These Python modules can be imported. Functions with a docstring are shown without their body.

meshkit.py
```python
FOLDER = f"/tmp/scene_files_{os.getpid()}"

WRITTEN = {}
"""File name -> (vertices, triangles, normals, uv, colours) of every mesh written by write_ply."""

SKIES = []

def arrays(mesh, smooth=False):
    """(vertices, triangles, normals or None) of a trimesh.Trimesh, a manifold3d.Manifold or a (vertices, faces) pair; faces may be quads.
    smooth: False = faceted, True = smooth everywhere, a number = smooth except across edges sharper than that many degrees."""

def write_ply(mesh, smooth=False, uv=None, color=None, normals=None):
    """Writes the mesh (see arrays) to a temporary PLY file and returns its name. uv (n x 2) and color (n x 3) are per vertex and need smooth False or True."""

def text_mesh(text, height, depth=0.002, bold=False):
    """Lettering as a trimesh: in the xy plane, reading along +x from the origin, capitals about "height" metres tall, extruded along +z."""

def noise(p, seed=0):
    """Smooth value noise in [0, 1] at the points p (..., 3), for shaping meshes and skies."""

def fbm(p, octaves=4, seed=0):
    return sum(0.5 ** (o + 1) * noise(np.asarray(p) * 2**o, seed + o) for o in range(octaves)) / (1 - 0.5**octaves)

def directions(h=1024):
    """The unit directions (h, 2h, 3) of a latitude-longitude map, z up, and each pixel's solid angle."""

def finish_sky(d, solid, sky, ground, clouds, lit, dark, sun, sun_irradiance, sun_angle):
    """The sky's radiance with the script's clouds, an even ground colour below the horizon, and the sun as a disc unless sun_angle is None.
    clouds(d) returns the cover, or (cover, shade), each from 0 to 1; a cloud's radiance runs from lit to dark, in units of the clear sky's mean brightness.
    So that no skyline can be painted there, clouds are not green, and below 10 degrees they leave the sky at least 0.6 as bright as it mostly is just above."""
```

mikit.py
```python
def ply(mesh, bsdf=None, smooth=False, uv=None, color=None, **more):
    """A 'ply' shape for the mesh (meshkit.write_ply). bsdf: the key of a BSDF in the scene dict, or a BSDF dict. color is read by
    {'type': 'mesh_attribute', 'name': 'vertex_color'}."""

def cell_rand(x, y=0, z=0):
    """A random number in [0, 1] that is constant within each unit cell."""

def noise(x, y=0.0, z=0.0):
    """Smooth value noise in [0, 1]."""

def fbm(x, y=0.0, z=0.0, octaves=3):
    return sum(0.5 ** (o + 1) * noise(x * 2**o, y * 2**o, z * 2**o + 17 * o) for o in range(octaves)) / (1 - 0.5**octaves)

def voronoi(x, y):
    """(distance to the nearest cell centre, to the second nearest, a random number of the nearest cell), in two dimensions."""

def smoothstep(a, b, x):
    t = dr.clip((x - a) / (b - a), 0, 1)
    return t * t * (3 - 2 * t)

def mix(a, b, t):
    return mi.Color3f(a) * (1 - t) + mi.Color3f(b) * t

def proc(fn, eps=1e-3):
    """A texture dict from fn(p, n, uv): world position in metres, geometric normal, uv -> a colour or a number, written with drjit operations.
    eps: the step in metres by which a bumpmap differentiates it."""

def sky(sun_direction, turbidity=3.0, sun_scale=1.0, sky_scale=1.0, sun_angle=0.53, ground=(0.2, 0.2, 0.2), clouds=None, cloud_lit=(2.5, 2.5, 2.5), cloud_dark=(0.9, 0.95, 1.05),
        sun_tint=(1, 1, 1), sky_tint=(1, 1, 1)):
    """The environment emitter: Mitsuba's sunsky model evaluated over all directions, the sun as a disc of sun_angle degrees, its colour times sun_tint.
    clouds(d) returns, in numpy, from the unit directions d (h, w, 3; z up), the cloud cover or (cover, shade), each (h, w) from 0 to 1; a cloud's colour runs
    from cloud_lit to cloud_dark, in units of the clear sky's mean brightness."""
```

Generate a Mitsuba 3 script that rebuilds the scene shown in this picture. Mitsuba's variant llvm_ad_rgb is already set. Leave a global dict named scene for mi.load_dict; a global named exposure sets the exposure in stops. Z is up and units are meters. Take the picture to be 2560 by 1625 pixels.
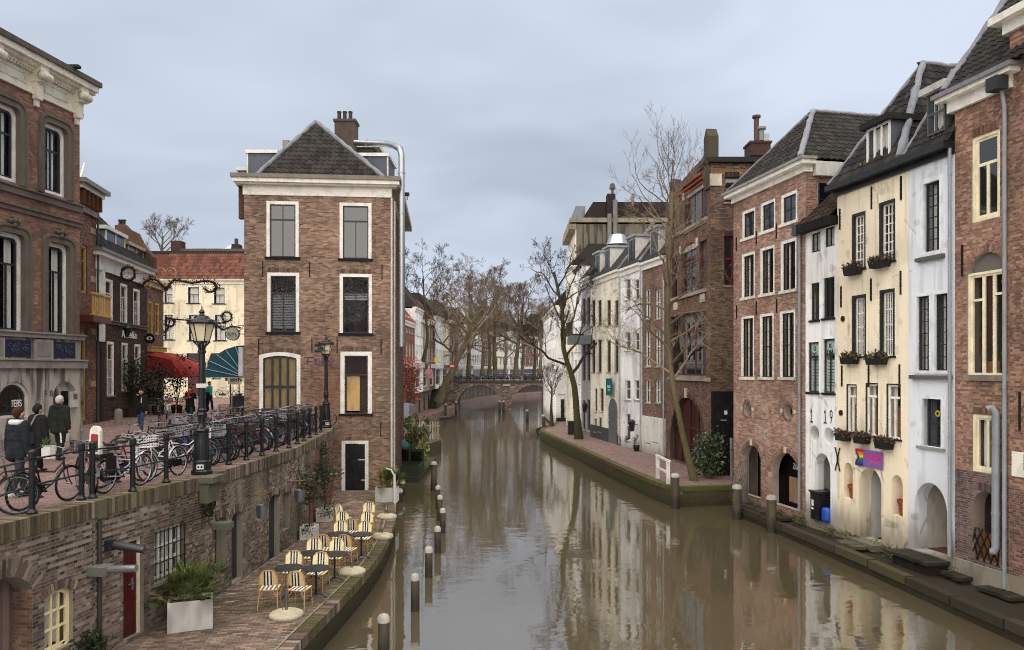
import math, random
import numpy as np, trimesh, manifold3d as m3, shapely, drjit as dr, mitsuba as mi
from shapely.geometry import Polygon, box as sbox, LineString
import mikit, meshkit
from mikit import proc, noise, fbm, smoothstep, mix

# ---------- camera, sky, exposure ----------
T = mi.ScalarTransform4f
W, H, F, CX, CY, EYE = 2560, 1625, 1900.0, 1280.0, 925.0, 6.3   # size, focal length and horizon in photo pixels; eye 6.3 m over the water
scene, labels = {'type': 'scene'}, {}
scene['camera'] = dict(type='perspective', fov=2 * math.degrees(math.atan(W / 2 / F)), fov_axis='x', near_clip=0.1, far_clip=3000.0,
                       principal_point_offset_y=-(CY - H / 2) / H, to_world=T().look_at(origin=[0, 0, EYE], target=[0, 10, EYE], up=[0, 0, 1]))
def clouds(d):
    q = np.stack([d[..., 0] / (d[..., 2] + 0.35), d[..., 1] / (d[..., 2] + 0.35), d[..., 2] * 0 + 3.3], -1)
    n = meshkit.fbm(q * [1.0, 1.6, 1] + meshkit.fbm(q * 1.7, 3, 5)[..., None] * 0.8, 5, 3)
    return 1.0, np.clip((n - 0.44) * 3.4 + 0.2 + 0.35 * np.clip(d[..., 2] - 0.12, 0, 0.5), 0, 1)
scene['sky'] = mikit.sky((-0.16, -0.52, 0.84), turbidity=4, sun_scale=0.30, sun_angle=110, sun_tint=(0.93, 0.99, 1.08), clouds=clouds, cloud_lit=(0.465, 0.522, 0.615), cloud_dark=(0.268, 0.307, 0.371), ground=(0.15, 0.14, 0.13))
exposure = 3.85
WATER, WHARF, RWHARF, STREET = 0.0, 0.7, 0.9, 3.75

# ---------- materials ----------
def hexc(h, k=1.0):
    s = np.array([int(h[i:i + 2], 16) for i in (0, 2, 4)]) / 255.0
    return np.where(s <= 0.04045, s / 12.92, ((s + 0.055) / 1.055) ** 2.4) * k
def uv_colour(p, n, uv):                 # each face's own plain colour, packed in its uv
    r = dr.floor(uv.x)
    return mi.Color3f(r / 1000, dr.clip((uv.x - r - 0.05) / 0.9, 0, 1), uv.y)
VC = proc(uv_colour)
def bs(key, d):
    scene[key] = {'type': 'twosided', 'bsdf': d}
def pr(col, rough, spec=0.4, **k):
    c = col if isinstance(col, dict) else {'type': 'rgb', 'value': [float(x) for x in col]}
    return dict(type='principled', base_color=c, roughness=rough, specular=spec, **k)
def dirt_w(p, n, uv):
    a = fbm(p.x * 0.9, p.y * 0.9, p.z * 0.5 + 3, 3)
    b = fbm(p.x * 7, p.y * 7, p.z * 2.2, 2)
    return 0.42 * smoothstep(0.42, 0.75, a * 0.65 + b * 0.35)
bs('vc_matte', dict(type='blendbsdf', weight=proc(dirt_w), a=pr(VC, 0.85, 0.25), b=pr((0.035, 0.03, 0.024), 0.9, 0.2)))
def paint_w(p, n, uv): return 0.16 * smoothstep(0.45, 0.7, fbm(p.x * 5, p.y * 5, p.z * 3, 2))
bs('vc_plain', pr(VC, 0.75, 0.3))
bs('vc_paint', dict(type='blendbsdf', weight=proc(paint_w), a=pr(VC, 0.38, 0.5), b=pr((0.05, 0.045, 0.04), 0.8, 0.2)))
bs('vc_gloss', pr(VC, 0.22, 0.5))
bs('vc_metal', pr(VC, 0.33, 0.5, metallic=0.85))
def stain_w(p, n, uv):
    big = fbm(p.x * 0.6 + p.y * 0.6, p.z * 0.5, 2.0, 2)
    streak = fbm((p.x - p.y) * 4.5, p.z * 0.45, 5.0, 3)
    foot = smoothstep(1.9, 0.7, p.z + 1.2 * (streak - 0.5))
    chip = smoothstep(0.70, 0.75, fbm(p.x * 3.1 + 7, p.y * 3.1, p.z * 2.3, 2))
    crack = smoothstep(0.012, 0.003, dr.abs(big - 0.47)) * smoothstep(0.45, 0.6, streak)
    return dr.clip(0.4 * crack + 0.24 * smoothstep(0.48, 0.72, streak) + 0.24 * smoothstep(0.5, 0.75, big) + 0.75 * foot + 0.25 * chip, 0, 1)
def grain(p, n, uv): return fbm(p.x * 9, p.y * 9, p.z * 9, 2)
bs('plaster', dict(type='bumpmap', arbitrary=proc(grain, 5e-3), scale=0.012, bsdf=dict(type='blendbsdf', weight=proc(stain_w), a=pr(VC, 0.85, 0.25), b=pr((0.20, 0.175, 0.14), 0.9, 0.2))))
WHITE_P, BLUE_P, CREAM_P, PALE_P = (0.80, 0.81, 0.81), (0.70, 0.745, 0.80), (0.84, 0.75, 0.56), (0.77, 0.73, 0.61)
def stone_w(p, n, uv):
    st = fbm((p.x + p.y) * 5.5, p.z * 0.6, 1.0, 3)
    return smoothstep(0.42, 0.66, st) * 0.85
bs('stained_stone', dict(type='blendbsdf', weight=proc(stone_w), a=pr(VC, 0.85, 0.25), b=pr((0.045, 0.042, 0.038), 0.9, 0.2)))
def wood_fn(p, n, uv):
    g = fbm(p.x * 30, p.y * 30, p.z * 2.5, 3)
    moss = smoothstep(0.5, 0.68, fbm(p.x * 4, p.y * 4, p.z * 2.2, 3))
    wet = smoothstep(0.75, 0.2, p.z)
    c = mix((0.09, 0.068, 0.05), (0.028, 0.021, 0.016), g)
    return mix(mix(c, (0.085, 0.095, 0.022), moss * 0.6), (0.014, 0.012, 0.009), wet * 0.85)
bs('wet_wood', pr(proc(wood_fn), 0.7, 0.4))
def ground_fn(p, n, uv):
    u, v = (p.x * 0.78 + p.y * 0.62) / 0.21, (p.y * 0.78 - p.x * 0.62) / 0.10
    row = dr.floor(v)
    fu, fv = u + 0.5 * (row - 2 * dr.floor(row / 2)), v - row
    fu2 = fu - dr.floor(fu)
    j = smoothstep(0.0, 0.1, fv) * smoothstep(1.0, 0.9, fv) * smoothstep(0.0, 0.05, fu2) * smoothstep(1.0, 0.95, fu2)
    r = mikit.cell_rand(dr.floor(fu), row, 3)
    wet = fbm(p.x * 0.35, p.y * 0.35, 1.0, 3)
    c = mix((0.15, 0.093, 0.08), (0.25, 0.16, 0.14), r) * (0.7 + 0.5 * wet)
    return mix((0.07, 0.06, 0.052), c, 0.4 + 0.6 * j)
bs('street_brick', pr(proc(ground_fn), 0.55, 0.45))
def ripple(p, n, uv):
    k = 0.35 + 0.65 * smoothstep(0.35, 0.62, fbm(p.x * 0.10 + 9, p.y * 0.035, 1.0, 3))
    return k * (fbm(p.x * 1.1, p.y * 3.0, 2.0, 2) + 0.4 * fbm(p.x * 3.8 + 3, p.y * 9.0, 4.0, 2))
scene['water_surface'] = {'type': 'twosided', 'bsdf': dict(type='bumpmap', arbitrary=proc(ripple, 0.01), scale=0.009,
    bsdf=dict(type='plastic', int_ior=2.9, nonlinear=False, diffuse_reflectance={"type": "rgb", "value": [0.074, 0.060, 0.036]}))}
scene['glass'] = dict(type='thindielectric', int_ior=1.16)
scene['dark_glass'] = {'type': 'twosided', 'bsdf': dict(type='plastic', int_ior=1.9, nonlinear=False, diffuse_reflectance={'type': 'rgb', 'value': [0.010, 0.011, 0.012]})}
scene['lamp_glass'] = {'type': 'twosided', 'bsdf': pr((0.62, 0.55, 0.36), 0.25, 0.5)}

# ---------- mesh helpers ----------
class MB:
    """Collects primitives with their own normals and colours into one mesh."""
    def __init__(s, col=(0.5, 0.5, 0.5)):
        s.V, s.N, s.C, s.F, s.n, s.col = [], [], [], [], 0, np.asarray(col, float)
    def raw(s, v, f, col=None, smooth=False):
        v, f = np.asarray(v, float), np.asarray(f, int)
        c = s.col if col is None else np.asarray(col, float)
        if f.shape[1] == 4:
            f = np.vstack([f[:, [0, 1, 2]], f[:, [0, 2, 3]]])
        fn = np.cross(v[f[:, 1]] - v[f[:, 0]], v[f[:, 2]] - v[f[:, 0]])
        if smooth:
            n = np.zeros_like(v)
            for k in range(3):
                np.add.at(n, f[:, k], fn)
            if c.ndim == 2: c, v, n, f = np.repeat(c[f].mean(1), 3, 0), v[f].reshape(-1, 3), n[f].reshape(-1, 3), np.arange(len(f) * 3).reshape(-1, 3)
            else: c = np.tile(c, (len(v), 1))
        else:
            c = np.repeat(c[f].mean(1), 3, 0) if c.ndim == 2 else np.tile(c, (len(f) * 3, 1))
            v, n, f = v[f].reshape(-1, 3), np.repeat(fn, 3, 0), np.arange(len(f) * 3).reshape(-1, 3)
        l = np.linalg.norm(n, axis=1, keepdims=True)
        s.V.append(v); s.N.append(np.where(l > 0, n / np.maximum(l, 1e-30), [0, 0, 1.0])); s.C.append(c); s.F.append(f + s.n)
        s.n += len(v)
        return s
    def boxes(s, c, size, M=None, cols=None, faces=6):
        """Many boxes at once: centres c (n,3), sizes (n,3) in the axes of M (3x3, columns)."""
        c, size = np.atleast_2d(np.asarray(c, float)), np.atleast_2d(np.asarray(size, float))
        size = np.broadcast_to(size, c.shape)
        v = c[:, None] + BOXV[None] * size[:, None] / 2
        if M is not None:
            v = v @ np.asarray(M).T
        k = len(c)
        f = (BOXF[None, :2 * faces] + (np.arange(k) * 8)[:, None, None]).reshape(-1, 3)
        if cols is not None:
            cols = np.repeat(np.broadcast_to(cols, (k, 3)), 8, 0)
        return s.raw(v.reshape(-1, 3), f, cols)
    def box(s, x0, x1, y0, y1, z0, z1, M=None, col=None):
        return s.boxes([[(x0 + x1) / 2, (y0 + y1) / 2, (z0 + z1) / 2]], [[abs(x1 - x0), abs(y1 - y0), abs(z1 - z0)]], M, None if col is None else np.asarray(col))
    def tube(s, pts, r, sides=6, col=None, caps=True, closed=False):
        p = np.asarray(pts, float)
        r = np.broadcast_to(np.asarray(r, float), (len(p),))
        t = np.roll(p, -1, 0) - np.roll(p, 1, 0) if closed else np.gradient(p, axis=0)
        t /= np.linalg.norm(t, axis=1, keepdims=True) + 1e-12
        a = np.cross(t, np.where(np.abs(t[:, 2:]) < 0.9, [0, 0, 1.0], [1.0, 0, 0]))
        a /= np.linalg.norm(a, axis=1, keepdims=True) + 1e-12
        for i in range(1, len(p)):                     # keep the frame from flipping
            q = a[i - 1] - t[i] * (a[i - 1] @ t[i]); L = np.linalg.norm(q)
            if L > 1e-6: a[i] = q / L
        b = np.cross(t, a)
        g = np.arange(sides) * 2 * np.pi / sides
        v = (p[:, None] + r[:, None, None] * (np.cos(g)[None, :, None] * a[:, None] + np.sin(g)[None, :, None] * b[:, None])).reshape(-1, 3)
        m = len(p)
        i, j = np.meshgrid(np.arange(m if closed else m - 1), np.arange(sides), indexing='ij')
        q = np.stack([i * sides + j, i * sides + (j + 1) % sides, ((i + 1) % m) * sides + (j + 1) % sides, ((i + 1) % m) * sides + j], -1).reshape(-1, 4)
        s.raw(v, q, col, smooth=True)
        if caps and not closed:
            for e, o in ((0, 1), (m - 1, -1)):
                ring = v[e * sides:(e + 1) * sides]
                f = np.array([[0, k, k + 1] for k in range(1, sides - 1)])
                s.raw(ring, f[:, ::-o] if o == 1 else f, col)
        return s
    def lathe(s, prof, c=(0, 0, 0), sides=16, col=None, smooth=True):
        p = np.asarray(prof, float)
        g = np.arange(sides) * 2 * np.pi / sides
        v = np.stack([p[:, None, 0] * np.cos(g), p[:, None, 0] * np.sin(g), np.repeat(p[:, 1:2], sides, 1)], -1).reshape(-1, 3) + np.asarray(c, float)
        i, j = np.meshgrid(np.arange(len(p) - 1), np.arange(sides), indexing='ij')
        q = np.stack([i * sides + j, i * sides + (j + 1) % sides, (i + 1) * sides + (j + 1) % sides, (i + 1) * sides + j], -1).reshape(-1, 4)
        return s.raw(v, q, col, smooth)
    def lathe_f(s, prof, c=(0, 0, 0), sides=16, col=None):
        """Lathe with crisp rings: each band smooth around, hard between bands."""
        for a, b in zip(prof[:-1], prof[1:]):
            s.lathe([a, b], c, sides, col)
        return s
    def prism(s, poly, d0, d1, M, o, col=None):
        """A polygon in local (s, z) extruded over d0..d1 along the local third axis; M columns are the local axes."""
        for g in getattr(poly, 'geoms', [poly]):
            if g.is_empty or g.area < 1e-6: continue
            e = trimesh.creation.extrude_polygon(g, abs(d1 - d0), engine='earcut')
            v = np.array(e.vertices); v[:, 2] += min(d0, d1)
            s.raw(v @ np.asarray(M).T + o, e.faces, col)
        return s
    def add(s, other, M=None):
        for v, n, c, f in zip(other.V, other.N, other.C, other.F):
            f = f - f.min() if len(f) else f
            if M is not None:
                v = v @ M[:3, :3].T + M[:3, 3]; n = n @ np.linalg.inv(M[:3, :3]); n = n / (np.linalg.norm(n, axis=1, keepdims=True) + 1e-30)
            s.V.append(v); s.N.append(n); s.C.append(c); s.F.append(f + s.n); s.n += len(v)
        return s
    def ply(s, bsdf):
        c = np.clip(np.vstack(s.C), 0, 1); uv = np.column_stack([np.floor(c[:, 0] * 1000) + 0.05 + 0.9 * c[:, 1], c[:, 2]])
        path = meshkit.write_ply((np.vstack(s.V), np.vstack(s.F)), False, uv, None, normals=np.vstack(s.N))
        return dict(type='ply', filename=path, face_normals=False, bsdf={'type': 'ref', 'id': bsdf})
BOXV = np.array([[x, y, z] for x in (-1, 1) for y in (-1, 1) for z in (-1, 1)], float)
BOXF = np.array([[1, 5, 7], [1, 7, 3], [0, 1, 3], [0, 3, 2], [4, 6, 7], [4, 7, 5], [0, 4, 5], [0, 5, 1], [2, 3, 7], [2, 7, 6], [0, 2, 6], [0, 6, 4]])  # +z first, -z last
_taken = {}
def nk(key):
    n = _taken.get(key, 0); _taken[key] = n + 1
    return key if n == 0 else f'{key}_{n:03d}'
def put(key, mb, bsdf='vc_matte', M=None, label=None, kind=None):
    """One entry of the scene under the next free number of key."""
    d = dict(mb) if isinstance(mb, dict) else mb.ply(bsdf)
    k = nk(key)
    if M is not None: d['to_world'] = T(np.asarray(M, float))
    scene[k] = d
    if label: labels.setdefault(k, {})['label'] = label
    if kind: labels.setdefault(k, {})['kind'] = kind
    return k
def thing(key, label, cat=None, group=None, kind=None):
    k = nk(key)
    labels[k] = {'label': label}
    if cat: labels[k]['category'] = cat
    if group: labels[k]['group'] = group
    if kind: labels[k]['kind'] = kind
    return k
def single(key, mb, bsdf, label, cat=None, group=None, kind=None, M=None):
    k = thing(key, label, cat, group, kind)
    d = dict(mb) if isinstance(mb, dict) else mb.ply(bsdf)
    if M is not None: d['to_world'] = T(np.asarray(M, float))
    scene[k] = d
    return k
def place(proto, key, M):
    for part, d in proto:
        scene[f'{key}__{part}'] = {**d, 'to_world': T(np.asarray(M, float))}
class Proto(list):
    def part(s, name, mb, bsdf='vc_paint'):
        names = [n for n, _ in s]; k, i = name, 0
        while k in names: i += 1; k = f'{name}_{i:03d}'
        s.append((k, mb.ply(bsdf))); return k
def mat4(x, y, z, rot=0, sc=1.0, tilt=0, tip=0):
    c, s = math.cos(rot), math.sin(rot); ct, st = math.cos(tilt), math.sin(tilt); cp, sp = math.cos(tip), math.sin(tip)
    R = np.array([[c, -s, 0], [s, c, 0], [0, 0, 1]]) @ np.array([[1, 0, 0], [0, ct, -st], [0, st, ct]]) @ np.array([[cp, 0, sp], [0, 1, 0], [-sp, 0, cp]])
    M = np.eye(4); M[:3, :3] = R * sc; M[:3, 3] = (x, y, z)
    return M
def at(px, py, Y):
    return np.array([(px - CX) / F * Y, Y, EYE + (CY - py) / F * Y])
def on(px, py, z):
    Y = (z - EYE) * F / (CY - py)
    return np.array([(px - CX) / F * Y, Y, z])
class Fac:
    """A vertical facade plane through two plan points, left to right as one looks at it. Local axes: s along, z up, d outwards."""
    def __init__(s, p0, p1):
        s.p0 = np.array([p0[0], p0[1], 0.0]); d = np.array([p1[0] - p0[0], p1[1] - p0[1], 0.0])
        s.L = np.linalg.norm(d); s.S = d / s.L; s.N = np.array([s.S[1], -s.S[0], 0.0]); s.Z = np.array([0, 0, 1.0])
        s.M = np.stack([s.S, s.Z, s.N], 1)
        s.M4 = np.eye(4); s.M4[:3, :3] = s.M; s.M4[:3, 3] = s.p0
    def px(s, x, y, d=0.0):
        r = np.array([(x - CX) / F, 1.0, (CY - y) / F]); e = np.array([0, 0, EYE])
        t = ((s.p0 + s.N * d - e) @ s.N) / (r @ s.N)
        q = e + r * t - s.p0
        return q @ s.S, q[2]
    def rect(s, x0, y0, x1, y1, d=0.0):
        a, b = s.px(x0, y0, d), s.px(x1, y1, d)
        return a[0], b[0], b[1], a[1]           # s0, s1, z0, z1
    def w(s, a, z, d=0.0):
        return s.p0 + s.S * a + s.Z * z + s.N * d
    def box(s, mb, s0, s1, z0, z1, d0, d1, col=None):
        c = np.array([[(s0 + s1) / 2, (z0 + z1) / 2, (d0 + d1) / 2]]); sz = np.abs([[s1 - s0, z1 - z0, d1 - d0]])
        b = MB(mb.col); b.boxes(c, sz, None, None if col is None else np.asarray(col))
        return mb.add(b, s.M4)
    def prism(s, mb, poly, d0, d1, col=None):
        return mb.prism(poly, d0, d1, s.M, s.p0, col)
    def at4(s, a, z, d, sx=1, sz=1, sd=1):
        M = s.M4.copy(); M[:3, 3] = s.w(a, z, d); M[:3, 0] *= sx; M[:3, 1] *= sz; M[:3, 2] *= sd
        return M
rng = np.random.default_rng(7)
def arch_poly(s0, s1, z0, z1, rise, n=14):
    """A rectangle whose top is an arc of the given rise (half a circle if rise is half the width)."""
    if rise < 0:
        r = min(-rise, (s1 - s0) / 2 - .01); t = np.linspace(0, math.pi / 2, 6); return Polygon([(s0, z0), (s1, z0)] + [(s1 - r + r * math.cos(q), z1 - r + r * math.sin(q)) for q in t] + [(s0 + r - r * math.sin(q), z1 - r + r * math.cos(q)) for q in t])
    if rise <= 0.005: return sbox(s0, z0, s1, z1)
    w = (s1 - s0) / 2; R = (w * w + rise * rise) / (2 * rise); zc = z1 - R
    a = math.asin(min(1, w / R)); t = np.linspace(a, -a, n)
    if rise > w: t = np.linspace(math.pi / 2, -math.pi / 2, n); pts = [((s0 + s1) / 2 + w * math.sin(q), z1 - rise + rise * math.cos(q)) for q in t]
    else: pts = [((s0 + s1) / 2 + R * math.sin(q), zc + R * math.cos(q)) for q in t]
    return Polygon([(s0, z0), (s1, z0)] + pts)
# ---------- building pieces ----------
PAL = dict(  # brick tones
    red=['8a5546', '7a4a3e', '94604f', '6d4238', '9c6b58', '80503f', 'a5705c'],
    grand=['845045', '93604f', '774a40', '9c6a5b', '845747'],
    dark=['4f3a31', '5b4338', '443129', '644a3c', '3a2a24', '59392f'],
    wharf=['6a5649', '7a6456', '5a473e', '8c7768', '6f5446', '4c3e36', '7e5e50', '9a8878'],
    rose=['86584f', '7b5049', '926459', '6e4740', '9c7066', '84604f'],
    brown=['7c5a4b', '6c4c40', '88665a', '5d4237', '946c58', '7e5344'],
    violet=['5c4448', '6a5054', '503a40', '745a5c'])
def tones(name, n, k=1.0):
    p = np.array([hexc(h) for h in PAL[name]]) * k; p = p * 0.70 + p.mean(1, keepdims=True) * 0.30 * [1.06, 1.0, 0.92]; p = p * ([.97, 1.03, .93] if name in ('rose', 'red', 'grand', 'brown') else [1, 1, 1])
    return p[rng.integers(0, len(p), n)] * (0.88 + 0.24 * rng.random((n, 1)))
_bricks = {}
def brick_ply(pal, l, h, k=1.0, proud=0.008, var=5):
    key = (pal, round(l, 3), round(h, 3), k)
    if key not in _bricks:
        cols = tones(pal, var, k); out = []
        for c in cols:
            b = MB(c); b.boxes([[0, 0, -0.006]], [[l, h, 2 * proud]]); out.append(b.ply('vc_matte'))
        _bricks[key] = out
    return _bricks[key]
EYEP = np.array([0, 0, EYE])
def lay_bricks(parent, fac, poly, pal, l=0.21, h=0.052, j=0.012, k=1.0, named=300, tint=None, bond=True, proud=0.008, z_ref=0.0, smax=None):
    """Courses of bricks over the polygon (s, z); the nearest full ones are parts, the rest one mesh."""
    a0, zb, a1, zt = poly.bounds
    cs, zs, ls = [], [], []
    P, row = h + j, int(math.floor((zb - z_ref) / (h + j)))
    while z_ref + row * P < zt - 0.02:
        z = z_ref + row * P + P / 2; row += 1
        if z < zb + 0.02: continue
        head = bond and row % 2
        L = (l - j) / 2 if head else l
        off = 0.0 if not head else (l + j) / 4
        if not bond: off = (l + j) / 2 * (row % 2)
        inter = poly.intersection(LineString([(a0 - 1, z), (a1 + 1, z)]))
        for g in getattr(inter, 'geoms', [inter]):
            if g.is_empty or g.length < 0.03: continue
            x0, x1 = g.bounds[0], g.bounds[2]
            n0, n1 = math.floor((x0 - off) / (L + j)), math.ceil((x1 - off) / (L + j))
            e = np.arange(n0, n1) * (L + j) + off
            b0, b1 = np.maximum(e + j / 2, x0 + 0.002), np.minimum(e + L + j / 2, x1 - 0.002)
            ok = b1 - b0 > 0.03
            b0, b1 = b0[ok], b1[ok]
            cs.append((b0 + b1) / 2); ls.append(b1 - b0); zs.append(np.full(len(b0), z))
    if not cs: return
    cs, zs, ls = map(np.concatenate, (cs, zs, ls))
    n = len(cs)
    pos = fac.p0 + cs[:, None] * fac.S + zs[:, None] * fac.Z
    col = tones(pal, n, k)
    nz = meshkit.fbm(pos * [0.55, 0.55, 0.8], 4, 11)[:, None]
    col = col * (0.62 + 0.76 * nz)
    if tint is not None: col = tint(pos, col)
    px = (pos[:, 0] / pos[:, 1]) * F + CX; py = CY - (pos[:, 2] - EYE) / pos[:, 1] * F
    full = (ls > l * 0.97) & (px > 0) & (px < W) & (py > 0) & (py < H)
    dist = np.linalg.norm(pos - EYEP, axis=1); dist[~full] = 1e9
    pick = np.argsort(dist)[:named]; pick = pick[dist[pick] < 1e8]
    var = brick_ply(pal, l, h, k, proud)
    vi = rng.integers(0, len(var), n)
    for i in pick:
        put(f'{parent}__brick', var[vi[i]], M=fac.at4(cs[i], zs[i], 0.0))
    rest = np.ones(n, bool); rest[pick] = False
    if rest.any():
        b = MB(); m = rest.sum()
        wob = 0.003 * rng.random(m)
        b.boxes(np.stack([cs[rest], zs[rest], -0.006 + wob], 1), np.stack([ls[rest], np.full(m, h), np.full(m, 2 * proud)], 1), None, col[rest])
        mb = MB(); mb.add(b, fac.M4)
        put(f'{parent}__brickwork', mb, 'vc_matte', kind='stuff')
def soldier(parent, fac, s0, s1, z0, hh=0.21, pal='red', k=0.95, rise=0.0, name='lintel', w=0.06):
    """A course of upright bricks over an opening, following its arc."""
    n = max(3, int((s1 - s0) / (w + 0.011))); mb = MB(); cols = tones(pal, n, k)
    hw = (s1 - s0) / 2; mid = (s0 + s1) / 2
    R = (hw * hw + rise * rise) / (2 * rise) if 0.005 < rise <= hw else None
    for i in range(n):
        t = (i + 0.5) / n * 2 - 1
        if R:
            a = t * math.asin(min(1, hw / R)); zc = z0 - R
            x, z, ang = mid + (R + hh / 2) * math.sin(a), zc + (R + hh / 2) * math.cos(a), -a
        else:
            x, z, ang = mid + t * (hw - w / 2), z0 + hh / 2, 0
        c, s_ = math.cos(ang), math.sin(ang)
        b = MB(cols[i]); b.boxes([[0, 0, 0]], [[w, hh, 0.026]])
        M = np.eye(4); M[:2, :2] = [[c, -s_], [s_, c]]; M[:3, 3] = (x, z, 0.003)
        mb.add(b, fac.M4 @ M)
    put(f'{parent}__{name}', mb, 'vc_matte')
PANE = {}
def pane(key, fac, s0, s1, z0, z1, d, kind='glass'):
    if kind not in PANE:
        b = MB(); b.raw([[-.5, -.5, 0], [.5, -.5, 0], [.5, .5, 0], [-.5, .5, 0]], [[0, 1, 2, 3]]); PANE[kind] = b.ply(kind)
    put(f'{key}__pane', PANE[kind], M=fac.at4((s0 + s1) / 2, (z0 + z1) / 2, d, s1 - s0, z1 - z0))
WHITE, CREAM, BLACK, GREEN, OXBLOOD, GREY = hexc('e4e2da'), hexc('e6dcbc'), hexc('17191c'), hexc('1d2b28'), hexc('3d1417'), hexc('6d7072')
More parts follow.
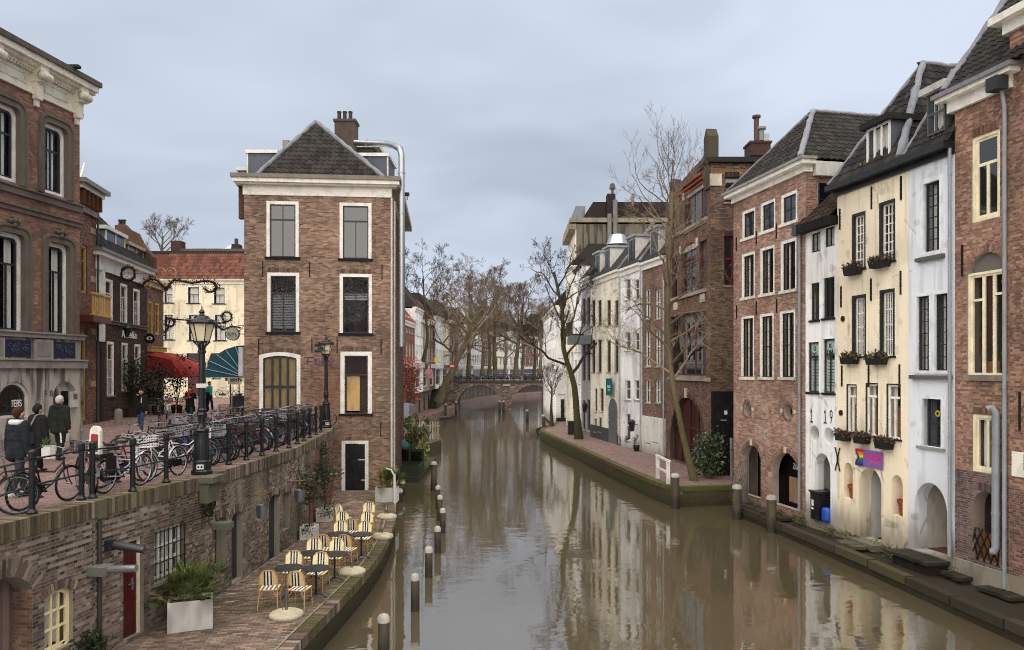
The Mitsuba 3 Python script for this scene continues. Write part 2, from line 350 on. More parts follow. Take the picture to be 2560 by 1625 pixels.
def window(parent, fac, s0, s1, z0, z1, rec=0.10, casing=None, cw=0.12, sash=BLACK, fw=0.06, rows=None, nx=2, ny=1, top=(1, 1), bar=0.03, trans=None, sill=None, rise=0.0,
           curtain=None, blind=None, proud=0.012, sillh=0.08, behind=None, label=None, shut=None, name='window', inner=0.0):
    """casing: colour of the fixed outer frame; trans: height fraction of a transom; nx, ny: glazing grid below it, top: grid above it."""
    k = nk(f'{parent}__{name}')
    if label: labels[k] = {'label': label}
    P = arch_poly(s0, s1, z0, z1, rise)
    d_f = -rec
    if casing is not None:
        mb = MB(casing); Q = arch_poly(s0 + cw, s1 - cw, z0 + (0 if sill is not None else cw), z1 - cw, rise * 0.9)
        fac.prism(mb, P.buffer(-0.002).difference(Q), d_f - 0.05, proud if rec < 0.02 else d_f + 0.03)
        put(f'{k}__casing', mb, 'vc_paint')
        s0, s1, z0, z1 = s0 + cw, s1 - cw, z0 + (0.0 if sill is not None else cw), z1 - cw
        rise *= 0.9
        P = Q
    mb = MB(sash)
    g0 = -rec - 0.03 - inner
    Q = arch_poly(s0 + fw, s1 - fw, z0 + fw, z1 - fw, rise * 0.8)
    fac.prism(mb, P.buffer(0.001).difference(Q), g0 - 0.045, g0 + 0.012)
    a0, a1, b0, b1 = s0 + fw, s1 - fw, z0 + fw, z1 - fw
    parts = [(b0, b1, nx, ny)]
    if trans:
        zt = b0 + (b1 - b0) * trans
        fac.box(mb, a0, a1, zt - fw * 0.6, zt + fw * 0.6, g0 - 0.04, g0 + 0.016)
        parts = [(b0, zt - fw * 0.6, nx, ny), (zt + fw * 0.6, b1, top[0], top[1])]
    for (c0, c1, n, m) in parts:
        for i in range(1, n):
            x = a0 + (a1 - a0) * i / n; fac.box(mb, x - bar / 2, x + bar / 2, c0, c1, g0 - 0.035, g0 + 0.008)
        for i in range(1, m):
            z = c0 + (c1 - c0) * i / m; fac.box(mb, a0, a1, z - bar / 2, z + bar / 2, g0 - 0.035, g0 + 0.006)
        for i in range(n):
            for q in range(m):
                pane(k, fac, a0 + (a1 - a0) * i / n, a0 + (a1 - a0) * (i + 1) / n, c0 + (c1 - c0) * q / m, c0 + (c1 - c0) * (q + 1) / m, g0 - 0.02, 'glass' if curtain or blind or behind is not None else 'dark_glass')
    put(f'{k}__sash', mb, 'vc_paint')
    if sill is not None:
        sb = MB(sill); fac.box(sb, s0 - (cw + 0.06 if casing is not None else 0.06), s1 + (cw + 0.06 if casing is not None else 0.06), z0 - sillh, z0 + 0.0, -rec - 0.06, 0.07)
        put(f'{k}__sill', sb, 'vc_matte')
    if curtain:
        mb = MB(hexc('c9c6bd'))
        for (f0, f1) in curtain:
            x0, x1 = a0 + (a1 - a0) * f0, a0 + (a1 - a0) * f1; n = max(4, int((x1 - x0) / 0.05))
            xs = np.linspace(x0, x1, n); ds = g0 - 0.16 + 0.025 * np.sin(np.arange(n) * 2.1)
            v = np.concatenate([[fac.w(x, z, d) for x, d in zip(xs, ds)] for z in (b0, b1)])
            i = np.arange(n - 1); mb.raw(v, np.stack([i, i + 1, i + 1 + n, i + n], 1), smooth=True)
        put(f'{k}__curtain', mb, 'vc_plain')
    if blind:                                   # (from, to) as height fractions
        mb = MB(hexc(blind[2] if len(blind) > 2 else 'b8b8b4')); z = b0 + (b1 - b0) * blind[0]; e = b0 + (b1 - b0) * blind[1]
        while z < e:
            fac.box(mb, a0, a1, z, z + 0.035, g0 - 0.13, g0 - 0.115); z += 0.075
        put(f'{k}__blind', mb, 'vc_plain')
    if behind is not None:                      # something flat fixed behind the glass: (colour, s fraction range, z fraction range)
        for (c, f0, f1, h0, h1) in behind:
            mb = MB(hexc(c)); fac.box(mb, a0 + (a1 - a0) * f0, a0 + (a1 - a0) * f1, b0 + (b1 - b0) * h0, b0 + (b1 - b0) * h1, g0 - 0.09, g0 - 0.07); put(f'{k}__board', mb, 'vc_matte')
    return k
def shell(key, fac, s0, s1, z0, z1, holes, bsdf='vc_matte', col=(0.1, 0.09, 0.08), depth=6.0, thick=0.30, room=0.95, name='wall', reveal=None, top=None, sides=True, core=hexc('221f1d'), outline=None):
    """Front wall with real openings, a hollow behind it, side walls and a core; returns the wall's polygon (s, z)."""
    P = outline if outline is not None else sbox(s0, z0, s1, z1)
    for h in holes: P = P.difference(h)
    mb = MB(col); fac.prism(mb, P, -thick, 0.0)
    put(f'{key}__{name}', mb, bsdf)
    zt = top or z1
    if sides:
        b = MB(col)
        fac.box(b, s0, s0 + 0.22, z0, z1, -depth, -thick - 0.001); fac.box(b, s1 - 0.22, s1, z0, z1, -depth, -thick - 0.001); fac.box(b, s0 + 0.22, s1 - 0.22, z0, z1, -depth, -depth + 0.25)
        put(f'{key}__side_wall', b, bsdf)
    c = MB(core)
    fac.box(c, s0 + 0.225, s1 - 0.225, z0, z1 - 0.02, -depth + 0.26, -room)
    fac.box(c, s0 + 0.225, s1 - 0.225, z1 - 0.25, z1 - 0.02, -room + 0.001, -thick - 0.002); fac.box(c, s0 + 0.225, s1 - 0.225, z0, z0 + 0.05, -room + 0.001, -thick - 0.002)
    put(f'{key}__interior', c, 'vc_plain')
    return P
def _tile_mesh(w, l, c):
    xs = np.linspace(0, 1, 7); prof = np.array([0.0, 0.030, 0.048, 0.040, 0.014, 0.0, 0.012])
    b = MB(c); n = len(xs)
    lo = np.stack([xs * w * 1.04, np.zeros(n) - 0.01, prof + 0.032], 1); hi = np.stack([xs * w * 1.04, np.full(n, l * 1.12), prof + 0.006], 1); lip = lo - [0, 0, 0.03]
    i = np.arange(n - 1); v = np.vstack([lo, hi, lip])
    b.raw(v[:2 * n], np.stack([i, i + 1, i + 1 + n, i + n], 1), smooth=True); b.raw(v, np.stack([i + 2 * n, i + 1 + 2 * n, i + 1, i], 1))
    return b
def tiles(parent, o, e, u, poly, pal=('33302e', '3d3936', '2a2826', '44403c', '2f2d2b'), w=0.235, l=0.30, named=300, bsdf='vc_matte', k=1.0):
    """Pantiles over a polygon (a, b) in the roof plane o + a*e + b*u (e along the eaves, u up the slope)."""
    o, e, u = (np.asarray(x, float) for x in (o, e, u)); n = np.cross(e, u)
    A = np.stack([e, u, n], 1)
    a0, b0, a1, b1 = poly.bounds
    na, nb = int((a1 - a0) / w) + 1, int((b1 - b0) / l) + 1
    ia, ib = np.meshgrid(np.arange(na), np.arange(nb), indexing='ij')
    pa, pb = (a0 + ia * w).ravel(), (b0 + ib * l).ravel()
    import shapely as sh
    ok = sh.contains_xy(poly.buffer(0.04), pa + w / 2, pb + l * 0.5)
    pa, pb = pa[ok], pb[ok]; m = len(pa)
    pos = o + pa[:, None] * e + pb[:, None] * u
    dist = np.linalg.norm(pos - EYEP, axis=1); order = np.argsort(dist)
    cols = [hexc(h, k * (0.62 if h[0] in '234' else 1)) for h in pal]
    var = [_tile_mesh(w, l, c) for c in cols]; vp = [b.ply(bsdf) for b in var]
    vi = rng.integers(0, len(var), m)
    jit = rng.normal(0, 0.004, (m, 2))
    rest = MB()
    for r, i in enumerate(order):
        M = np.eye(4); M[:3, :3] = A; M[:3, 3] = pos[i] + e * jit[i, 0] + u * jit[i, 1]
        if r < named: put(f'{parent}__tile', vp[vi[i]], M=M)
        else: rest.add(var[vi[i]], M)
    if rest.n: put(f'{parent}__tiling', rest, bsdf, kind='stuff')
def pipe(parent, pts, r=0.05, col=hexc('8b9196'), name='downpipe', rings=True, bsdf='vc_paint'):
    mb = MB(col); mb.tube(pts, r, 8)
    p = np.asarray(pts, float)
    if rings:
        for a, b in zip(p[:-1], p[1:]):
            L = np.linalg.norm(b - a)
            if L > 1.5:
                for t in np.arange(0.8, L - 0.3, 1.9): q = a + (b - a) * t / L; mb.tube([q - (b - a) / L * 0.03, q + (b - a) / L * 0.03], r * 1.18, 8)
    return put(f'{parent}__{name}', mb, bsdf)
def anchor(parent, fac, s, z, h=0.7):
    mb = MB(hexc('1a1816')); fac.box(mb, s - 0.018, s + 0.018, z - h / 2, z + h / 2, 0.0, 0.05); put(f'{parent}__wall_anchor', mb, 'vc_plain')
def rod(mb, a, b, r, sides=5, col=None): mb.tube([a, b], r, sides, col)
def lead(parent, a, b, w=0.16, col=hexc('7f838a'), name='lead_flashing', up=(0, 0, 1)):
    """A wavy sheet of lead over a hip or ridge."""
    a, b = np.asarray(a, float), np.asarray(b, float); n = max(4, int(np.linalg.norm(b - a) / 0.3)); t = np.linspace(0, 1, n)
    p = a + t[:, None] * (b - a) + rng.normal(0, 0.012, (n, 3)); mb = MB(col); mb.tube(p, w * 0.36 * (1 + 0.12 * rng.normal(size=n)), 8); put(f'{parent}__{name}', mb, 'vc_matte')
def lettering(parent, fac, text, s, z, d, h, col, name='lettering', bold=True, bsdf='vc_plain', sx=1.0, thing_=None):
    t = meshkit.text_mesh(text, h, 0.012, bold); mb = MB(col); v = np.array(t.vertices) * [sx, 1, 1]; mb.raw(v, t.faces)
    out = MB(); out.add(mb, fac.at4(s, z, d)); return put(f'{parent}__{name}', out, bsdf)
def leaves(n, centers, spread, size, cols, seed, up=0.3):
    """Loose leaf-shaped faces round the centres, one mesh."""
    r = np.random.default_rng(seed); c = np.asarray(centers, float)[r.integers(0, len(centers), n)] + r.normal(0, 1, (n, 3)) * spread
    d = r.normal(0, 1, (n, 3)); d[:, 2] += up; d /= np.linalg.norm(d, axis=1, keepdims=True)
    q = np.cross(d, r.normal(0, 1, (n, 3))); q /= np.linalg.norm(q, axis=1, keepdims=True)
    L = size * (0.6 + 0.8 * r.random((n, 1))); v = np.stack([c - q * L * 0.0, c + d * L * 0.5 + q * L * 0.25, c + d * L, c + d * L * 0.5 - q * L * 0.25], 1).reshape(-1, 3)
    f = np.arange(4 * n).reshape(-1, 4); cc = np.array([hexc(x) for x in cols])[r.integers(0, len(cols), n)] * (0.6 + 0.8 * r.random((n, 1)))
    mb = MB(); mb.raw(v, f, np.repeat(cc, 4, 0)); return mb
# ---------- the setting: ground, water, street, wharves ----------
def sheet(key, poly, z, bsdf, label, col=(0.2, 0.18, 0.16), depth=None):
    mb = MB(col); I = np.eye(3)
    if depth: mb.prism(Polygon(poly), z - depth, z, I, np.zeros(3))
    else:
        pts, tri = trimesh.creation.triangulate_polygon(Polygon(poly), engine='earcut')
        mb.raw(np.column_stack([pts, np.full(len(pts), z)]), tri)
    return single(key, mb, bsdf, label, None, None, 'structure')
sheet('ground', [(-900, -300), (900, -300), (900, 1500), (-900, 1500)], -0.6, 'vc_matte', 'bare ground reaching away behind the town')
sheet('canal_water', [(-70, -30), (120, -30), (120, 420), (-70, 420)], WATER, 'water_surface', 'murky brown canal water with soft ripples')
QUAY = [(-9.6, 4.0), (-8.9, 9.6), (-8.08, 14.73), (-7.36, 18.2), (-7.06, 24.7), (-7.62, 31.9), (-8.25, 35.1)]
EDGE = [(-4.6, 2.0), (-4.5, 9.0), (-4.4, 15.2), (-4.06, 19.9), (-3.97, 22.9), (-4.15, 26.3), (-4.56, 30.0), (-5.25, 33.4), (-5.62, 35.4)]
street = sheet('street', [(-80, -12), (-9.9, -12)] + [(x - 0.40, y) for x, y in QUAY] + [(-12.5, 35.2), (-13.8, 50), (-13.0, 80), (-11.6, 112), (-11.2, 118), (-8.5, 150), (-1, 188), (22, 232), (60, 300), (60, 420), (-80, 420)], STREET, 'street_brick', 'red brick paved street along the top of the quay', depth=4.3)
wharf = sheet('wharf', [(x + 0.02, y) for x, y in QUAY] + [(x - 0.34, y) for x, y in EDGE[::-1]], WHARF - 0.012, 'vc_matte', 'low brick paved wharf terrace below the quay wall', depth=1.4)
# pavers of the wharf, nearest ones as parts
def pavers():
    area = Polygon([(x + 0.1, y) for x, y in QUAY[1:]] + [(x - 0.40, y) for x, y in EDGE[:0:-1]])
    l, w, j = 0.215, 0.085, 0.012; a = math.radians(8); R = np.array([[math.cos(a), -math.sin(a)], [math.sin(a), math.cos(a)]])
    i, k = np.meshgrid(np.arange(-40, 40), np.arange(80, 380), indexing='ij')
    p = np.stack([(i + 0.5 * (k % 2)) * (l + j), k * (w + j)], -1).reshape(-1, 2) @ R.T
    ok = shapely.contains_xy(area.buffer(-0.03), p[:, 0], p[:, 1]) & (p[:, 1] > 13.2); p = p[ok]
    n = len(p); nz = meshkit.fbm(np.column_stack([p * 0.6, np.zeros(n)]), 3, 5); ms = meshkit.fbm(np.column_stack([p * 1.1, np.ones(n)]), 3, 9)
    pal = np.array([hexc(h) for h in ('6e5e52', '7c6a5c', '5c4f46', '8b7869', '73625a')]); vi = rng.integers(0, 5, n)
    c = pal[vi] * (0.55 + 0.8 * nz[:, None])
    near_edge = np.array([np.interp(y, [e[1] for e in EDGE], [e[0] for e in EDGE]) for y in p[:, 1]]) - p[:, 0]
    m = np.clip((ms - 0.42) * 4, 0, 1) * np.clip(1.3 - near_edge / 1.5, 0.12, 1)
    c = c * (1 - m[:, None] * 0.7) + hexc('4c5126') * m[:, None] * 0.7
    bright = rng.random(n) < 0.012; c[bright] = hexc('a09a84')
    order = np.argsort(p[:, 1] + np.abs(p[:, 0]) * 0.3)
    vis = np.array([q for q in order if (p[q, 0] / p[q, 1] * F + CX) > 0 and CY + (EYE - WHARF) / p[q, 1] * F < H][:300])
    var = []
    for h in pal:
        b = MB(h * 0.95); b.boxes([[0, 0, 0]], [[l, w, 0.05]]); var.append(b.ply('vc_matte'))
    for q in vis:
        M = np.eye(4); M[:2, :2] = R; M[:3, 3] = (p[q, 0], p[q, 1], WHARF - 0.02 + 0.006 * rng.random()); put('wharf__paving_brick', var[vi[q]], M=M)
    rest = np.ones(n, bool); rest[vis] = False; m3_ = np.eye(3); m3_[:2, :2] = R
    mb = MB(); pr_ = p[rest] @ R
    mb.boxes(np.column_stack([pr_, WHARF - 0.02 + 0.007 * rng.random(len(pr_))]), [[l, w, 0.05]], m3_, c[rest]); put('wharf__paving', mb, 'vc_matte', kind='stuff')
pavers()
def kerb():
    """The brick edge of the wharf: a sloping stone strip and a tall mossy face down to the water."""
    from scipy.interpolate import interp1d
    e = np.array(EDGE); L = np.concatenate([[0], np.cumsum(np.linalg.norm(np.diff(e, axis=0), axis=1))])
    t = np.arange(3.0, L[-1], 0.075); P = np.stack([np.interp(t, L, e[:, k]) for k in (0, 1)], 1)
    P = np.stack([np.convolve(np.pad(P[:, k], 20, mode='edge'), np.ones(41) / 41, 'valid') for k in (0, 1)], 1)
    d = np.gradient(P, axis=0); d /= np.linalg.norm(d, axis=1, keepdims=True); nrm = np.stack([d[:, 1], -d[:, 0]], 1)
    mb, face, joint = MB(), MB(), MB(hexc('8f8870'))
    cols = tones('wharf', len(P), 0.8); ms = meshkit.fbm(np.column_stack([P * 1.2, np.zeros(len(P))]), 3, 21)[:, None]; g = np.clip((ms - 0.4) * 4, 0, 1)
    cols = cols * (1 - 0.75 * g) + hexc('4a4a20') * 0.75 * g
    named = 0
    for i in range(len(P)):
        M = np.eye(3); M[:2, 0] = nrm[i]; M[:2, 1] = d[i]
        c = np.array([*(P[i] - nrm[i] * 0.15), WHARF - 0.10 + rng.normal(0, 0.003)])
        (mb).boxes([c @ M], [[0.30, 0.066, 0.24]], M, cols[i][None])
    put('wharf__kerb', mb, 'vc_matte', kind='stuff')
    n = len(P); rows = np.array([0.58, 0.42, 0.25, 0.1, -0.15]); v, cc = [], []
    for z, off in zip(rows, (-0.02, -0.015, -0.02, -0.01, 0.0)):
        q = P + nrm * off; v.append(np.column_stack([q + nrm * rng.normal(0, 0.006, (n, 1)), np.full(n, z)]))
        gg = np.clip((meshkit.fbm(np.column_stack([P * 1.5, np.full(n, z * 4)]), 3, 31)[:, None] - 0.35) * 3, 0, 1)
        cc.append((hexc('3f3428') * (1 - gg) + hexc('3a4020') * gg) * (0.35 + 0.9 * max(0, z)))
    i = np.arange(n - 1); f = np.vstack([np.stack([r * n + i, r * n + i + 1, (r + 1) * n + i + 1, (r + 1) * n + i], 1) for r in range(4)])
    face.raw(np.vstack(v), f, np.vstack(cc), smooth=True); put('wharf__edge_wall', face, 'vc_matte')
    jn = np.column_stack([P - nrm * 0.345, np.full(n, WHARF + 0.012)]); joint.tube(jn[::6], 0.022, 5); put('wharf__kerb_joint', joint, 'vc_matte')
kerb()

# ---------- right wharf with its wall ----------
RW = [(7.76, 35.0), (7.38, 35.25), (6.88, 37.0), (5.8, 44.0), (4.69, 52.3), (3.6, 59.5), (2.75, 65.8), (2.55, 68.0), (2.8, 70.5), (3.9, 74.0), (4.66, 79.0)]
sheet('right_wharf', [(10.45, 35.5)] + RW + [(6, 80), (12, 60), (13, 40), (12, 36)], RWHARF, 'street_brick', 'narrow brick wharf below the right-hand houses', depth=0.35)
def rw_wall():
    p = np.array([(10.45, 35.5)] + RW); mb = MB(); L = np.concatenate([[0], np.cumsum(np.linalg.norm(np.diff(p, axis=0), axis=1))]); t = np.arange(0, L[-1], 0.2)
    P = np.stack([np.interp(t, L, p[:, k]) for k in (0, 1)], 1); n = len(P); d = np.gradient(P, axis=0); d /= np.linalg.norm(d, axis=1, keepdims=True); nr = np.stack([-d[:, 1], d[:, 0]], 1) * -1
    if nr[3] @ np.array([0, -1]) < 0: nr = -nr
    v, cc = [], []
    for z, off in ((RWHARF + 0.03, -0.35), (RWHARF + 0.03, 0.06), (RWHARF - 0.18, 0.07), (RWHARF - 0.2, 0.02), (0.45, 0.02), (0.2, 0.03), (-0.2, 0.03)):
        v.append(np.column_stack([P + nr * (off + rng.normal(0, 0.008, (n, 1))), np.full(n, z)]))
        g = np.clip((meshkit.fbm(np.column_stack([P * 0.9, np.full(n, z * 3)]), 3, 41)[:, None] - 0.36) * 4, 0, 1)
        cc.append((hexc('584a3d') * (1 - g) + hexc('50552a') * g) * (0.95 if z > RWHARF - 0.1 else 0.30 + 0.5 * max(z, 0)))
    i = np.arange(n - 1); f = np.vstack([np.stack([r * n + i, r * n + i + 1, (r + 1) * n + i + 1, (r + 1) * n + i], 1) for r in range(6)])
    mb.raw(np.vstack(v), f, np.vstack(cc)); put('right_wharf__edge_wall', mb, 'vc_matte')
rw_wall()
sheet('right_bank', [(5.2, 102), (4.6, 118), (8, 124), (13, 150), (34, 186), (120, 230), (120, 80), (12, 80)], STREET, 'street_brick', 'raised street on the right bank beyond the bridge', depth=4.3)

# ---------- quay wall on the left ----------
qw = thing('quay_wall', 'old brick quay wall with cellar doors, windows and mossy coping under the railing', 'wall')
QF = [Fac(a, b) for a, b in zip(QUAY[:-1], QUAY[1:])]      # 0 below the frame, 1 arch and cream window, 2 red door, 3 narrow doors, 4 red part, 5 last
def wharf_tint(pos, col):
    n = meshkit.fbm(pos * [0.8, 0.8, 0.35], 3, 17)[:, None]; g = np.clip((n - 0.5) * 5, 0, 1); z = pos[:, 2:3]
    drip = np.clip((meshkit.fbm(pos * [2.6, 2.6, 0.35], 3, 23)[:, None] - 0.48) * 5, 0, 1) * np.clip((z - 1.6) / 1.6, 0, 1)
    col = col * (1 - 0.65 * g) + hexc('8b8272') * 0.62 * g
    foot = np.clip((1.5 - z) / 0.8, 0, 1)
    col = col * (1 - 0.62 * drip) * (1 - 0.25 * foot)
    m = np.clip((meshkit.fbm(pos * 1.3, 3, 3)[:, None] - 0.52) * 5, 0, 1) * np.clip((z - 2.2) / 1.0 + foot, 0, 1)
    col = col * (1 - 0.5 * m) + hexc('3c4220') * 0.5 * m
    red = np.clip((pos[:, 1:2] - 26.5) / 1.5, 0, 1) * np.clip((3.3 - z) / 0.5, 0, 1)
    soot = np.clip((meshkit.fbm(pos * [.45, .45, .7], 3, 91)[:, None] - .50) * 5, 0, 1); col = col * (1 - .45 * soot)
    return col * (1 - 0.75 * red) + hexc('7a3f33') * 0.75 * red * (0.7 + 0.6 * n)
Q_OPEN = {1: [(arch_poly(QF[1].px(-70, 1500)[0], QF[1].px(81, 1500)[0], 0.6, QF[1].px(81, 1462)[1] + 0.28, 0.36), 'arch'), (arch_poly(*QF[1].rect(111, 1486, 182, 1607), 0.12), 'cream')],
          2: [(sbox(*[QF[2].rect(308, 1355, 359, 1580)[i] for i in (0, 2, 1, 3)]), 'reddoor'), (sbox(*[QF[2].rect(386, 1327, 461, 1427)[i] for i in (0, 2, 1, 3)]), 'barred')],
          3: [(arch_poly(*QF[3].rect(537, 1300, 566, 1414), 0.10), 'slit'), (arch_poly(*QF[3].rect(579, 1284, 606, 1443), 0.14), 'dark'), (arch_poly(*QF[3].rect(672, 1242, 698, 1392), 0.14), 'dark2'), (arch_poly(*QF[3].rect(706, 1234, 725, 1320), 0.14), 'slit2')],
          4: [(arch_poly(*QF[4].rect(787, 1172, 815, 1268), 0.35), 'ivy')], 0: [], 5: []}
for i, f in enumerate(QF):
    holes = [h for h, _ in Q_OPEN[i]]
    P = sbox(0, 0.3, f.L, STREET - 0.30)
    for h in holes: P = P.difference(h)
    mb = MB(hexc('877f72')); f.prism(mb, P, -0.38, 0.0); put(f'{qw}__mortar', mb, 'vc_matte')
    if i: lay_bricks(qw + '__wall_%s' % ('face' if 0 else 'brickface'), f, P.intersection(sbox(0, WHARF - 0.05, f.L, STREET - 0.3)), 'wharf', tint=wharf_tint, named={1: 190, 2: 110}.get(i, 0), bond=True)
    cp = MB(); n = int(f.L / 0.078); cs = (np.arange(n) + 0.5) * f.L / n      # upright coping bricks
    pos = f.p0 + cs[:, None] * f.S; mo = np.clip((meshkit.fbm(pos * 1.1, 3, 51)[:, None] - 0.38) * 4, 0, 1)
    col = tones('wharf', n, 0.8) * (1 - 0.45 * mo) + hexc('54522e') * 0.45 * mo
    b = MB(); b.boxes(np.stack([cs, np.full(n, STREET - 0.145), np.full(n, -0.17) + rng.normal(0, .004, n)], 1), np.stack([np.full(n, f.L / n - 0.008), np.full(n, 0.32), np.full(n, 0.44)], 1), None, col); cp.add(b, f.M4)
    put(f'{qw}__coping', cp, 'vc_matte', kind='stuff')
def backing(key, f, poly, d, col, name='recess', reveal=None):
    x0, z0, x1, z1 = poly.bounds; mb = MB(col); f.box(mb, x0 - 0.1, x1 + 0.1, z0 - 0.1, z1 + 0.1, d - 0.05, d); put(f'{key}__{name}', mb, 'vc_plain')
    r = MB(reveal if reveal is not None else col)
    for a, b in ((x0 - 0.1, x0 - 0.004), (x1 + 0.004, x1 + 0.1)): f.box(r, a, b, z0, z1, d + 0.001, -0.385)
    put(f'{key}__reveal', r, 'vc_matte')
def plank_door(key, f, s0, s1, z0, z1, d, col, n=6, frame=None, name='door', bsdf='vc_paint', handle=True, fw=0.07, pl=0.0):
    k = nk(f'{key}__{name}')
    if frame is not None:
        mb = MB(frame); f.box(mb, s0, s0 + fw, z0, z1, d - 0.06, d + 0.03); f.box(mb, s1 - fw, s1, z0, z1, d - 0.06, d + 0.03); f.box(mb, s0 + fw, s1 - fw, z1 - fw, z1, d - 0.06, d + 0.03); put(f'{k}__frame', mb, bsdf)
        s0, s1, z1 = s0 + fw, s1 - fw, z1 - fw
    w = (s1 - s0) / n
    for i in range(n):
        mb = MB(np.asarray(col) * (0.9 + 0.2 * rng.random())); f.box(mb, s0 + i * w + 0.004, s0 + (i + 1) * w - 0.004, z0 + 0.02, z1, d - 0.05, d + 0.002 * (i % 2)); put(f'{k}__board', mb, bsdf)
    bk = MB(np.asarray(col) * 0.4); f.box(bk, s0, s1, z0, z1, d - 0.08, d - 0.051); put(f'{k}__back', bk, bsdf)
    if handle:
        mb = MB(hexc('b9bcc0')); f.box(mb, s1 - 0.16, s1 - 0.11, z0 + 0.95, z0 + 1.2, d + 0.003, d + 0.02); f.box(mb, s1 - 0.28, s1 - 0.12, z0 + 1.08, z0 + 1.10, d + 0.021, d + 0.05); put(f'{k}__handle', mb, 'vc_metal')
    return k
for i, lst in Q_OPEN.items():
    for poly, kind in lst:
        f = QF[i]; x0, z0, x1, z1 = poly.bounds
        if kind == 'arch':
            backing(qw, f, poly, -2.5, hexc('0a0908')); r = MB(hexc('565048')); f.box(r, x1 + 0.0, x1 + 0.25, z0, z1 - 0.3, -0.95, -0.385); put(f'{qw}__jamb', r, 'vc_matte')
            soldier(qw, f, x0, x1, z1, 0.30, 'wharf', 0.8, rise=0.36, name='arch')
            jf = Fac(f.w(x1, 0, -0.94)[:2], f.w(x1, 0, -0.004)[:2]); lay_bricks(qw, jf, sbox(0, WHARF, jf.L, z1 - 0.36), 'grand', named=0)
        elif kind == 'cream':
            soldier(qw, f, x0 - 0.05, x1 + 0.05, z1, 0.16, 'wharf', 1.1, rise=0.13); backing(qw, f, poly, -0.9, hexc('14120f'), reveal=hexc('4a4038'))
            window(qw, f, x0, x1, z0, z1, rec=0.06, sash=hexc('e3d3a2'), fw=0.075, nx=3, ny=3, bar=0.04, rise=0.12, curtain=[(0.4, 0.98)], behind=[('b9b7a8', 0.0, 0.3, 0, 0.3)], label='cream arched window with nine panes beside the dark arch')
        elif kind == 'reddoor':
            backing(qw, f, poly, -0.5, hexc('14100e'), reveal=hexc('4a4038')); plank_door(qw, f, x0, x1, z0, z1, -0.12, hexc('4a1518'), 7, hexc('d9cfae')); labels[f'{qw}__door'] = {'label': 'tall dark red plank door in a cream frame'}
        elif kind == 'barred':
            backing(qw, f, poly, -0.8, hexc('1a1816'), reveal=hexc('4a4038'))
            k = window(qw, f, x0, x1, z0, z1, rec=0.10, sash=hexc('d8d6cc'), fw=0.08, nx=4, ny=3, bar=0.06, curtain=[(0.0, 0.45), (0.55, 1.0)], sill=hexc('8d8a80'))
            mb = MB(hexc('14110f'))
            for t in np.linspace(0.02, 0.98, 8): mb.tube([f.w(x0 + (x1 - x0) * t, z0 + 0.02, 0.02), f.w(x0 + (x1 - x0) * t, z1 - 0.02, 0.02)], 0.012, 5)
            for t in (0.06, 0.36, 0.66, 0.95): mb.tube([f.w(x0 - 0.02, z0 + (z1 - z0) * t, 0.03), f.w(x1 + 0.02, z0 + (z1 - z0) * t, 0.03)], 0.013, 5)
            put(f'{k}__bars', mb, 'vc_paint')
        elif kind in ('dark', 'dark2'):
            soldier(qw, f, x0, x1, z1, 0.2, 'wharf', 0.8, rise=0.14); backing(qw, f, poly, -0.5, hexc('111316'), reveal=hexc('6b3a30')); plank_door(qw, f, x0, x1, z0, z1 - 0.02, -0.16, hexc('24282d'), 4, handle=False)
        elif kind in ('slit', 'slit2'):
            soldier(qw, f, x0, x1, z1, 0.2, 'wharf', 0.8, rise=0.12); backing(qw, f, poly, -0.7, hexc('151210'), reveal=hexc('7a392c')); window(qw, f, x0, x1, z0, z1, rec=0.2, sash=hexc('8a7a60'), fw=0.06, nx=2, ny=2, rise=0.1)
        else:
            soldier(qw, f, x0, x1, z1, 0.2, 'grand', 0.9, rise=0.35); backing(qw, f, poly, -0.6, hexc('120f0d'), reveal=hexc('6b3a30'))
# old downpipe slot, drains and the block at the joint of the coping
for x, i in ((240, 2), (517, 3)):
    f = QF[i]; s = f.px(x, 1350)[0]; mb = MB(hexc('5c5a4a')); f.box(mb, s - 0.02, s + 0.22, STREET - 0.34, STREET + 0.02, -0.3, 0.06); put(f'{qw}__stone_block', mb, 'vc_matte')
pipe(qw, [QF[2].w(0.06, 3.35, 0.05), QF[2].w(0.06, 0.75, 0.05)], 0.045, hexc('3a332e'), 'drain_pipe')
# stone corbel that carries the lamp
f = QF[3]; s = f.px(513, 1200)[0]; mb = MB(hexc('5e5c4c')); f.box(mb, s - 0.36, s + 0.36, STREET - 0.12, STREET + 0.02, -0.3, 0.34); f.prism(mb, Polygon([(s - 0.3, STREET - 0.6), (s + 0.3, STREET - 0.6), (s + 0.3, STREET - 0.121), (s - 0.3, STREET - 0.121)]), 0.0, 0.22); put(f'{qw}__lamp_corbel', mb, 'vc_matte')
mb = MB(hexc('1c1a17')); ring = [f.w(s + 0.2 * math.cos(t), STREET - 0.75 + 0.2 * math.sin(t) * 1.0, 0.12 + 0.05 * math.sin(3 * t)) for t in np.linspace(0, 6.1, 22)]; mb.tube(ring, 0.025, 6)
for t in np.linspace(0, 6, 9): mb.tube([f.w(s, STREET - 0.75, 0.12), f.w(s + 0.18 * math.cos(t), STREET - 0.75 + 0.18 * math.sin(t), 0.16)], 0.016, 5)
put(f'{qw}__iron_ornament', mb, 'vc_matte')
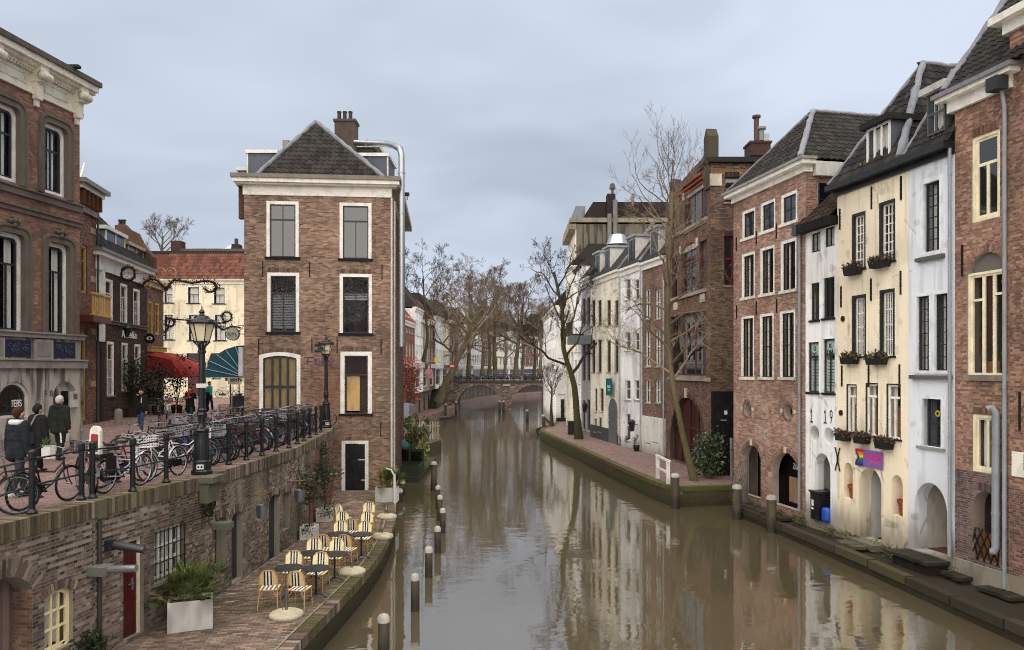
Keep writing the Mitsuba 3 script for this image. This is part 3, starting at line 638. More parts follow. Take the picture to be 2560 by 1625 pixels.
# ---------- the tall brick house at the end of the quay ----------
ch = thing('brick_house', 'tall brown brick house at the end of the quay with dark tiled hip roof', 'house')
fF = Fac((-12.3, 34.9), (-5.67, 35.5))
fs = Fac((-5.67, 35.5), (-6.72, 47.2)); fl = Fac((-13.3, 46.6), (-12.3, 34.9))
zc0, zc1 = 14.35, 14.98
FW = {'r1l': (666, 502, 747, 643), 'r1r': (849, 506, 929, 647), 'r2l': (668, 681, 748, 830), 'r2r': (849, 684, 930, 833), 'r3l': (648, 880, 751, 1020), 'r3r': (851, 879, 930, 1034), 'door': (854, 1101, 921, 1229)}
R = {k: fF.rect(*v) for k, v in FW.items()}
R['r3l'] = (*R['r3l'][:2], STREET + 0.2, R['r3l'][3])
R['door'] = (*R['door'][:2], WHARF, R['door'][3])
holes = [arch_poly(*R[k], 0.16 if k == 'r3l' else 0) for k in R]
P = shell(ch, fF, 0, fF.L, 0.2, zc1, holes, col=hexc('8d8072'), depth=11.6)
def f_tint(pos, col):
    n = meshkit.fbm(pos * [0.7, 0.7, 0.7], 3, 61)[:, None]
    low = np.clip((7.6 - pos[:, 2:3]) / 2.0, 0, 1) * np.clip((n - 0.30) * 4, 0, 1)
    a = np.exp(-((pos[:, 0:1] + 8.35) / 0.8) ** 2 - ((pos[:, 2:3] - 5.6) / 1.5) ** 2)
    col = col * (1 - 0.55 * a) + hexc('8d4a33') * 0.55 * a
    dk = np.clip((meshkit.fbm(pos * [2, 2, .5], 3, 5)[:, None] - 0.55) * 4, 0, 1)
    return col * (1 - 0.2 * low) * (1 - 0.35 * dk)
lay_bricks(ch, fF, P.intersection(sbox(0, WHARF, fF.L, zc0)), 'brown', tint=f_tint, bond=False, k=1.42)
for f_ in (fs,): lay_bricks(ch + '__side', f_, sbox(0.02, WHARF, f_.L, zc0), 'dark', named=0, bond=False)
for f_ in (fl,): lay_bricks(ch + '__left_side', f_, sbox(0.02, STREET, f_.L, zc0), 'dark', named=0, bond=False)
for k, o in dict(r1l=dict(), r1r=dict(), r2l=dict(blind=(0.05, 0.7, '77797a')), r2r=dict(blind=(0.60, 0.7, 'a0a2a0'))).items():
    window(ch, fF, *R[k], rec=0.02, casing=WHITE, cw=0.15, sash=BLACK, fw=0.055, nx=2, ny=1, trans=0.72 if k != 'r2l' else 0.70, top=(2 if k == 'r1l' else 1, 1), bar=0.035, sill=BLACK, sillh=0.12, **o)
soldier(ch, fF, R['r2l'][0], R['r2l'][1], R['r2l'][3] + 0.01, 0.2, 'brown', 0.9); soldier(ch, fF, R['r2r'][0], R['r2r'][1], R['r2r'][3] + 0.01, 0.2, 'brown', 0.9)
k3 = window(ch, fF, *R['r3l'], rec=0.02, casing=WHITE, cw=0.17, sash=BLACK, fw=0.06, nx=4, ny=2, bar=0.09, rise=0.14, behind=[('8d7c5c', 0.0, 1.0, 0.0, 1.0)], label='wide shallow-arched window with brown paper behind dark bars')
soldier(ch, fF, R['r3l'][0] - 0.05, R['r3l'][1] + 0.05, R['r3l'][3], 0.2, 'brown', 0.9, rise=0.16); soldier(ch, fF, R['r3r'][0], R['r3r'][1], R['r3r'][3] + 0.01, 0.2, 'brown', 0.85); soldier(ch, fF, R['door'][0], R['door'][1], R['door'][3] + 0.01, 0.12, 'red', 0.8)
window(ch, fF, *R['r3r'], rec=0.02, casing=WHITE, cw=0.19, sash=hexc('231a18'), fw=0.07, nx=1, ny=1, trans=0.68, sill=BLACK, sillh=0.1, behind=[('c8a772', 0.02, 0.66, 0.02, 0.66), ('2c2022', 0.0, 1.0, 0.68, 1.0), ('3a2f2c', 0.66, 1.0, 0.0, 0.66)], label='window with a tan board behind its lower pane')
dk = plank_door(ch, fF, *R['door'], -0.03, hexc('0d1016'), 5, WHITE, fw=0.16, handle=False)
mb = MB(hexc('c9cac8'))
for z in (1.15, 2.1, 2.85): fF.box(mb, R['door'][0] + (0.75 if z > 1.5 else 0.9), R['door'][1] - 0.12, z, z + 0.045, -0.02, 0.0)
put(f'{dk}__hinge', mb, 'vc_paint')
# cornice: architrave, fascia and gutter, wrapping to both sides
def cornice(key, f, s0, s1, steps, name='cornice', bsdf='vc_paint', sub=None):
    for i, (z0, z1, out, col) in enumerate(steps):
        mb = MB(hexc(col)); f.box(mb, s0 - out, s1 + out, z0, z1, -0.25, out); put(f'{key}__{name}', mb, bsdf)
cornice(ch, fF, 0, fF.L, [(14.35, 14.80, 0.05, 'e2ded3'), (14.80, 14.88, 0.30, 'c9c2b2'), (14.88, 15.06, 0.42, 'e4e0d6'), (15.06, 15.24, 0.50, '6f675d')])
for f_, sgn in ((fs, 1), (fl, -1)):
    mb = MB(hexc('8c8375')); f_.box(mb, 0.3 if sgn > 0 else 0.0, f_.L if sgn > 0 else f_.L - 0.3, 14.35, 14.85, -0.2, 0.06); f_.box(mb, 0.52 if sgn > 0 else 0, f_.L if sgn > 0 else f_.L - 0.52, 14.9, 15.22, -0.2, 0.5); put(f'{ch}__side_cornice', mb, 'vc_matte')
    if sgn < 0:
        for s in np.linspace(1.5, f_.L - 0.9, 6):
            mb = MB(hexc('5c4a3a')); f_.prism(mb, Polygon([(s - .14, 13.4), (s + .14, 13.4), (s + .16, 14.9), (s - .16, 14.9)]), 0.0, 0.45); put(f'{ch}__bracket', mb, 'vc_matte')
# roof
A = fF.w(0.42, 15.2, 0.0); B = fF.w(fF.L - 0.12, 15.2, 0.0); AP = at(790, 305, 38.1); e_ = (B - A) / np.linalg.norm(B - A)
mid = (A + B) / 2; u_ = AP - mid; u_ -= e_ * (u_ @ e_); hh = np.linalg.norm(u_); u_ /= hh; a_ap = (AP - A) @ e_
LL = np.linalg.norm(B - A)
mb = MB(hexc('242221')); mb.raw([A, B, AP], [[0, 1, 2]])
back = np.array([-0.09, 0.996, 0]); RE = AP + back * 9
mb.raw([B, B + back * 11, RE, AP], [[0, 1, 2, 3]]); mb.raw([A, AP, RE, A + back * 11], [[0, 1, 2, 3]]); mb.raw([B + back * 11, A + back * 11, RE], [[0, 1, 2]]); put(f'{ch}__roof', mb, 'vc_matte')
tiles(f'{ch}__roof', A + u_ * 0.0, e_, u_, Polygon([(0.12, 0), (LL - 0.12, 0), (a_ap, hh - 0.1)]), w=0.27, l=0.335)
lead(ch, A + np.array([0.1, 0, 0.04]), AP + np.array([0, 0, 0.03]), 0.30); lead(ch, B + np.array([-0.1, 0, 0.04]), AP + np.array([0, 0, 0.03]), 0.30)
lead(ch, AP, RE, 0.25, name='ridge')
# dormers on both flanks: their lead cheeks face the canal
def dormer_box(px0, px1, y0, y1, Y, dep, glass_side=None):
    p, q = at(px0, y1, Y), at(px1, y0, Y); k = nk(f'{ch}__dormer')
    mb = MB(hexc('5f646e')); mb.box(p[0], q[0], Y, Y + dep, p[2], q[2] - 0.16); put(f'{k}__cheek', mb, 'vc_matte')
    mb = MB(hexc('dcdad4')); mb.box(p[0] - 0.10, q[0] + 0.10, Y - 0.08, Y + dep + 0.1, q[2] - 0.16, q[2]); put(f'{k}__flat_roof', mb, 'vc_paint')
    sx = p[0] - 0.03 if glass_side == 'l' else q[0] - 0.03
    mb = MB(hexc('d5d3cc')); mb.box(sx, sx + 0.06, Y - 0.02, Y + 0.1, p[2], q[2] - 0.16); put(f'{k}__post', mb, 'vc_paint')
    return p, q
dormer_box(619, 690, 375, 447, 37.0, 2.2, 'l'); dormer_box(890, 969, 383, 452, 36.9, 2.2, 'r')
p, q = at(594, 447, 38.5), at(616, 418, 38.5); mb = MB(hexc('70757c')); mb.box(p[0], q[0], 38.5, 40.5, p[2], q[2] - 0.2); mb.box(p[0] - .06, q[0] + .06, 38.4, 40.6, q[2] - 0.18, q[2], None, hexc('c9d0cc')); put(f'{ch}__roof_hatch', mb, 'vc_matte')
p, q = at(882, 372, 40), at(948, 358, 40); mb = MB(hexc('d4d2cb')); mb.box(p[0], q[0], 40, 42, q[2] - 0.2, q[2]); mb.box(p[0], q[0] - 0.3, 40.1, 42, p[2] - 0.6, q[2] - 0.21, None, hexc('3a3836')); put(f'{ch}__roof_hatch', mb, 'vc_matte')
p, q = at(706, 385, 41), at(722, 350, 41); mb = MB(hexc('8d8a82')); mb.box(p[0], q[0], 41, 42, p[2], q[2]); put(f'{ch}__roof_hatch', mb, 'vc_matte')
p, q = at(836, 392, 39.5), at(887, 303, 39.5); k = nk(f'{ch}__chimney')
mb = MB(hexc('574c45')); mb.box(p[0], q[0], 39.5, 40.4, p[2], q[2]); mb.box(p[0] - .06, q[0] + .06, 39.44, 40.46, q[2], q[2] + .12); put(f'{k}__stack', mb, 'vc_matte')
for x in (848, 862, 876):
    c = at(x, 303, 39.9); mb = MB(hexc('4a3c36')); mb.lathe_f([(0.001, .1), (.12, .1), (.105, .1), (.1, .44), (.12, .45), (.12, .5), (.08, .5), (.08, .1)], c, 12); put(f'{k}__pot', mb, 'vc_matte')
# the silver flue, downpipes
z0 = 5.2
pipe(ch, [at(888, 357, 38.5), at(960, 359, 37.5), at(985, 364, 36.6), at(1000, 372, 36.0), at(1004, 390, 35.75), (at(1004, 390, 35.75)[0] + .02, 35.75, z0 + 2.2)], 0.15, hexc('a9acac'), 'flue', bsdf='vc_metal')
pipe(ch, [(-5.60, 35.36, 14.3), (-5.60, 35.36, 0.9)], 0.05, hexc('c7c2b6'), 'downpipe'); pipe(ch, [(-5.50, 35.6, 14.2), (-5.52, 35.62, 0.8)], 0.045, hexc('b8b3a8'), 'downpipe')
mb = MB(hexc('1a1a1c')); c = at(1018, 487, 36.5); mb.box(c[0] - .35, c[0] + .1, 36.4, 36.6, c[2] - .05, c[2] + .1); mb.box(c[0] - .02, c[0] + .02, 36.45, 36.5, c[2] - .25, c[2] - .05); put(f'{ch}__camera', mb, 'vc_paint')
for x, y in ((657, 672), (774, 674), (955, 680), (647, 868), (780, 863), (843, 864), (953, 867), (952, 1074)): anchor(ch, fF, *fF.px(x, y))
# violet scrawl on the wall
mb = MB(hexc('5b3f86'))
def scrawl(f, pts, d=0.012, r=0.022): mb.tube([f.w(*f.px(x, y), d) for x, y in pts], r, 4)
for pts in ([(768, 912), (770, 893), (785, 893)], [(770, 903), (782, 903)], [(790, 910), (788, 898), (797, 896), (800, 910), (789, 912)], [(806, 893), (806, 912), (818, 911), (816, 896), (806, 894)], [(812, 918), (815, 912), (826, 913), (832, 921)], [(822, 900), (828, 912), (834, 899)]): scrawl(fF, pts)
put(f'{ch}__graffiti', mb, 'vc_plain')

# ---------- right-hand houses by the water ----------
fR = Fac((10.2, 35.0), (13.8, 17.0)); fR = Fac((10.2, 35.0), (10.2 + 3.6 * 1.3, 35 - 18 * 1.3))
sR = lambda x: fR.px(x, CY)[0]
# rose brick house with three columns of windows
bh = thing('rose_brick_house', 'rose brick canal house with three columns of white-framed windows and two round holes', 'house')
s0, s1 = sR(1834), sR(2014); ze = 13.95
rows = [((1855, 530, 1888, 587), (1901, 509, 1938, 569), (1952, 489, 1993, 548)), ((1854, 636, 1887, 739), (1900, 621, 1936, 730), (1951, 604, 1991, 721)), ((1852, 791, 1885, 943), (1899, 785, 1934, 943), (1949, 777, 1988, 943))]
wr = [[fR.rect(*w) for w in r] for r in rows]
def circ(f, x, y, r, ry=None): c = f.px(x, y); p = shapely.Point(*c).buffer(r, 12); return p
rh = [circ(fR, 1868, 1022, 0.31), circ(fR, 1970, 1028, 0.31)]
ar = [arch_poly(*fR.rect(1857, 1112, 1902, 1240)[:2], 0.75, fR.px(1880, 1112)[1], 0.55), arch_poly(*fR.rect(1931, 1131, 1999, 1250)[:2], 0.75, fR.px(1965, 1131)[1], 0.85)]
P = shell(bh, fR, s0, s1, 0.2, ze, [sbox(w[0], w[2], w[1], w[3]) for r in wr for w in r] + rh + ar, col=hexc('9a8d84'), depth=9, room=1.1)
def rose_tint(pos, col):
    n = meshkit.fbm(pos * 0.8, 3, 71)[:, None]; g = np.clip((n - 0.52) * 5, 0, 1) * np.clip((7.5 - pos[:, 2:3]) / 3, 0.1, 1)
    col = col * (1 - 0.4 * g) + hexc('a59a90') * 0.4 * g
    return col * (1 - 0.5 * np.clip((1.7 - pos[:, 2:3]) / 0.8, 0, 1))
lay_bricks(bh, fR, P, 'rose', tint=rose_tint, bond=False, k=1.45)
for ri, r in enumerate(wr):
    for w in r:
        window(bh, fR, *w, rec=0.05, casing=WHITE, cw=0.13, sash=BLACK, fw=0.035, nx=2 if ri == 0 else 3, ny=2 if ri < 1 else 3, top=(3, 2), bar=0.02, trans=None if ri < 2 else 0.50, sill=hexc('d9d5ca'), sillh=0.12, curtain=[(0.0, 0.25)] if ri else None)
for (x, y) in ((1868, 1022), (1970, 1028)):
    c = fR.px(x, y); mb = MB(hexc('8a6a5e'))
    for a in np.arange(0, 2 * math.pi, 0.24):
        b = MB(tones('rose', 1)[0]); b.boxes([[0.37, 0, 0.005]], [[0.10, 0.065, 0.03]]); M = np.eye(4); M[:2, :2] = [[math.cos(a), -math.sin(a)], [math.sin(a), math.cos(a)]]; M[:3, 3] = (c[0], c[1], 0); mb.add(b, fR.M4 @ M)
    for a in (0, math.pi): b = MB(hexc('c9bfae')); b.boxes([[c[0] + 0.47 * math.cos(a), c[1], 0.0]], [[0.16, 0.14, 0.03]]); mb.add(b, fR.M4)
    put(f'{bh}__round_hole', mb, 'vc_matte')
c = fR.px(1914, 1029); mb = MB(hexc('a08f7a')); fR.box(mb, c[0] - .24, c[0] + .24, c[1] - .32, c[1] + .3, 0.0, 0.05); b = MB(hexc('8a7a66')); b.lathe([(0.01, .10), (.1, .08), (.16, .0)], (0, 0, 0), 10); M = np.eye(4); M[:3, 3] = (c[0], c[1], .05); mb.add(b, fR.M4 @ M); put(f'{bh}__stone_plaque', mb, 'vc_matte')
for p_, txt in zip(ar, (1, 2)):
    x0, z0, x1, z1 = p_.bounds; soldier(bh, fR, x0, x1, z1, 0.2, 'rose', 0.95, rise=min(0.55 if txt == 1 else 0.75, (x1 - x0) / 2 - .01), name='arch'); mid = (x0 + x1) / 2
    mb = MB(hexc('c4b8a5')); fR.box(mb, mid - .07, mid + .07, z1 - .02, z1 + .24, 0.0, 0.05); put(f'{bh}__keystone', mb, 'vc_matte')
    mb = MB(hexc('0f0f10')); fR.box(mb, x0 - .1, x1 + .1, 1.9, z1 + .1, -0.85, -0.8); put(f'{bh}__shop_board', mb, 'vc_plain')
    lettering(bh, fR, 'Zuivelha', x0 + (0.25 if txt == 2 else 0.35), 2.2, -0.79, 0.24, hexc('d8d6cf'), sx=0.85); lettering(bh, fR, 'Sinds 19', x0 + .75, 1.98, -0.79, 0.09, hexc('d8d6cf'))
    if txt == 2: plank_door(bh, fR, x0 + .35, x1 - .02, 0.85, 1.9, -0.55, hexc('8a6d58'), 5, handle=False, name='wooden_hatch', bsdf='vc_matte'); mb = MB(hexc('b09880')); fR.box(mb, x0 - 0.3, x0 + .0, 1.85, 2.02, 0.0, 0.04); put(f'{bh}__impost', mb, 'vc_matte')
cornice(bh, fR, s0 + .05, s1 - .02, [(ze, ze + .26, 0.10, 'dedad0'), (ze + .26, ze + .42, 0.34, 'e4e1d8'), (ze + .42, ze + .52, 0.42, '8a8880')])
# hip roof: front triangle, slope facing us
def hiproof(key, f, s0, s1, z, apx, apy, back=7, pal=('33302e', '3d3936', '2a2826', '44403c', '2f2d2b'), out=0.3, w=0.26, l=0.33, rightn=220):
    A, B = f.w(s0 - .1, z, out), f.w(s1 + .1, z, out); e = f.S; mid = (A + B) / 2; dirx = -f.N
    r = np.array([(apx - CX) / F, 1.0, (CY - apy) / F])
    # depth along -N at which the middle of the facade meets the pixel column of the apex
    t = (r[0] * mid[1] - mid[0]) / (dirx[0] - r[0] * dirx[1]); ap = mid + dirx * t; ap[2] = EYE + r[2] * ap[1]
    RE = ap + dirx * back; Bb, Ab = B + dirx * (back + t), A + dirx * (back + t)
    mb = MB(hexc('262322')); mb.raw([A, B, ap], [[0, 1, 2]]); mb.raw([B, Bb, RE, ap], [[0, 1, 2, 3]]); mb.raw([A, ap, RE, Ab], [[0, 1, 2, 3]]); k = put(f'{key}__roof', mb, 'vc_matte')
    u = ap - mid; h = np.linalg.norm(u); u /= h; L = (B - A) @ e
    tiles(k, A, e, u, Polygon([(.1, 0), (L - .1, 0), (L / 2, h - .1)]), pal, w, l, named=80)
    mid2 = B + dirx * t; u2 = ap - mid2; h2 = np.linalg.norm(u2); u2 /= h2
    tiles(k, B, dirx, u2, Polygon([(.05, 0), (back + t, 0), (back + t, h2), (t, h2)]), pal, w, l, named=rightn)
    lead(key, B + [0, 0, .05], ap + [0, 0, .05], 0.34); lead(key, A + [0, 0, .05], ap + [0, 0, .05], 0.2); lead(key, ap + [0, 0, .04], RE + [0, 0, .04], 0.24, name='ridge', col=hexc('8b8d92'))
    return ap, B, dirx, u2, t
apb, Bb_, dx_, ub_, tb_ = hiproof(bh, fR, s0, s1, ze + .5, 2032, 280)
# end wall facing us, with the dark loft window
fE = Fac(fR.w(s1, 0)[:2], (fR.w(s1, 0) - fR.N * 6)[:2])
wE = (0.55, 2.2, 11.55, 13.55)
lay_bricks(bh + '__end', fE, sbox(0.0, 9.5, 6, ze).difference(sbox(0.5, 11.5, 2.25, 13.6)), 'red', named=0, bond=False)
mb = MB(hexc('c9c9c4')); fE.box(mb, 0.32, 4.5, ze - .15, ze + .4, 0.0, 0.2); put(f'{bh}__end_fascia', mb, 'vc_paint')
mb = MB(hexc('0c0e12')); fE.box(mb, *wE, 0.01, 0.03); put(f'{bh}__loft_window__panes', mb, 'vc_gloss')
mb = MB(hexc('1e2530'))
for t in np.linspace(wE[0], wE[1], 4): fE.box(mb, t - .025, t + .025, wE[2], wE[3], 0.031, 0.06)
for z in (12.2, 12.9): fE.box(mb, wE[0], wE[1], z - .02, z + .02, 0.031, 0.055)
put(f'{bh}__loft_window__bars', mb, 'vc_paint')
mb = MB(hexc('3a1c18'))
for t in np.linspace(0.6, 2.2, 9): fE.box(mb, t - .02, t + .02, 11.3, 11.9, 0.2, 0.24)
fE.box(mb, .55, 2.25, 11.9, 11.95, .19, .25); put(f'{bh}__loft_window__rail', mb, 'vc_matte')
mb = MB(hexc('4a5058')); sp = sR(2004); fR.box(mb, sp - .22, sp + .22, 11.55, 11.95, 0.02, 0.3); put(f'{bh}__hopper', mb, 'vc_matte'); pipe(bh, [fR.w(sp, 11.6, .1), fR.w(sp, 0.9, .1)], 0.06, hexc('7d8388'))
for x, y in ((1842, 610), (1892, 595), (1942, 577), (1843, 780), (1892, 770), (1943, 765)): anchor(bh, fR, *fR.px(x, y), 0.6)
# narrow white house
wh = thing('white_house', 'narrow white plastered canal house with dark windows and one tall arch', 'house')
s0, s1 = sR(2014), sR(2093)
wl = [(2028, 585, 2051, 627), (2062, 571, 2086, 613), (2027, 709, 2048, 799), (2058, 696, 2086, 793), (2020, 856, 2047, 981), (2058, 848, 2087, 983)]
wr = [fR.rect(*w) for w in wl]; zt = fR.px(2014, 583)[1]
rh = [circ(fR, 2036, 1083, 0.30), circ(fR, 2072, 1089, 0.30)]; x0, x1 = sR(2036), sR(2076); ap_ = arch_poly(x0, x1, 0.7, fR.px(2056, 1133)[1], 0.6)
P = shell(wh, fR, s0 + .004, s1, 0.2, zt, [sbox(w[0], w[2], w[1], w[3]) for w in wr] + rh + [ap_], 'plaster', WHITE_P, depth=8, thick=0.4)
for i, w in enumerate(wr):
    k = window(wh, fR, *w, rec=0.03, sash=GREEN, fw=0.055, nx=2, ny=1, trans=0.72 if i > 3 else None, top=(1, 1), bar=0.04, sill=BLACK if i > 1 else None, behind=[('b7bfc0', 0.02, 0.98, 0.0, 0.62), ('a9c3c4', 0.0, 1.0, 0.74, 1.0)] if i > 3 else None, curtain=[(.1, .4)] if i < 2 else None)
    if i > 3:
        top, lo = (('O', 'OC') if i == 4 else ('K', 'OM')); W_ = w[1] - w[0]
        lettering(k, fR, top, w[0] + W_ * .4, w[3] - .33, -.055, .16, hexc('1d2b28')); lettering(k, fR, lo, w[0] + W_ * .22, w[3] - .56, -.055, .16, hexc('1d2b28'))
        mb = MB(hexc('4a5658'))
        for q in range(9): fR.box(mb, w[0] + .12, w[1] - .12, w[2] + .25 + q * .12, w[2] + .28 + q * .12, -.115, -.11)
        put(f'{k}__print', mb, 'vc_plain')
for (x, y, t) in ((2028, 1040, '1'), (2062, 1042, '1'), (2077, 1042, '9')):
    c = fR.px(x, y); lettering(wh, fR, t, c[0] - .08, c[1] - .25, 0.0, 0.5, hexc('1b1a19'), 'iron_numeral', bold=False, sx=.5)
x0, z0, x1, z1 = ap_.bounds; mb = MB(hexc('15130f')); fR.box(mb, x0 - .1, x1 + .1, .6, z1 + .1, -.9, -.85); put(f'{wh}__passage', mb, 'vc_plain')
mb = MB(hexc('14110f')); fR.box(mb, s0 - .1, s1 + .05, zt - .02, zt + .28, 0.0, .35); put(f'{wh}__gutter', mb, 'vc_matte')
A, B = fR.w(s0 - .15, zt + .26, .3), fR.w(s1 - 0.02, zt + .26, .3); u = -fR.N * .8 + np.array([0, 0, .75]); u /= np.linalg.norm(u); mb = MB(hexc('2b211d')); mb.raw([A, B, B + u * 2.4, A + u * 2.4], [[0, 1, 2, 3]]); k = put(f'{wh}__roof', mb, 'vc_matte')
tiles(k, A, fR.S, u, sbox(.0, 0, (B - A) @ fR.S, 2.4), ('3a2a24', '4a352c', '33251f', '2b211d'), named=60)
# cream house
yh = thing('cream_house', 'cream plastered canal house with flower boxes and a purple banner above its arch', 'house')
s0, s1 = sR(2093), sR(2270); zt = 12.55
w1 = [fR.rect(2129, 537, 2164, 669), fR.rect(2197, 508, 2238, 650)]; w2 = [fR.rect(2129, 740, 2165, 890), fR.rect(2198, 726, 2237, 890)]; w3 = [fR.rect(2116, 960, 2142, 1081), fR.rect(2164, 957, 2195, 1091), fR.rect(2216, 959, 2252, 1099)]
n1, n2, dr_ = arch_poly(sR(2110), sR(2132), fR.px(2121, 1247)[1], fR.px(2121, 1157)[1], .3), arch_poly(sR(2229), sR(2257), fR.px(2243, 1290)[1], fR.px(2243, 1188)[1], .3), arch_poly(sR(2149), sR(2203), .55, fR.px(2176, 1170)[1], .55)
P = shell(yh, fR, s0 + .004, s1, 0.2, zt, [sbox(w[0], w[2], w[1], w[3]) for w in w1 + w2 + w3] + [n1, n2, dr_], 'plaster', CREAM_P, depth=8, thick=0.45, room=1.2)
for i, w in enumerate(w1 + w2):
    window(yh, fR, *w, rec=0.04, casing=hexc('232426'), cw=0.10 if i > 1 else .09, sash=hexc('eceae4'), fw=0.05, nx=3 if i < 2 else 4, ny=6 if i < 2 else 4, bar=0.032, sill=BLACK, sillh=.06, inner=.06)
for w in w3: window(yh, fR, *w, rec=0.03, casing=hexc('232426'), cw=0.035, sash=hexc('eceae4'), fw=0.06, nx=2, ny=1, trans=0.78, top=(1, 1), bar=0.06, sill=BLACK, sillh=.06, curtain=[(0, .35)], behind=[('6a4a34', .55, 1, 0, .6)])
mb = MB(hexc('b9a276'))
for z in np.arange(3.5, 12.4, .62): fR.box(mb, s0 + .02, s1 - .02, z, z + .014, 0.0, 0.006)
fl_ = MB(hexc('b9a276'))
for p_, nm in ((n1, 0), (n2, 1)):
    x0, z0, x1, z1 = p_.bounds; b = MB(hexc('c9a445')); fR.box(b, x0 - .05, x1 + .05, z0 - .05, z1 + .05, -.5, -.452); put(f'{yh}__niche', b, 'vc_matte')
x0, z0, x1, z1 = dr_.bounds; b = MB(hexc('2a231e')); fR.box(b, x0 - .1, x1 + .1, .5, z1 + .1, -1.2, -1.15); put(f'{yh}__passage', b, 'vc_plain'); b = MB(hexc('c9c9c6')); fR.box(b, x0 - .3, x0 - .004, .5, z1 - .2, -1.14, -.455); put(f'{yh}__passage_side', b, 'vc_matte')
b = MB(hexc('5a6a4c')); fR.box(b, x0 + .5, x1 - .1, .6, 2.1, -1.14, -1.1); fR.box(b, x0 + .55, x1 - .2, .7, 1.3, -1.09, -1.06, hexc('9a4a2a')); put(f'{yh}__cellar_door', b, 'vc_matte')
b = MB(hexc('6a665a')); fR.box(b, x0 - .2, x1 + .2, .35, .56, -.1, .45); put(f'{yh}__doorstep', b, 'vc_matte')
for x, y in ((2101, 548), (2180, 495), (2254, 470), (2104, 742), (2179, 724), (2253, 707), (2106, 940), (2173, 940), (2250, 940)): anchor(yh, fR, *fR.px(x, y), .75)
for x, y in ((2108, 797), (2103, 1032)): c = fR.px(x, y); b = MB(hexc('2a1d18')); fR.prism(b, shapely.Point(*c).buffer(.1, 8), 0, .04); put(f'{yh}__round_anchor', b, 'vc_matte')
c = fR.px(2096, 1148); b = MB(hexc('1a1816'))
for sg in (1, -1): b.tube([fR.w(c[0] + sg * .14, c[1] + .42, .04), fR.w(c[0] + sg * .02, c[1] + .1, .04), fR.w(c[0] + sg * .02, c[1] - .1, .04), fR.w(c[0] + sg * .14, c[1] - .42, .04)], .022, 5)
put(f'{yh}__cross_anchor', b, 'vc_matte')
# blue-white house
bw = thing('pale_blue_house', 'narrow pale blue plastered house with a wide open arch at the water', 'house')
t0, t1 = sR(2270), sR(2387)
v1, v2, v3 = fR.rect(2302, 453, 2358, 633), fR.rect(2287, 735, 2377, 935), fR.rect(2298, 986, 2360, 1122); ba = arch_poly(sR(2286), sR(2368), .75, fR.px(2327, 1207)[1], .85)
P = shell(bw, fR, t0 + .004, t1, 0.2, zt + .02, [sbox(w[0], w[2], w[1], w[3]) for w in (v1, v2, v3)] + [ba], 'plaster', BLUE_P, depth=8, thick=.45, room=2.6)
window(bw, fR, *v1, rec=.01, casing=hexc('dfe3e6'), cw=.13, sash=hexc('23282a'), fw=.04, nx=3, ny=6, bar=.03, inner=.08, proud=.03, curtain=[(0, 1)])
m_ = (v2[0] + v2[1]) / 2
for a, b_ in ((v2[0], m_), (m_ + .01, v2[1])): window(bw, fR, a, b_, *v2[2:], rec=.01, casing=hexc('dfe3e6'), cw=.10, sash=hexc('23282a'), fw=.04, nx=3, ny=6, bar=.025, inner=.06, proud=.03, curtain=[(0, 1)])
k = window(bw, fR, *v3, rec=.02, casing=hexc('dfe3e6'), cw=.12, sash=hexc('2c3032'), fw=.07, nx=2, ny=2, bar=.05, inner=.16, sill=hexc('8b8a86'), behind=[('3b3f41', 0, 1, 0, 1)]); c = fR.px(2331, 1034)
b = MB(hexc('b9a23c')); fR.prism(b, shapely.Point(c[0], c[1]).buffer(.10, 10), -.19, -.18); fR.prism(b, shapely.Point(c[0], c[1]).buffer(.05, 8), -.179, -.175, hexc('22221f')); put(f'{k}__sticker', b, 'vc_plain')
for (z, sl) in ((v1[2], v1), (v2[2] - .02, v2)): b = MB(hexc('5a5854')); fR.box(b, sl[0] - .1, sl[1] + .08, z - .14, z - .02, 0.0, .14); put(f'{bw}__sill', b, 'vc_matte')
x0, z0, x1, z1 = ba.bounds; b = MB(hexc('a69a86')); fR.box(b, x0 - .2, x1 + .6, .7, z1 + .2, -2.5, -2.45); fR.box(b, x0 - .25, x0 - .004, .7, z1, -2.44, -.455, hexc('b9b4a8')); fR.box(b, x0 - .2, x1 + .6, .70, .76, -2.44, -.455, hexc('5a3a30')); put(f'{bw}__passage', b, 'vc_matte')
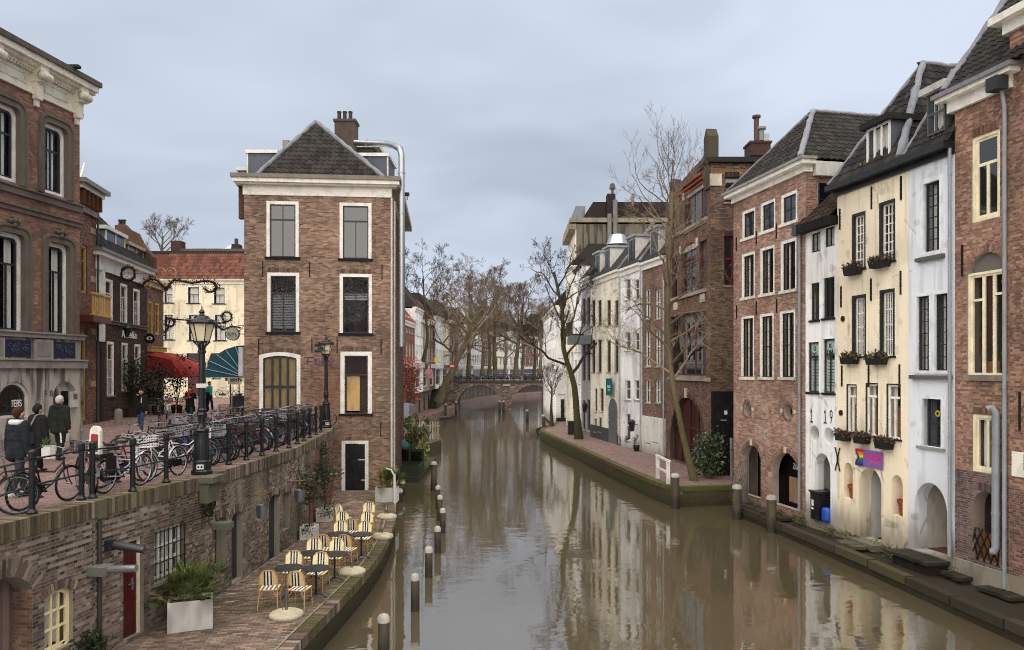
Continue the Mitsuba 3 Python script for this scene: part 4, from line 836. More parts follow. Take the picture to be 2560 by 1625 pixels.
# shared dark gutter of the cream and pale blue houses, roofs and dormers
for hk, a, b_ in ((yh, s0, s1), (bw, t0, t1)):
    mb = MB(hexc('1b1a1b')); fR.box(mb, a - (.1 if hk == yh else -.003), b_, zt, zt + .18, 0.004, .10); fR.box(mb, a - (.2 if hk == yh else -.003), b_, zt + .18, zt + .38, .0, .38); put(f'{hk}__gutter', mb, 'vc_paint')
apy_, By_, dy_, uy_, ty_ = hiproof(yh, fR, s0, s1 - .1, zt + .36, 2307, 160, back=6, rightn=120)
def dormer(key, f, x0, y0, x1, y1, d, depth, nx, col, cheek, roofc, ov=.15):
    a0, a1, z0, z1 = f.rect(x0, y0, x1, y1, d); k = nk(f'{key}__dormer')
    mb = MB(cheek); f.box(mb, a0, a0 + .05, z0 - .4, z1, d - depth, d - .05); f.box(mb, a1 - .05, a1, z0 - .4, z1, d - depth, d - .05); put(f'{k}__cheek', mb, 'vc_matte')
    mb = MB(roofc); f.box(mb, a0 - ov, a1 + ov, z1, z1 + .2, d - depth, d + ov); put(f'{k}__flat_roof', mb, 'vc_matte')
    mb = MB(hexc('15171a')); f.box(mb, a0 + .06, a1 - .06, z0, z1, d - .5, d - .45); put(f'{k}__inside', mb, 'vc_plain')
    fk = Fac(f.w(0, 0, d)[:2], f.w(1, 0, d)[:2]); window(k, fk, a0 + .0, a1, z0, z1, rec=0.0, sash=col, fw=.06, nx=nx, ny=1 if nx == 3 else 2, bar=.07, curtain=[(0.05, .95)], name='casement')
    return a0, a1, z0, z1
dormer(yh, fR, 2165, 326, 2222, 396, .12, 2.6, 3, hexc('dcdcd8'), hexc('585a66'), hexc('23221f'))
b = leaves(160, [fR.w(sR(2185), zt + .55, -.15), fR.w(sR(2175), zt + .55, -.15)], .13, .12, ['8a4a3a', '6a5a30', '9a6a50'], 4); put(f'{yh}__dormer__flower_box', b, 'vc_plain')
A, B = fR.w(t0 + .1, zt + .36, .25), fR.w(t1, zt + .36, .25); u = -fR.N * .55 + np.array([0, 0, .85]); u /= np.linalg.norm(u); mb = MB(hexc('2b2928')); mb.raw([A, B, B + u * 3.4, A + u * 3.4], [[0, 1, 2, 3]]); k = put(f'{bw}__roof', mb, 'vc_matte'); tiles(k, A, fR.S, u, sbox(0, 0, (B - A) @ fR.S, 3.4), named=60)
lead(bw, A + u * .1, A + u * 3.4, .3)
dormer(bw, fR, 2316, 240, 2361, 324, .10, 2.4, 2, hexc('4a4a48'), hexc('55575f'), hexc('b9b7b0'))
pipe(bw, [fR.w(t1 - .06, zt + .2, .12), fR.w(t1 - .06, .9, .12)], .05, hexc('8f949a')); 
# red brick house and its neighbour at the frame edge
rb = thing('red_brick_house', 'red brick canal house with cream window frames, violet brick base and a thick grey pipe', 'house')
r0, r1 = sR(2387), sR(2524); zr = 13.75
q1, q2, q3 = fR.rect(2429, 345, 2500, 541), fR.rect(2418, 685, 2517, 938), fR.rect(2431, 1034, 2498, 1188); qa = arch_poly(sR(2431), sR(2499), 1.0, fR.px(2465, 1228)[1], .55); q2t = arch_poly(q2[0] + .05, q2[1] - .05, q2[3] - .01, fR.px(2466, 628)[1] - .02, .42)
P = shell(rb, fR, r0 + .004, r1, .2, zr, [sbox(w[0], w[2], w[1], w[3]) for w in (q1, q2, q3)] + [qa, q2t], col=hexc('8c8074'), depth=8, thick=.4, room=1.8)
zv = fR.px(2391, 1174)[1]
lay_bricks(rb, fR, P.intersection(sbox(r0, zv, r1, zr)), 'red', k=1.3, named=220, tint=lambda p, c: c * (0.9 + .2 * meshkit.fbm(p * 2, 2, 8)[:, None])); lay_bricks(rb, fR, P.intersection(sbox(r0, .9, r1, zv)), 'violet', named=80, k=1.2)
mb = MB(hexc('8a8478')); fR.box(mb, r0 + .01, r1, .25, .9, 0.0, .08); put(f'{rb}__plinth', mb, 'vc_matte')
window(rb, fR, *q1, rec=.06, casing=CREAM, cw=.10, sash=CREAM, fw=.07, nx=2, ny=1, trans=.68, bar=.09); soldier(rb, fR, q1[0], q1[1], q1[3] + .01, .2, 'red', .9)
k = window(rb, fR, *q2, rec=.06, casing=CREAM, cw=.07, sash=CREAM, fw=.06, nx=3, ny=1, trans=None, bar=.10, sill=hexc('8a8275'), sillh=.16, behind=[('3a2326', .25, .7, .3, 1), ('7a5a48', .25, .75, 0, .12), ('d8d4cc', .3, .42, .02, .12)]); x0, z0, x1, z1 = q2t.bounds; mb = MB(hexc('6a6660')); fR.box(mb, x0 - .1, x1 + .1, z0 + .02, z1 + .1, -.16, -.12); put(f'{rb}__arch_panel', mb, 'vc_matte'); soldier(rb, fR, x0 - .05, x1 + .05, z1, .2, 'rose', 1.0, rise=.42, name='arch')
mb = MB(CREAM)
for t, zz in ((.0, .72), (.67, .76)): a = q2[0] + .1 + (q2[1] - q2[0] - .2) * t; fR.box(mb, a, a + (q2[1] - q2[0] - .2) * .33, q2[2] + (q2[3] - q2[2]) * zz, q2[2] + (q2[3] - q2[2]) * zz + .07, -.12, -.06)
put(f'{k}__transom', mb, 'vc_paint')
window(rb, fR, *q3, rec=.05, casing=CREAM, cw=.10, sash=CREAM, fw=.06, nx=2, ny=1, bar=.09, curtain=[(0, .12)]); soldier(rb, fR, q3[0], q3[1], q3[3] + .01, .18, 'rose', .9)
x0, z0, x1, z1 = qa.bounds; soldier(rb, fR, x0, x1, z1, .2, 'violet', 1.05, rise=.54, name='arch'); mb = MB(hexc('a08e6c')); fR.box(mb, x0 - .2, x1 + .4, .9, z1 + .1, -1.6, -1.55); fR.box(mb, x0 - .3, x0 - .004, .9, z1, -1.54, -.405, hexc('4a3538')); put(f'{rb}__passage', mb, 'vc_matte')
k = nk(f'{rb}__hatch'); mb = MB(hexc('7a5236')); fR.box(mb, x0 + .05, x1 - .05, 1.0, 1.75, -.3, -.26); put(f'{k}__board', mb, 'vc_matte')
mb = MB(hexc('2a1d16'))
for i in range(-2, 6):
    for sg in (1, -1):
        a = x0 + (x1 - x0) * (i + .5) / 4; lo, hi = (a, 1.0), (a + sg * .45, 1.9); mb.tube([fR.w(np.clip(lo[0], x0 - .15, x1 + .1), lo[1], -.05 + .03 * sg), fR.w(np.clip(hi[0], x0 - .15, x1 + .1), hi[1], -.05 + .03 * sg)], .022, 5)
put(f'{k}__lattice', mb, 'vc_matte')
cornice(rb, fR, r0 - .05, r1 + .0, [(zr, zr + .34, .12, 'e2dfd4'), (zr + .34, zr + .46, .34, 'dedacf'), (zr + .46, zr + .58, .42, '77767a')])
A, B = fR.w(r0 - .1, zr + .58, .3), fR.w(r1 + 3, zr + .58, .3); u = -fR.N * .6 + np.array([0, 0, .8]); u /= np.linalg.norm(u); mb = MB(hexc('2b2928')); mb.raw([A, B, B + u * 4, A + u * 4], [[0, 1, 2, 3]]); k = put(f'{rb}__roof', mb, 'vc_matte'); tiles(k, A, fR.S, u, sbox(0, 0, 5, 4), named=40); lead(rb, A + u * .05, A + u * 4, .4)
k = pipe(rb, [fR.w(sR(2494), 5.25, .28), fR.w(sR(2499), 5.3, .25), fR.w(sR(2502), 5.15, .16), fR.w(sR(2502), 1.55, .16), fR.w(sR(2499), 1.42, .18), fR.w(sR(2494), 1.42, .25)], .10, hexc('82878d'), 'thick_pipe')
mb = MB(hexc('33373b')); c = sR(2519); fR.box(mb, c - .2, c + .17, zr - .05, zr + .3, .14, .5); put(f'{rb}__hopper', mb, 'vc_matte'); pipe(rb, [fR.w(c, zr, .2), fR.w(c, zr - .5, .1), fR.w(c, .5, .1)], .055, hexc('868b91'))
anchor(rb, fR, *fR.px(2407, 652), .9)
nb = thing('plum_brick_house', 'brick house cut off by the right edge with white sign board', 'house')
n0, n1_ = r1 + .005, r1 + 6; w_ = [fR.rect(2560, 270, 2640, 470), fR.rect(2570, 620, 2650, 900)]
P = shell(nb, fR, n0, n1_, .2, 15.2, [sbox(w[0], w[2], w[1], w[3]) for w in w_], col=hexc('847869'), depth=8)
lay_bricks(nb, fR, P.intersection(sbox(n0, .9, n0 + 2.5, 15.2)), 'red', named=60, k=1.15, tint=lambda p, c: np.where(p[:, 2:3] < zv - .2, c * [.75, .72, .9], c))
for w in w_: window(nb, fR, *w, rec=.06, casing=CREAM, cw=.1, sash=CREAM, nx=2, ny=1, trans=.7)
k = nk(f'{nb}__sign_board'); a0, a1, b0, b1 = fR.rect(2534, 1128, 2600, 1200); mb = MB(hexc('e6e2d4')); fR.box(mb, a0, a1, b0, b1, .01, .06); scene[k] = mb.ply('vc_paint'); lettering(k, fR, 'H', a0 + .33, b0 + .2, .061, .42, hexc('181818'), bold=False)
anchor(nb, fR, *fR.px(2551, 1028), 1.0); cornice(nb, fR, n0, n1_, [(15.2, 15.5, .12, 'e2dfd4'), (15.5, 15.7, .35, 'dedacf')])
# ---------- houses along the right wharf ----------
def fwin(parent, f, s0, s1, z0, z1, col=WHITE, fw=.06, nx=1, ny=2, sill=True, rec=.12, glass=hexc('1b2024'), rise=0, cas=None):
    k = nk(f'{parent}__window'); P = arch_poly(s0, s1, z0, z1, rise); Q = arch_poly(s0 + fw, s1 - fw, z0 + fw, z1 - fw, rise * .85); mb = MB(col); f.prism(mb, P.buffer(.002).difference(Q), -rec - .05, -rec + .03)
    for i in range(1, nx): a = s0 + (s1 - s0) * i / nx; f.box(mb, a - .025, a + .025, z0 + fw, z1 - fw, -rec - .04, -rec + .02)
    for i in range(1, ny): a = z0 + (z1 - z0) * (i / ny if ny != 2 else .55); f.box(mb, s0 + fw, s1 - fw, a - .025, a + .025, -rec - .04, -rec + .018)
    put(f'{k}__frame', mb, 'vc_paint')
    mb = MB(glass); f.prism(mb, P.buffer(-.01), -rec - .08, -rec - .055); put(f'{k}__pane', mb, 'vc_gloss')
    if sill: mb = MB(hexc('9a978e')); f.box(mb, s0 - .05, s1 + .05, z0 - .08, z0 - .002, -.05, .06); put(f'{k}__sill', mb, 'vc_matte')
    return k
def fhouse(label, f, s0, s1, z0, z1, wins, col, bsdf='plaster', depth=7, key='row_house', fcol=WHITE, nx=1, ny=2, roof=('2f2c2a', 2.0, .8), cornice_=('dedad0', .35, .25), group=None, bricks=None, gl=hexc('1b2024'), sill=True, named=0, cat='house'):
    k = thing(key, label, cat, group)
    hs = [arch_poly(*w[:4], w[4] if len(w) > 4 else 0) for w in wins]
    P = sbox(s0, z0, s1, z1)
    for h in hs: P = P.difference(h)
    mb = MB(col); f.prism(mb, P, -.3, 0); f.box(mb, s0, s1, z0, z1, -depth, -.301); put(f'{k}__wall', mb, bsdf)
    if bricks: lay_bricks(k, f, P.intersection(sbox(s0, max(z0, RWHARF), s1, z1)), bricks, named=named, bond=False)
    for w in wins: fwin(k, f, *w[:4], fcol, nx=nx, ny=ny, rise=w[4] if len(w) > 4 else 0, glass=gl, sill=sill)
    if cornice_:
        c, h, o = cornice_; mb = MB(hexc(c)); f.box(mb, s0, s1, z1 - h, z1, .001, o * .4); f.box(mb, s0, s1, z1, z1 + .15, -.3, o); put(f'{k}__cornice', mb, 'vc_paint')
    if roof:
        c, h, run = roof; mb = MB(hexc(c)); A, B = f.w(s0, z1 + .15, o if cornice_ else .1), f.w(s1, z1 + .15, o if cornice_ else .1); u = -f.N * run + np.array([0, 0, 1]); C, D = B + u * h, A + u * h; E, G_ = C - f.N * 3, D - f.N * 3
        mb.raw([A, B, C, D], [[0, 1, 2, 3]]); mb.raw([D, C, E, G_], [[0, 1, 2, 3]]); bA, bB = f.w(s0, z1 + .15, -depth), f.w(s1, z1 + .15, -depth); mb.raw([A, D, G_, bA], [[0, 1, 2, 3]]); mb.raw([B, bB, E, C], [[0, 1, 2, 3]]); put(f'{k}__roof', mb, 'vc_matte')
    return k
def pw(f, *rects): return [f.rect(*r[:4]) + tuple(r[4:]) for r in rects]
# dark brick house with arches and a blank side towards us
fG = Fac((9.44, 46.7), (10.17, 38.9)); gk = thing('dark_brick_house', 'dark brick house with red window frames, pale stone blocks and a stepped parapet', 'house')
g0, g1, zg = 0.0, fG.L, 16.6
gw = [('a', arch_poly(*fG.rect(1712, 486, 1768, 545)[:2], fG.rect(1712, 486, 1768, 548)[2], fG.px(1740, 452)[1], .55)), ('b', arch_poly(*fG.rect(1704, 640, 1741, 727)[:3], fG.px(1722, 606)[1], .4)), ('c', sbox(*[fG.rect(1749, 606, 1767, 722)[i] for i in (0, 2, 1, 3)])), ('d', sbox(*[fG.rect(1680, 645, 1693, 745)[i] for i in (0, 2, 1, 3)])), ('e', sbox(*[fG.rect(1677, 792, 1765, 940)[i] for i in (0, 2, 1, 3)])), ('f', arch_poly(*fG.rect(1676, 1000, 1763, 1172)[:2], .95, fG.px(1718, 992)[1], 1.9)), ('g', sbox(*[fG.rect(1672, 530, 1687, 600)[i] for i in (0, 2, 1, 3)]))]
par = Polygon([(0, .9), (g1, .9), (g1, 17.9), (g1 - .7, 17.9), (g1 - 1.2, 17.5), (1.9, 17.0), (1.9, 17.5), (1.2, 17.5), (1.2, 15.4), (0, 15.2)])
P = shell(gk, fG, g0, g1, .9, 15.2, [p for _, p in gw], col=hexc('4c4440'), depth=7, thick=.35, outline=par, sides=False)
lay_bricks(gk, fG, P, 'rose', bond=False, named=0, k=.85)
OXB = hexc('5a1d21')
for n_, p in gw:
    x0, z0, x1, z1 = p.bounds; r = {'a': .5, 'b': .35}.get(n_, 0)
    if n_ == 'f':
        kk = plank_door(gk, fG, x0, x1, .95, z1, -.25, OXB * .38, 8, handle=False, name='arched_gate'); soldier(gk, fG, x0, x1, z1, .25, 'dark', 1.3, rise=(x1 - x0) / 2 - .02, name='arch')
        mb = MB(OXB * .7); fG.box(mb, x0, x1, 3.0, 3.12, -.24, -.18)
        for t in (.25, .5, .75): fG.box(mb, x0 + (x1 - x0) * t - .04, x0 + (x1 - x0) * t + .04, 1.0, z1 - .2, -.24, -.17)
        put(f'{kk}__rail', mb, 'vc_paint'); mb = MB(hexc('b5aa98')); mm = (x0 + x1) / 2; fG.prism(mb, Polygon([(mm - .12, z1 - .05), (mm + .12, z1 - .05), (mm + .2, z1 + .5), (mm - .2, z1 + .5)]), 0, .09); put(f'{gk}__keystone', mb, 'vc_matte'); continue
    window(gk, fG, x0, x1, z0, z1, rec=.12, sash=OXB, fw=.1, nx=3 if n_ in 'ae' else 2 if n_ == 'b' else 1, ny=1, trans=.62 if n_ in 'bc' else .72 if n_ == 'e' else None, top=(3 if n_ == 'e' else 2 if n_ == 'b' else 1, 1), bar=.12, rise=r, curtain=[(0.3, .65)] if n_ == 'a' else None, sill=hexc('8f887c'), sillh=.15)
    if r:
        soldier(gk, fG, x0 - .05, x1 + .05, z1, .30, 'red', 1.1, rise=r + .03, name='arch'); mb = MB(hexc('c9c2b3'))
        for q in range(11): a = x0 + (x1 - x0) * (q + .5) / 11; fG.prism(mb, Polygon([(a - .05, z1 - r - .1), (a + .04, z1 - r - .1), (a + .10, z1 - r + .18), (a, z1 - r + .18)]), -.1, -.02)
        put(f'{gk}__tracery', mb, 'vc_matte')
        for a in (x0 - .16, x1 + .16): mb = MB(hexc('d0cabc')); fG.box(mb, a - .13, a + .13, z1 - r - .1, z1 - r + .35, 0, .06); put(f'{gk}__stone_block', mb, 'vc_matte')
for (xa, xb, ya, yb) in ((1680, 1770, 592, 548), (1673, 1766, 751, 726), (1673, 1790, 948, 946)):
    a, b_ = fG.px(xa, ya), fG.px(xb, yb); mb = MB(hexc('9a9184')); z = (a[1] + b_[1]) / 2; fG.box(mb, a[0], min(b_[0], g1), z - .1, z + .08, 0, .12); put(f'{gk}__string_course', mb, 'vc_matte')
for x, y in ((1690, 765), (1757, 745)): c = fG.px(x, y); mb = MB(hexc('bcb3a2')); fG.box(mb, c[0] - .35, c[0] + .35, c[1] - .22, c[1] + .22, 0, .05); put(f'{gk}__stone_block', mb, 'vc_matte')
for (x, y) in ((1702, 768), (1727, 762)): c = fG.px(x, y); soldier(gk, fG, c[0] - .5, c[0] + .5, c[1] + .2, .18, 'red', 1.0, rise=.45, name='blind_arch')
for a in (1.55, g1 - .32): mb = MB(hexc('4a4538')); fG.box(mb, a - .32, a + .32, 15.6 if a > 3 else 15.3, 18.3 if a > 3 else 17.4, -.42, .14); fG.prism(mb, Polygon([(a - .32, 18.3 if a > 3 else 17.4), (a + .32, 18.3 if a > 3 else 17.4), (a, 18.75 if a > 3 else 17.65)]), -.42, .14); put(f'{gk}__pilaster', mb, 'vc_matte')
for q in range(3): mb = MB(hexc('8a4a38')); fG.box(mb, 2.05, g1 - 1.1, 16.15 + q * .22, 16.25 + q * .22, 0, .06 + q * .05); put(f'{gk}__corbel_course', mb, 'vc_matte')
gS = Fac((10.17, 38.9), (15.0, 38.9)); sw = [gS.rect(1811, 442, 1850, 506), gS.rect(1810, 590, 1834, 714)]
P = sbox(0.0, .9, gS.L, 16.9)
for w in sw: P = P.difference(sbox(w[0], w[2], w[1], w[3]))
mb = MB(hexc('4c4440')); gS.prism(mb, P.buffer(0), -.3, -.001); gS.box(mb, 0.02, gS.L, .9, 16.9, -7.4, -.7); put(f'{gk}__side_wall', mb, 'vc_matte')
def band(pos, col):
    z = pos[:, 2:3]; b = ((np.abs(z - 15.9) < .18) | (np.abs(z - 16.45) < .15)) ; y = (np.abs(((z - 4) % 2.4) - .3) < .1) & (pos[:, 0:1] < 10.5)
    return np.where(b | y, hexc('8a6a3c') * (.8 + .4 * rng.random((len(z), 1))), col * np.where(z < 8.5, [.95, 1.05, .85], [1, 1, 1]))
lay_bricks(gk + '__side', gS, P, 'dark', bond=False, named=0, k=2.0, tint=band)
for w in sw: window(gk, gS, *w, rec=.1, sash=OXB, fw=.09, nx=1, trans=.55, sill=hexc('8f887c')); soldier(gk, gS, w[0], w[1], w[3], .25, 'dark', .6)
mb = MB(hexc('2e2a28')); gS.box(mb, -.2, gS.L, 16.9, 17.15, -7.6, .25); put(f'{gk}__roof_edge', mb, 'vc_matte')
k = plank_door(gk, gS, .02, 1.18, .92, gS.px(1800, 978)[1], .06, hexc('0c0e12'), 5, handle=False, name='black_gate'); mb = MB(hexc('d8d8d4')); c = gS.px(1813, 1031); gS.box(mb, c[0] - .08, c[0] + .08, c[1] - .1, c[1] + .1, .07, .08); b = gS.px(1808, 1050); gS.box(mb, b[0] - .15, b[0] + .15, b[1] - .03, b[1] + .02, .07, .08, hexc('8d9094')); put(f'{k}__notice', mb, 'vc_plain')
mb = MB(hexc('c9c2b3')); c = gS.px(1789, 450); gS.box(mb, c[0] - .3, c[0] + .3, c[1] - .3, c[1] + .3, 0, .08); put(f'{gk}__stone_block', mb, 'vc_matte')
k = nk(f'{gk}__chimney'); p, q = at(1877, 388, 43), at(1927, 352, 43); mb = MB(hexc('4a3430')); mb.box(p[0], q[0], 43, 44.2, p[2], q[2]); mb.box(p[0] - .06, q[0] + .06, 42.94, 44.26, q[2] - .12, q[2]); put(f'{k}__stack', mb, 'vc_matte')
for (x, y0, r) in ((1891, 286, .14), (1903, 315, .16)): c, d = at(x, 352, 43.4), at(x, y0, 43.4); mb = MB(hexc('5a4a44' if r < .15 else '8d9094')); mb.tube([c, d - [0, 0, .25]], r, 10); mb.lathe_f([(r, -.25), (r * 1.7, -.2), (r * 1.7, -.08), (.01, 0)], d, 12); put(f'{k}__flue', mb, 'vc_matte')
p, q = at(1910, 352, 43.3), at(1925, 334, 43.3); mb = MB(hexc('a9b0b2')); mb.box(p[0], q[0], 43.3, 43.7, p[2], q[2]); put(f'{k}__cowl', mb, 'vc_paint')
# row of houses behind the trees
f1 = Fac((8.62, 50.3), (9.44, 46.7)); f2 = Fac((7.77, 54.3), (8.62, 50.3)); f3 = Fac((6.4, 61.8), (7.77, 54.3)); f4 = Fac((5.98, 65.6), (6.4, 61.8)); f5 = Fac((5.7, 69.9), (5.98, 65.6)); f6 = Fac((5.3, 74.7), (5.7, 69.9))
ge = 'houses along the right wharf'
w1_ = pw(f1, *[(a, t, b, u) for a, b in ((1613, 1627), (1638, 1652)) for t, u in ((724, 796), (826, 916), (950, 1008))], (1616, 1048, 1628, 1108), (1634, 1046, 1646, 1106))
fhouse('narrow red brick house with white frames and a white ground floor', f1, 0, f1.L, .9, 13.2, w1_, hexc('6e625a'), 'vc_matte', bricks='rose', nx=2)
mb = MB(WHITE * .9); f1.box(mb, .02, f1.L - .02, .9, 3.3, .001, .05); P = sbox(0.02, .9, f1.L - .02, 3.3)
put('row_house__white_base', mb, 'plaster')
w2_ = pw(f2, *[(a, t, b, u) for a, b in ((1562, 1576), (1585, 1598)) for t, u in ((700, 748), (832, 876), (950, 1000))], (1563, 1033, 1576, 1102))
fhouse('white plastered house with small dark windows behind bare branches', f2, 0, f2.L, .9, 13.3, w2_, WHITE_P)
w3_ = pw(f3, *[(a, t, b, u) for a, b in ((1479, 1488), (1494, 1504), (1516.5, 1527), (1536, 1546)) for t, u in ((752, 813), (850, 931))], (1487, 971, 1493, 1030), (1500, 971, 1509, 1030), (1486, 1045, 1492, 1080), (1497, 1043, 1504, 1080))
hk3 = fhouse('cream house with a green banner above a grey arched door', f3, 0, f3.L, .9, 13.4, w3_, PALE_P, fcol=hexc('6a5a48'))
a0, a1, b0, b1 = f3.rect(1523, 995, 1544, 1110); mb = MB(hexc('5d6064')); f3.prism(mb, arch_poly(a0, a1, .9, b1, .8), 0.0, .06); put(f'{hk3}__door', mb, 'vc_paint')
mb = MB(hexc('44454a')); f3.box(mb, 0, a0 - .05, .9, 1.9, .001, .05); f3.box(mb, a1 + .05, f3.L, .9, 1.5, .001, .05); put(f'{hk3}__dark_base', mb, 'vc_matte')
fhouse('narrow grey house with tall windows and a small balcony', f4, 0, f4.L, .9, 13.8, pw(f4, (1456, 748, 1464, 812), (1468, 745, 1475, 810), (1456, 850, 1464, 952), (1468, 850, 1475, 952), (1457, 1000, 1463, 1075), (1468, 998, 1475, 1078)), hexc('8b8c8c'), fcol=hexc('54585c'))
k = nk('row_house_003__balcony'); mb = MB(hexc('2a2c2e')); f4.box(mb, -.2, 2.6, 9.2, 9.3, 0.3, 1.3)
for q in np.linspace(-.2, 2.6, 15): f4.box(mb, q - .015, q + .015, 9.3, 10.3, 1.26, 1.29)
f4.box(mb, -.2, 2.6, 10.28, 10.34, 1.25, 1.31); put(k, mb, 'vc_paint')
mb = MB(hexc('6f7478')); f4.box(mb, 2.0, 4.4, 8.4, 9.1, 0.0, 1.6); put('row_house_003__grey_hood', mb, 'vc_paint')
fhouse('white house with a rounded bay at its top floor', f5, 0, f5.L, .9, 15.3, pw(f5, (1437, 820, 1442, 880), (1446, 818, 1451, 880), (1437, 900, 1442, 960), (1446, 900, 1451, 960)), WHITE_P, roof=None, cornice_=('35373a', .2, .2))
fhouse('pale yellow house squeezed beside the white corner house', f6, 0, f6.L, .9, 15.8, pw(f6, (1419, 800, 1424, 850), (1428, 800, 1433, 850), (1419, 880, 1424, 940), (1428, 880, 1433, 940)), PALE_P)
f7 = Fac((4.2, 102), (4.66, 80.2)); f7b = Fac((4.66, 80.2), (5.9, 80.2))
sp = np.linspace(1, f7.L - 1, 9)
h7 = fhouse('long white corner house with rows of black-framed windows and a dark door', f7, 0, f7.L, .2, 13.0, [(s - .5, s + .5, z, z + 1.9) for s in sp for z in (3.8, 6.8, 9.8)], WHITE_P, fcol=hexc('17191b'), depth=1.2)
b7 = pw(f7b, (1396, 817, 1410, 895), (1396, 915, 1410, 985)); mb = MB(WHITE_P); P = sbox(0, .9, f7b.L, 13.0)
for w in b7: P = P.difference(sbox(w[0], w[2], w[1], w[3]))
f7b.prism(mb, P, -.3, 0.001); f7b.box(mb, 0.05, f7b.L, .9, 13, -4, -.301); put(f'{h7}__end_wall', mb, 'plaster')
for w in b7: fwin(h7, f7b, *w, hexc('e4e2da'), nx=2, ny=2)
mb = MB(hexc('141312')); d7 = f7b.rect(1402, 998, 1411, 1053); f7b.box(mb, d7[0], d7[1], .95, d7[3], 0.0, .04); f7b.box(mb, 0, f7b.L, .9, 1.25, .002, .05); put(f'{h7}__door', mb, 'vc_paint')
# tall house with the bare grey party wall
f8 = Fac((6.0, 71.0), (15.0, 71.0)); z8 = 6.3 + 365 * 71 / 1900; k8 = thing('tall_house', 'tall house with bare stained grey side wall rising behind the row', 'house')
mb = MB(hexc('6e685c')); f8.box(mb, 0, f8.L, .9, z8, -9, 0); put(f'{k8}__side_wall', mb, 'stained_stone')
mb = MB(PALE_P); f8.box(mb, -.06, .001, .9, z8, -9, .02); put(f'{k8}__wall', mb, 'plaster')
mb = MB(hexc('8f8876')); f8.box(mb, -.6, f8.L, z8 + .15, z8 + .55, -9.4, .2); f8.box(mb, -.7, 0, z8 - .5, z8 - .001, -9.2, .1); put(f'{k8}__cornice', mb, 'vc_matte')
mb = MB(hexc('2b2522')); f8.prism(mb, Polygon([(.6, z8 + .55), (f8.L, z8 + .55), (f8.L, z8 + 2.1), (1.6, z8 + 2.1)]), -8, -.2); f8.box(mb, .0, .9, z8 + .56, z8 + 1.8, -7, -.6, hexc('7a8086')); put(f'{k8}__roof', mb, 'vc_matte')
k = nk(f'{k8}__chimney'); p, q = at(1517, 560, 71.4), at(1537, 487, 71.4); mb = MB(hexc('2f2826')); mb.box(p[0], q[0], 70.9, 72, p[2], q[2]); put(f'{k}__stack', mb, 'vc_matte'); c = at(1531, 487, 71.4); mb = MB(hexc('5a5654')); mb.lathe_f([(.12, 0), (.12, .5), (.3, .55), (.22, 1.0), (.1, 1.1)], c, 10); put(f'{k}__pot', mb, 'vc_matte')
for x, y0, y1, r in ((1538, 620, 500, .22), (1524, 610, 535, .2), (1582, 515, 485, .12)): mb = MB(hexc('7a7772')); mb.tube([at(x, y0, 70.7), at(x, y1, 70.7)], r, 8); put(f'{k8}__flue', mb, 'vc_matte')
c = at(1543, 700, 62); mb = MB(hexc('b4b8ba')); mb.lathe_f([(.45, -1.2), (.45, .0), (.55, .1), (.55, .5), (.45, .6), (.45, 1.3), (.9, 1.4), (.6, 2.2), (.01, 2.3)], at(1543, 655, 62), 16); put(f'{hk3}__roof_vent', mb, 'vc_metal')
for (f_, hk, s, z, c) in ((f3, hk3, 1.6, 13.6, 0), (f3, hk3, 4.2, 13.6, 1), (f2, 'row_house_001', 2.0, 13.5, 2), (f1, 'row_house', 1.8, 13.4, 3)):
    k = nk(f'{hk}__dormer'); mb = MB(hexc('c9c7c2')); f_.box(mb, s - .7, s + .7, z, z + 1.9, -2.2, -.1); f_.box(mb, s - .85, s + .85, z + 1.9, z + 2.05, -2.3, .1, hexc('8d8f94')); put(f'{k}__frame', mb, 'vc_paint'); mb = MB(hexc('20262a')); f_.box(mb, s - .55, s - .05, z + .25, z + 1.75, -.098, -.06); f_.box(mb, s + .05, s + .55, z + .25, z + 1.75, -.098, -.06); put(f'{k}__pane', mb, 'vc_gloss')
lead('row_house', f1.w(.1, 13.5, .2), f1.w(.6, 17.4, -2.5), .3); lead('row_house_001', f2.w(.1, 13.5, .2), f2.w(.3, 17.0, -2.5), .3)
for (f_, hk) in ((f1, 'row_house'), (f2, 'row_house_001'), (f3, hk3)): pipe(hk, [f_.w(f_.L - .08, 13.2, .1), f_.w(f_.L - .08, 1, .1)], .05, hexc('a5a9ad'))

# ---------- the arched bridge ----------
bk = thing('arched_bridge', 'old brick bridge with two arches carrying a road full of bicycles', 'bridge')
fB = Fac((-13.0, 117.0), (8.0, 117.0)); zb = 4.35
def px2(x, y): return fB.px(x, y)
A1 = arch_poly(px2(1141, 1024)[0], px2(1256, 1024)[0], -.3, px2(1200, 962)[1], 3.3); A2 = arch_poly(px2(1277, 1024)[0], px2(1277, 1024)[0] + 7.1, -.3, px2(1330, 962)[1], 3.3)
P = sbox(0, -.3, fB.L, zb).difference(A1).difference(A2); mb = MB(hexc('6a5a50')); fB.prism(mb, P, -6.5, 0); put(f'{bk}__wall', mb, 'vc_matte'); lay_bricks(bk, fB, P.intersection(sbox(0, .1, fB.L, zb)), 'wharf', l=.42, h=.11, named=0, bond=False, k=1.0, tint=lambda p, c: c * [.9, .97, 1.0])
for A_ in (A1, A2): x0, z0, x1, z1 = A_.bounds; soldier(bk, fB, x0, x1, z1, .35, 'wharf', 1.6, rise=3.25, name='arch_ring')
mb = MB(hexc('4a443c')); fB.box(mb, 0, fB.L, zb, zb + .28, -6.6, .12); put(f'{bk}__coping', mb, 'vc_matte'); c = px2(1266, 963); mb = MB(hexc('b5aa98')); fB.box(mb, c[0] - .55, c[0] + .55, c[1] - .12, c[1] + .14, 0.0, .05); put(f'{bk}__name_stone', mb, 'vc_matte')
mb = MB(hexc('101214'))
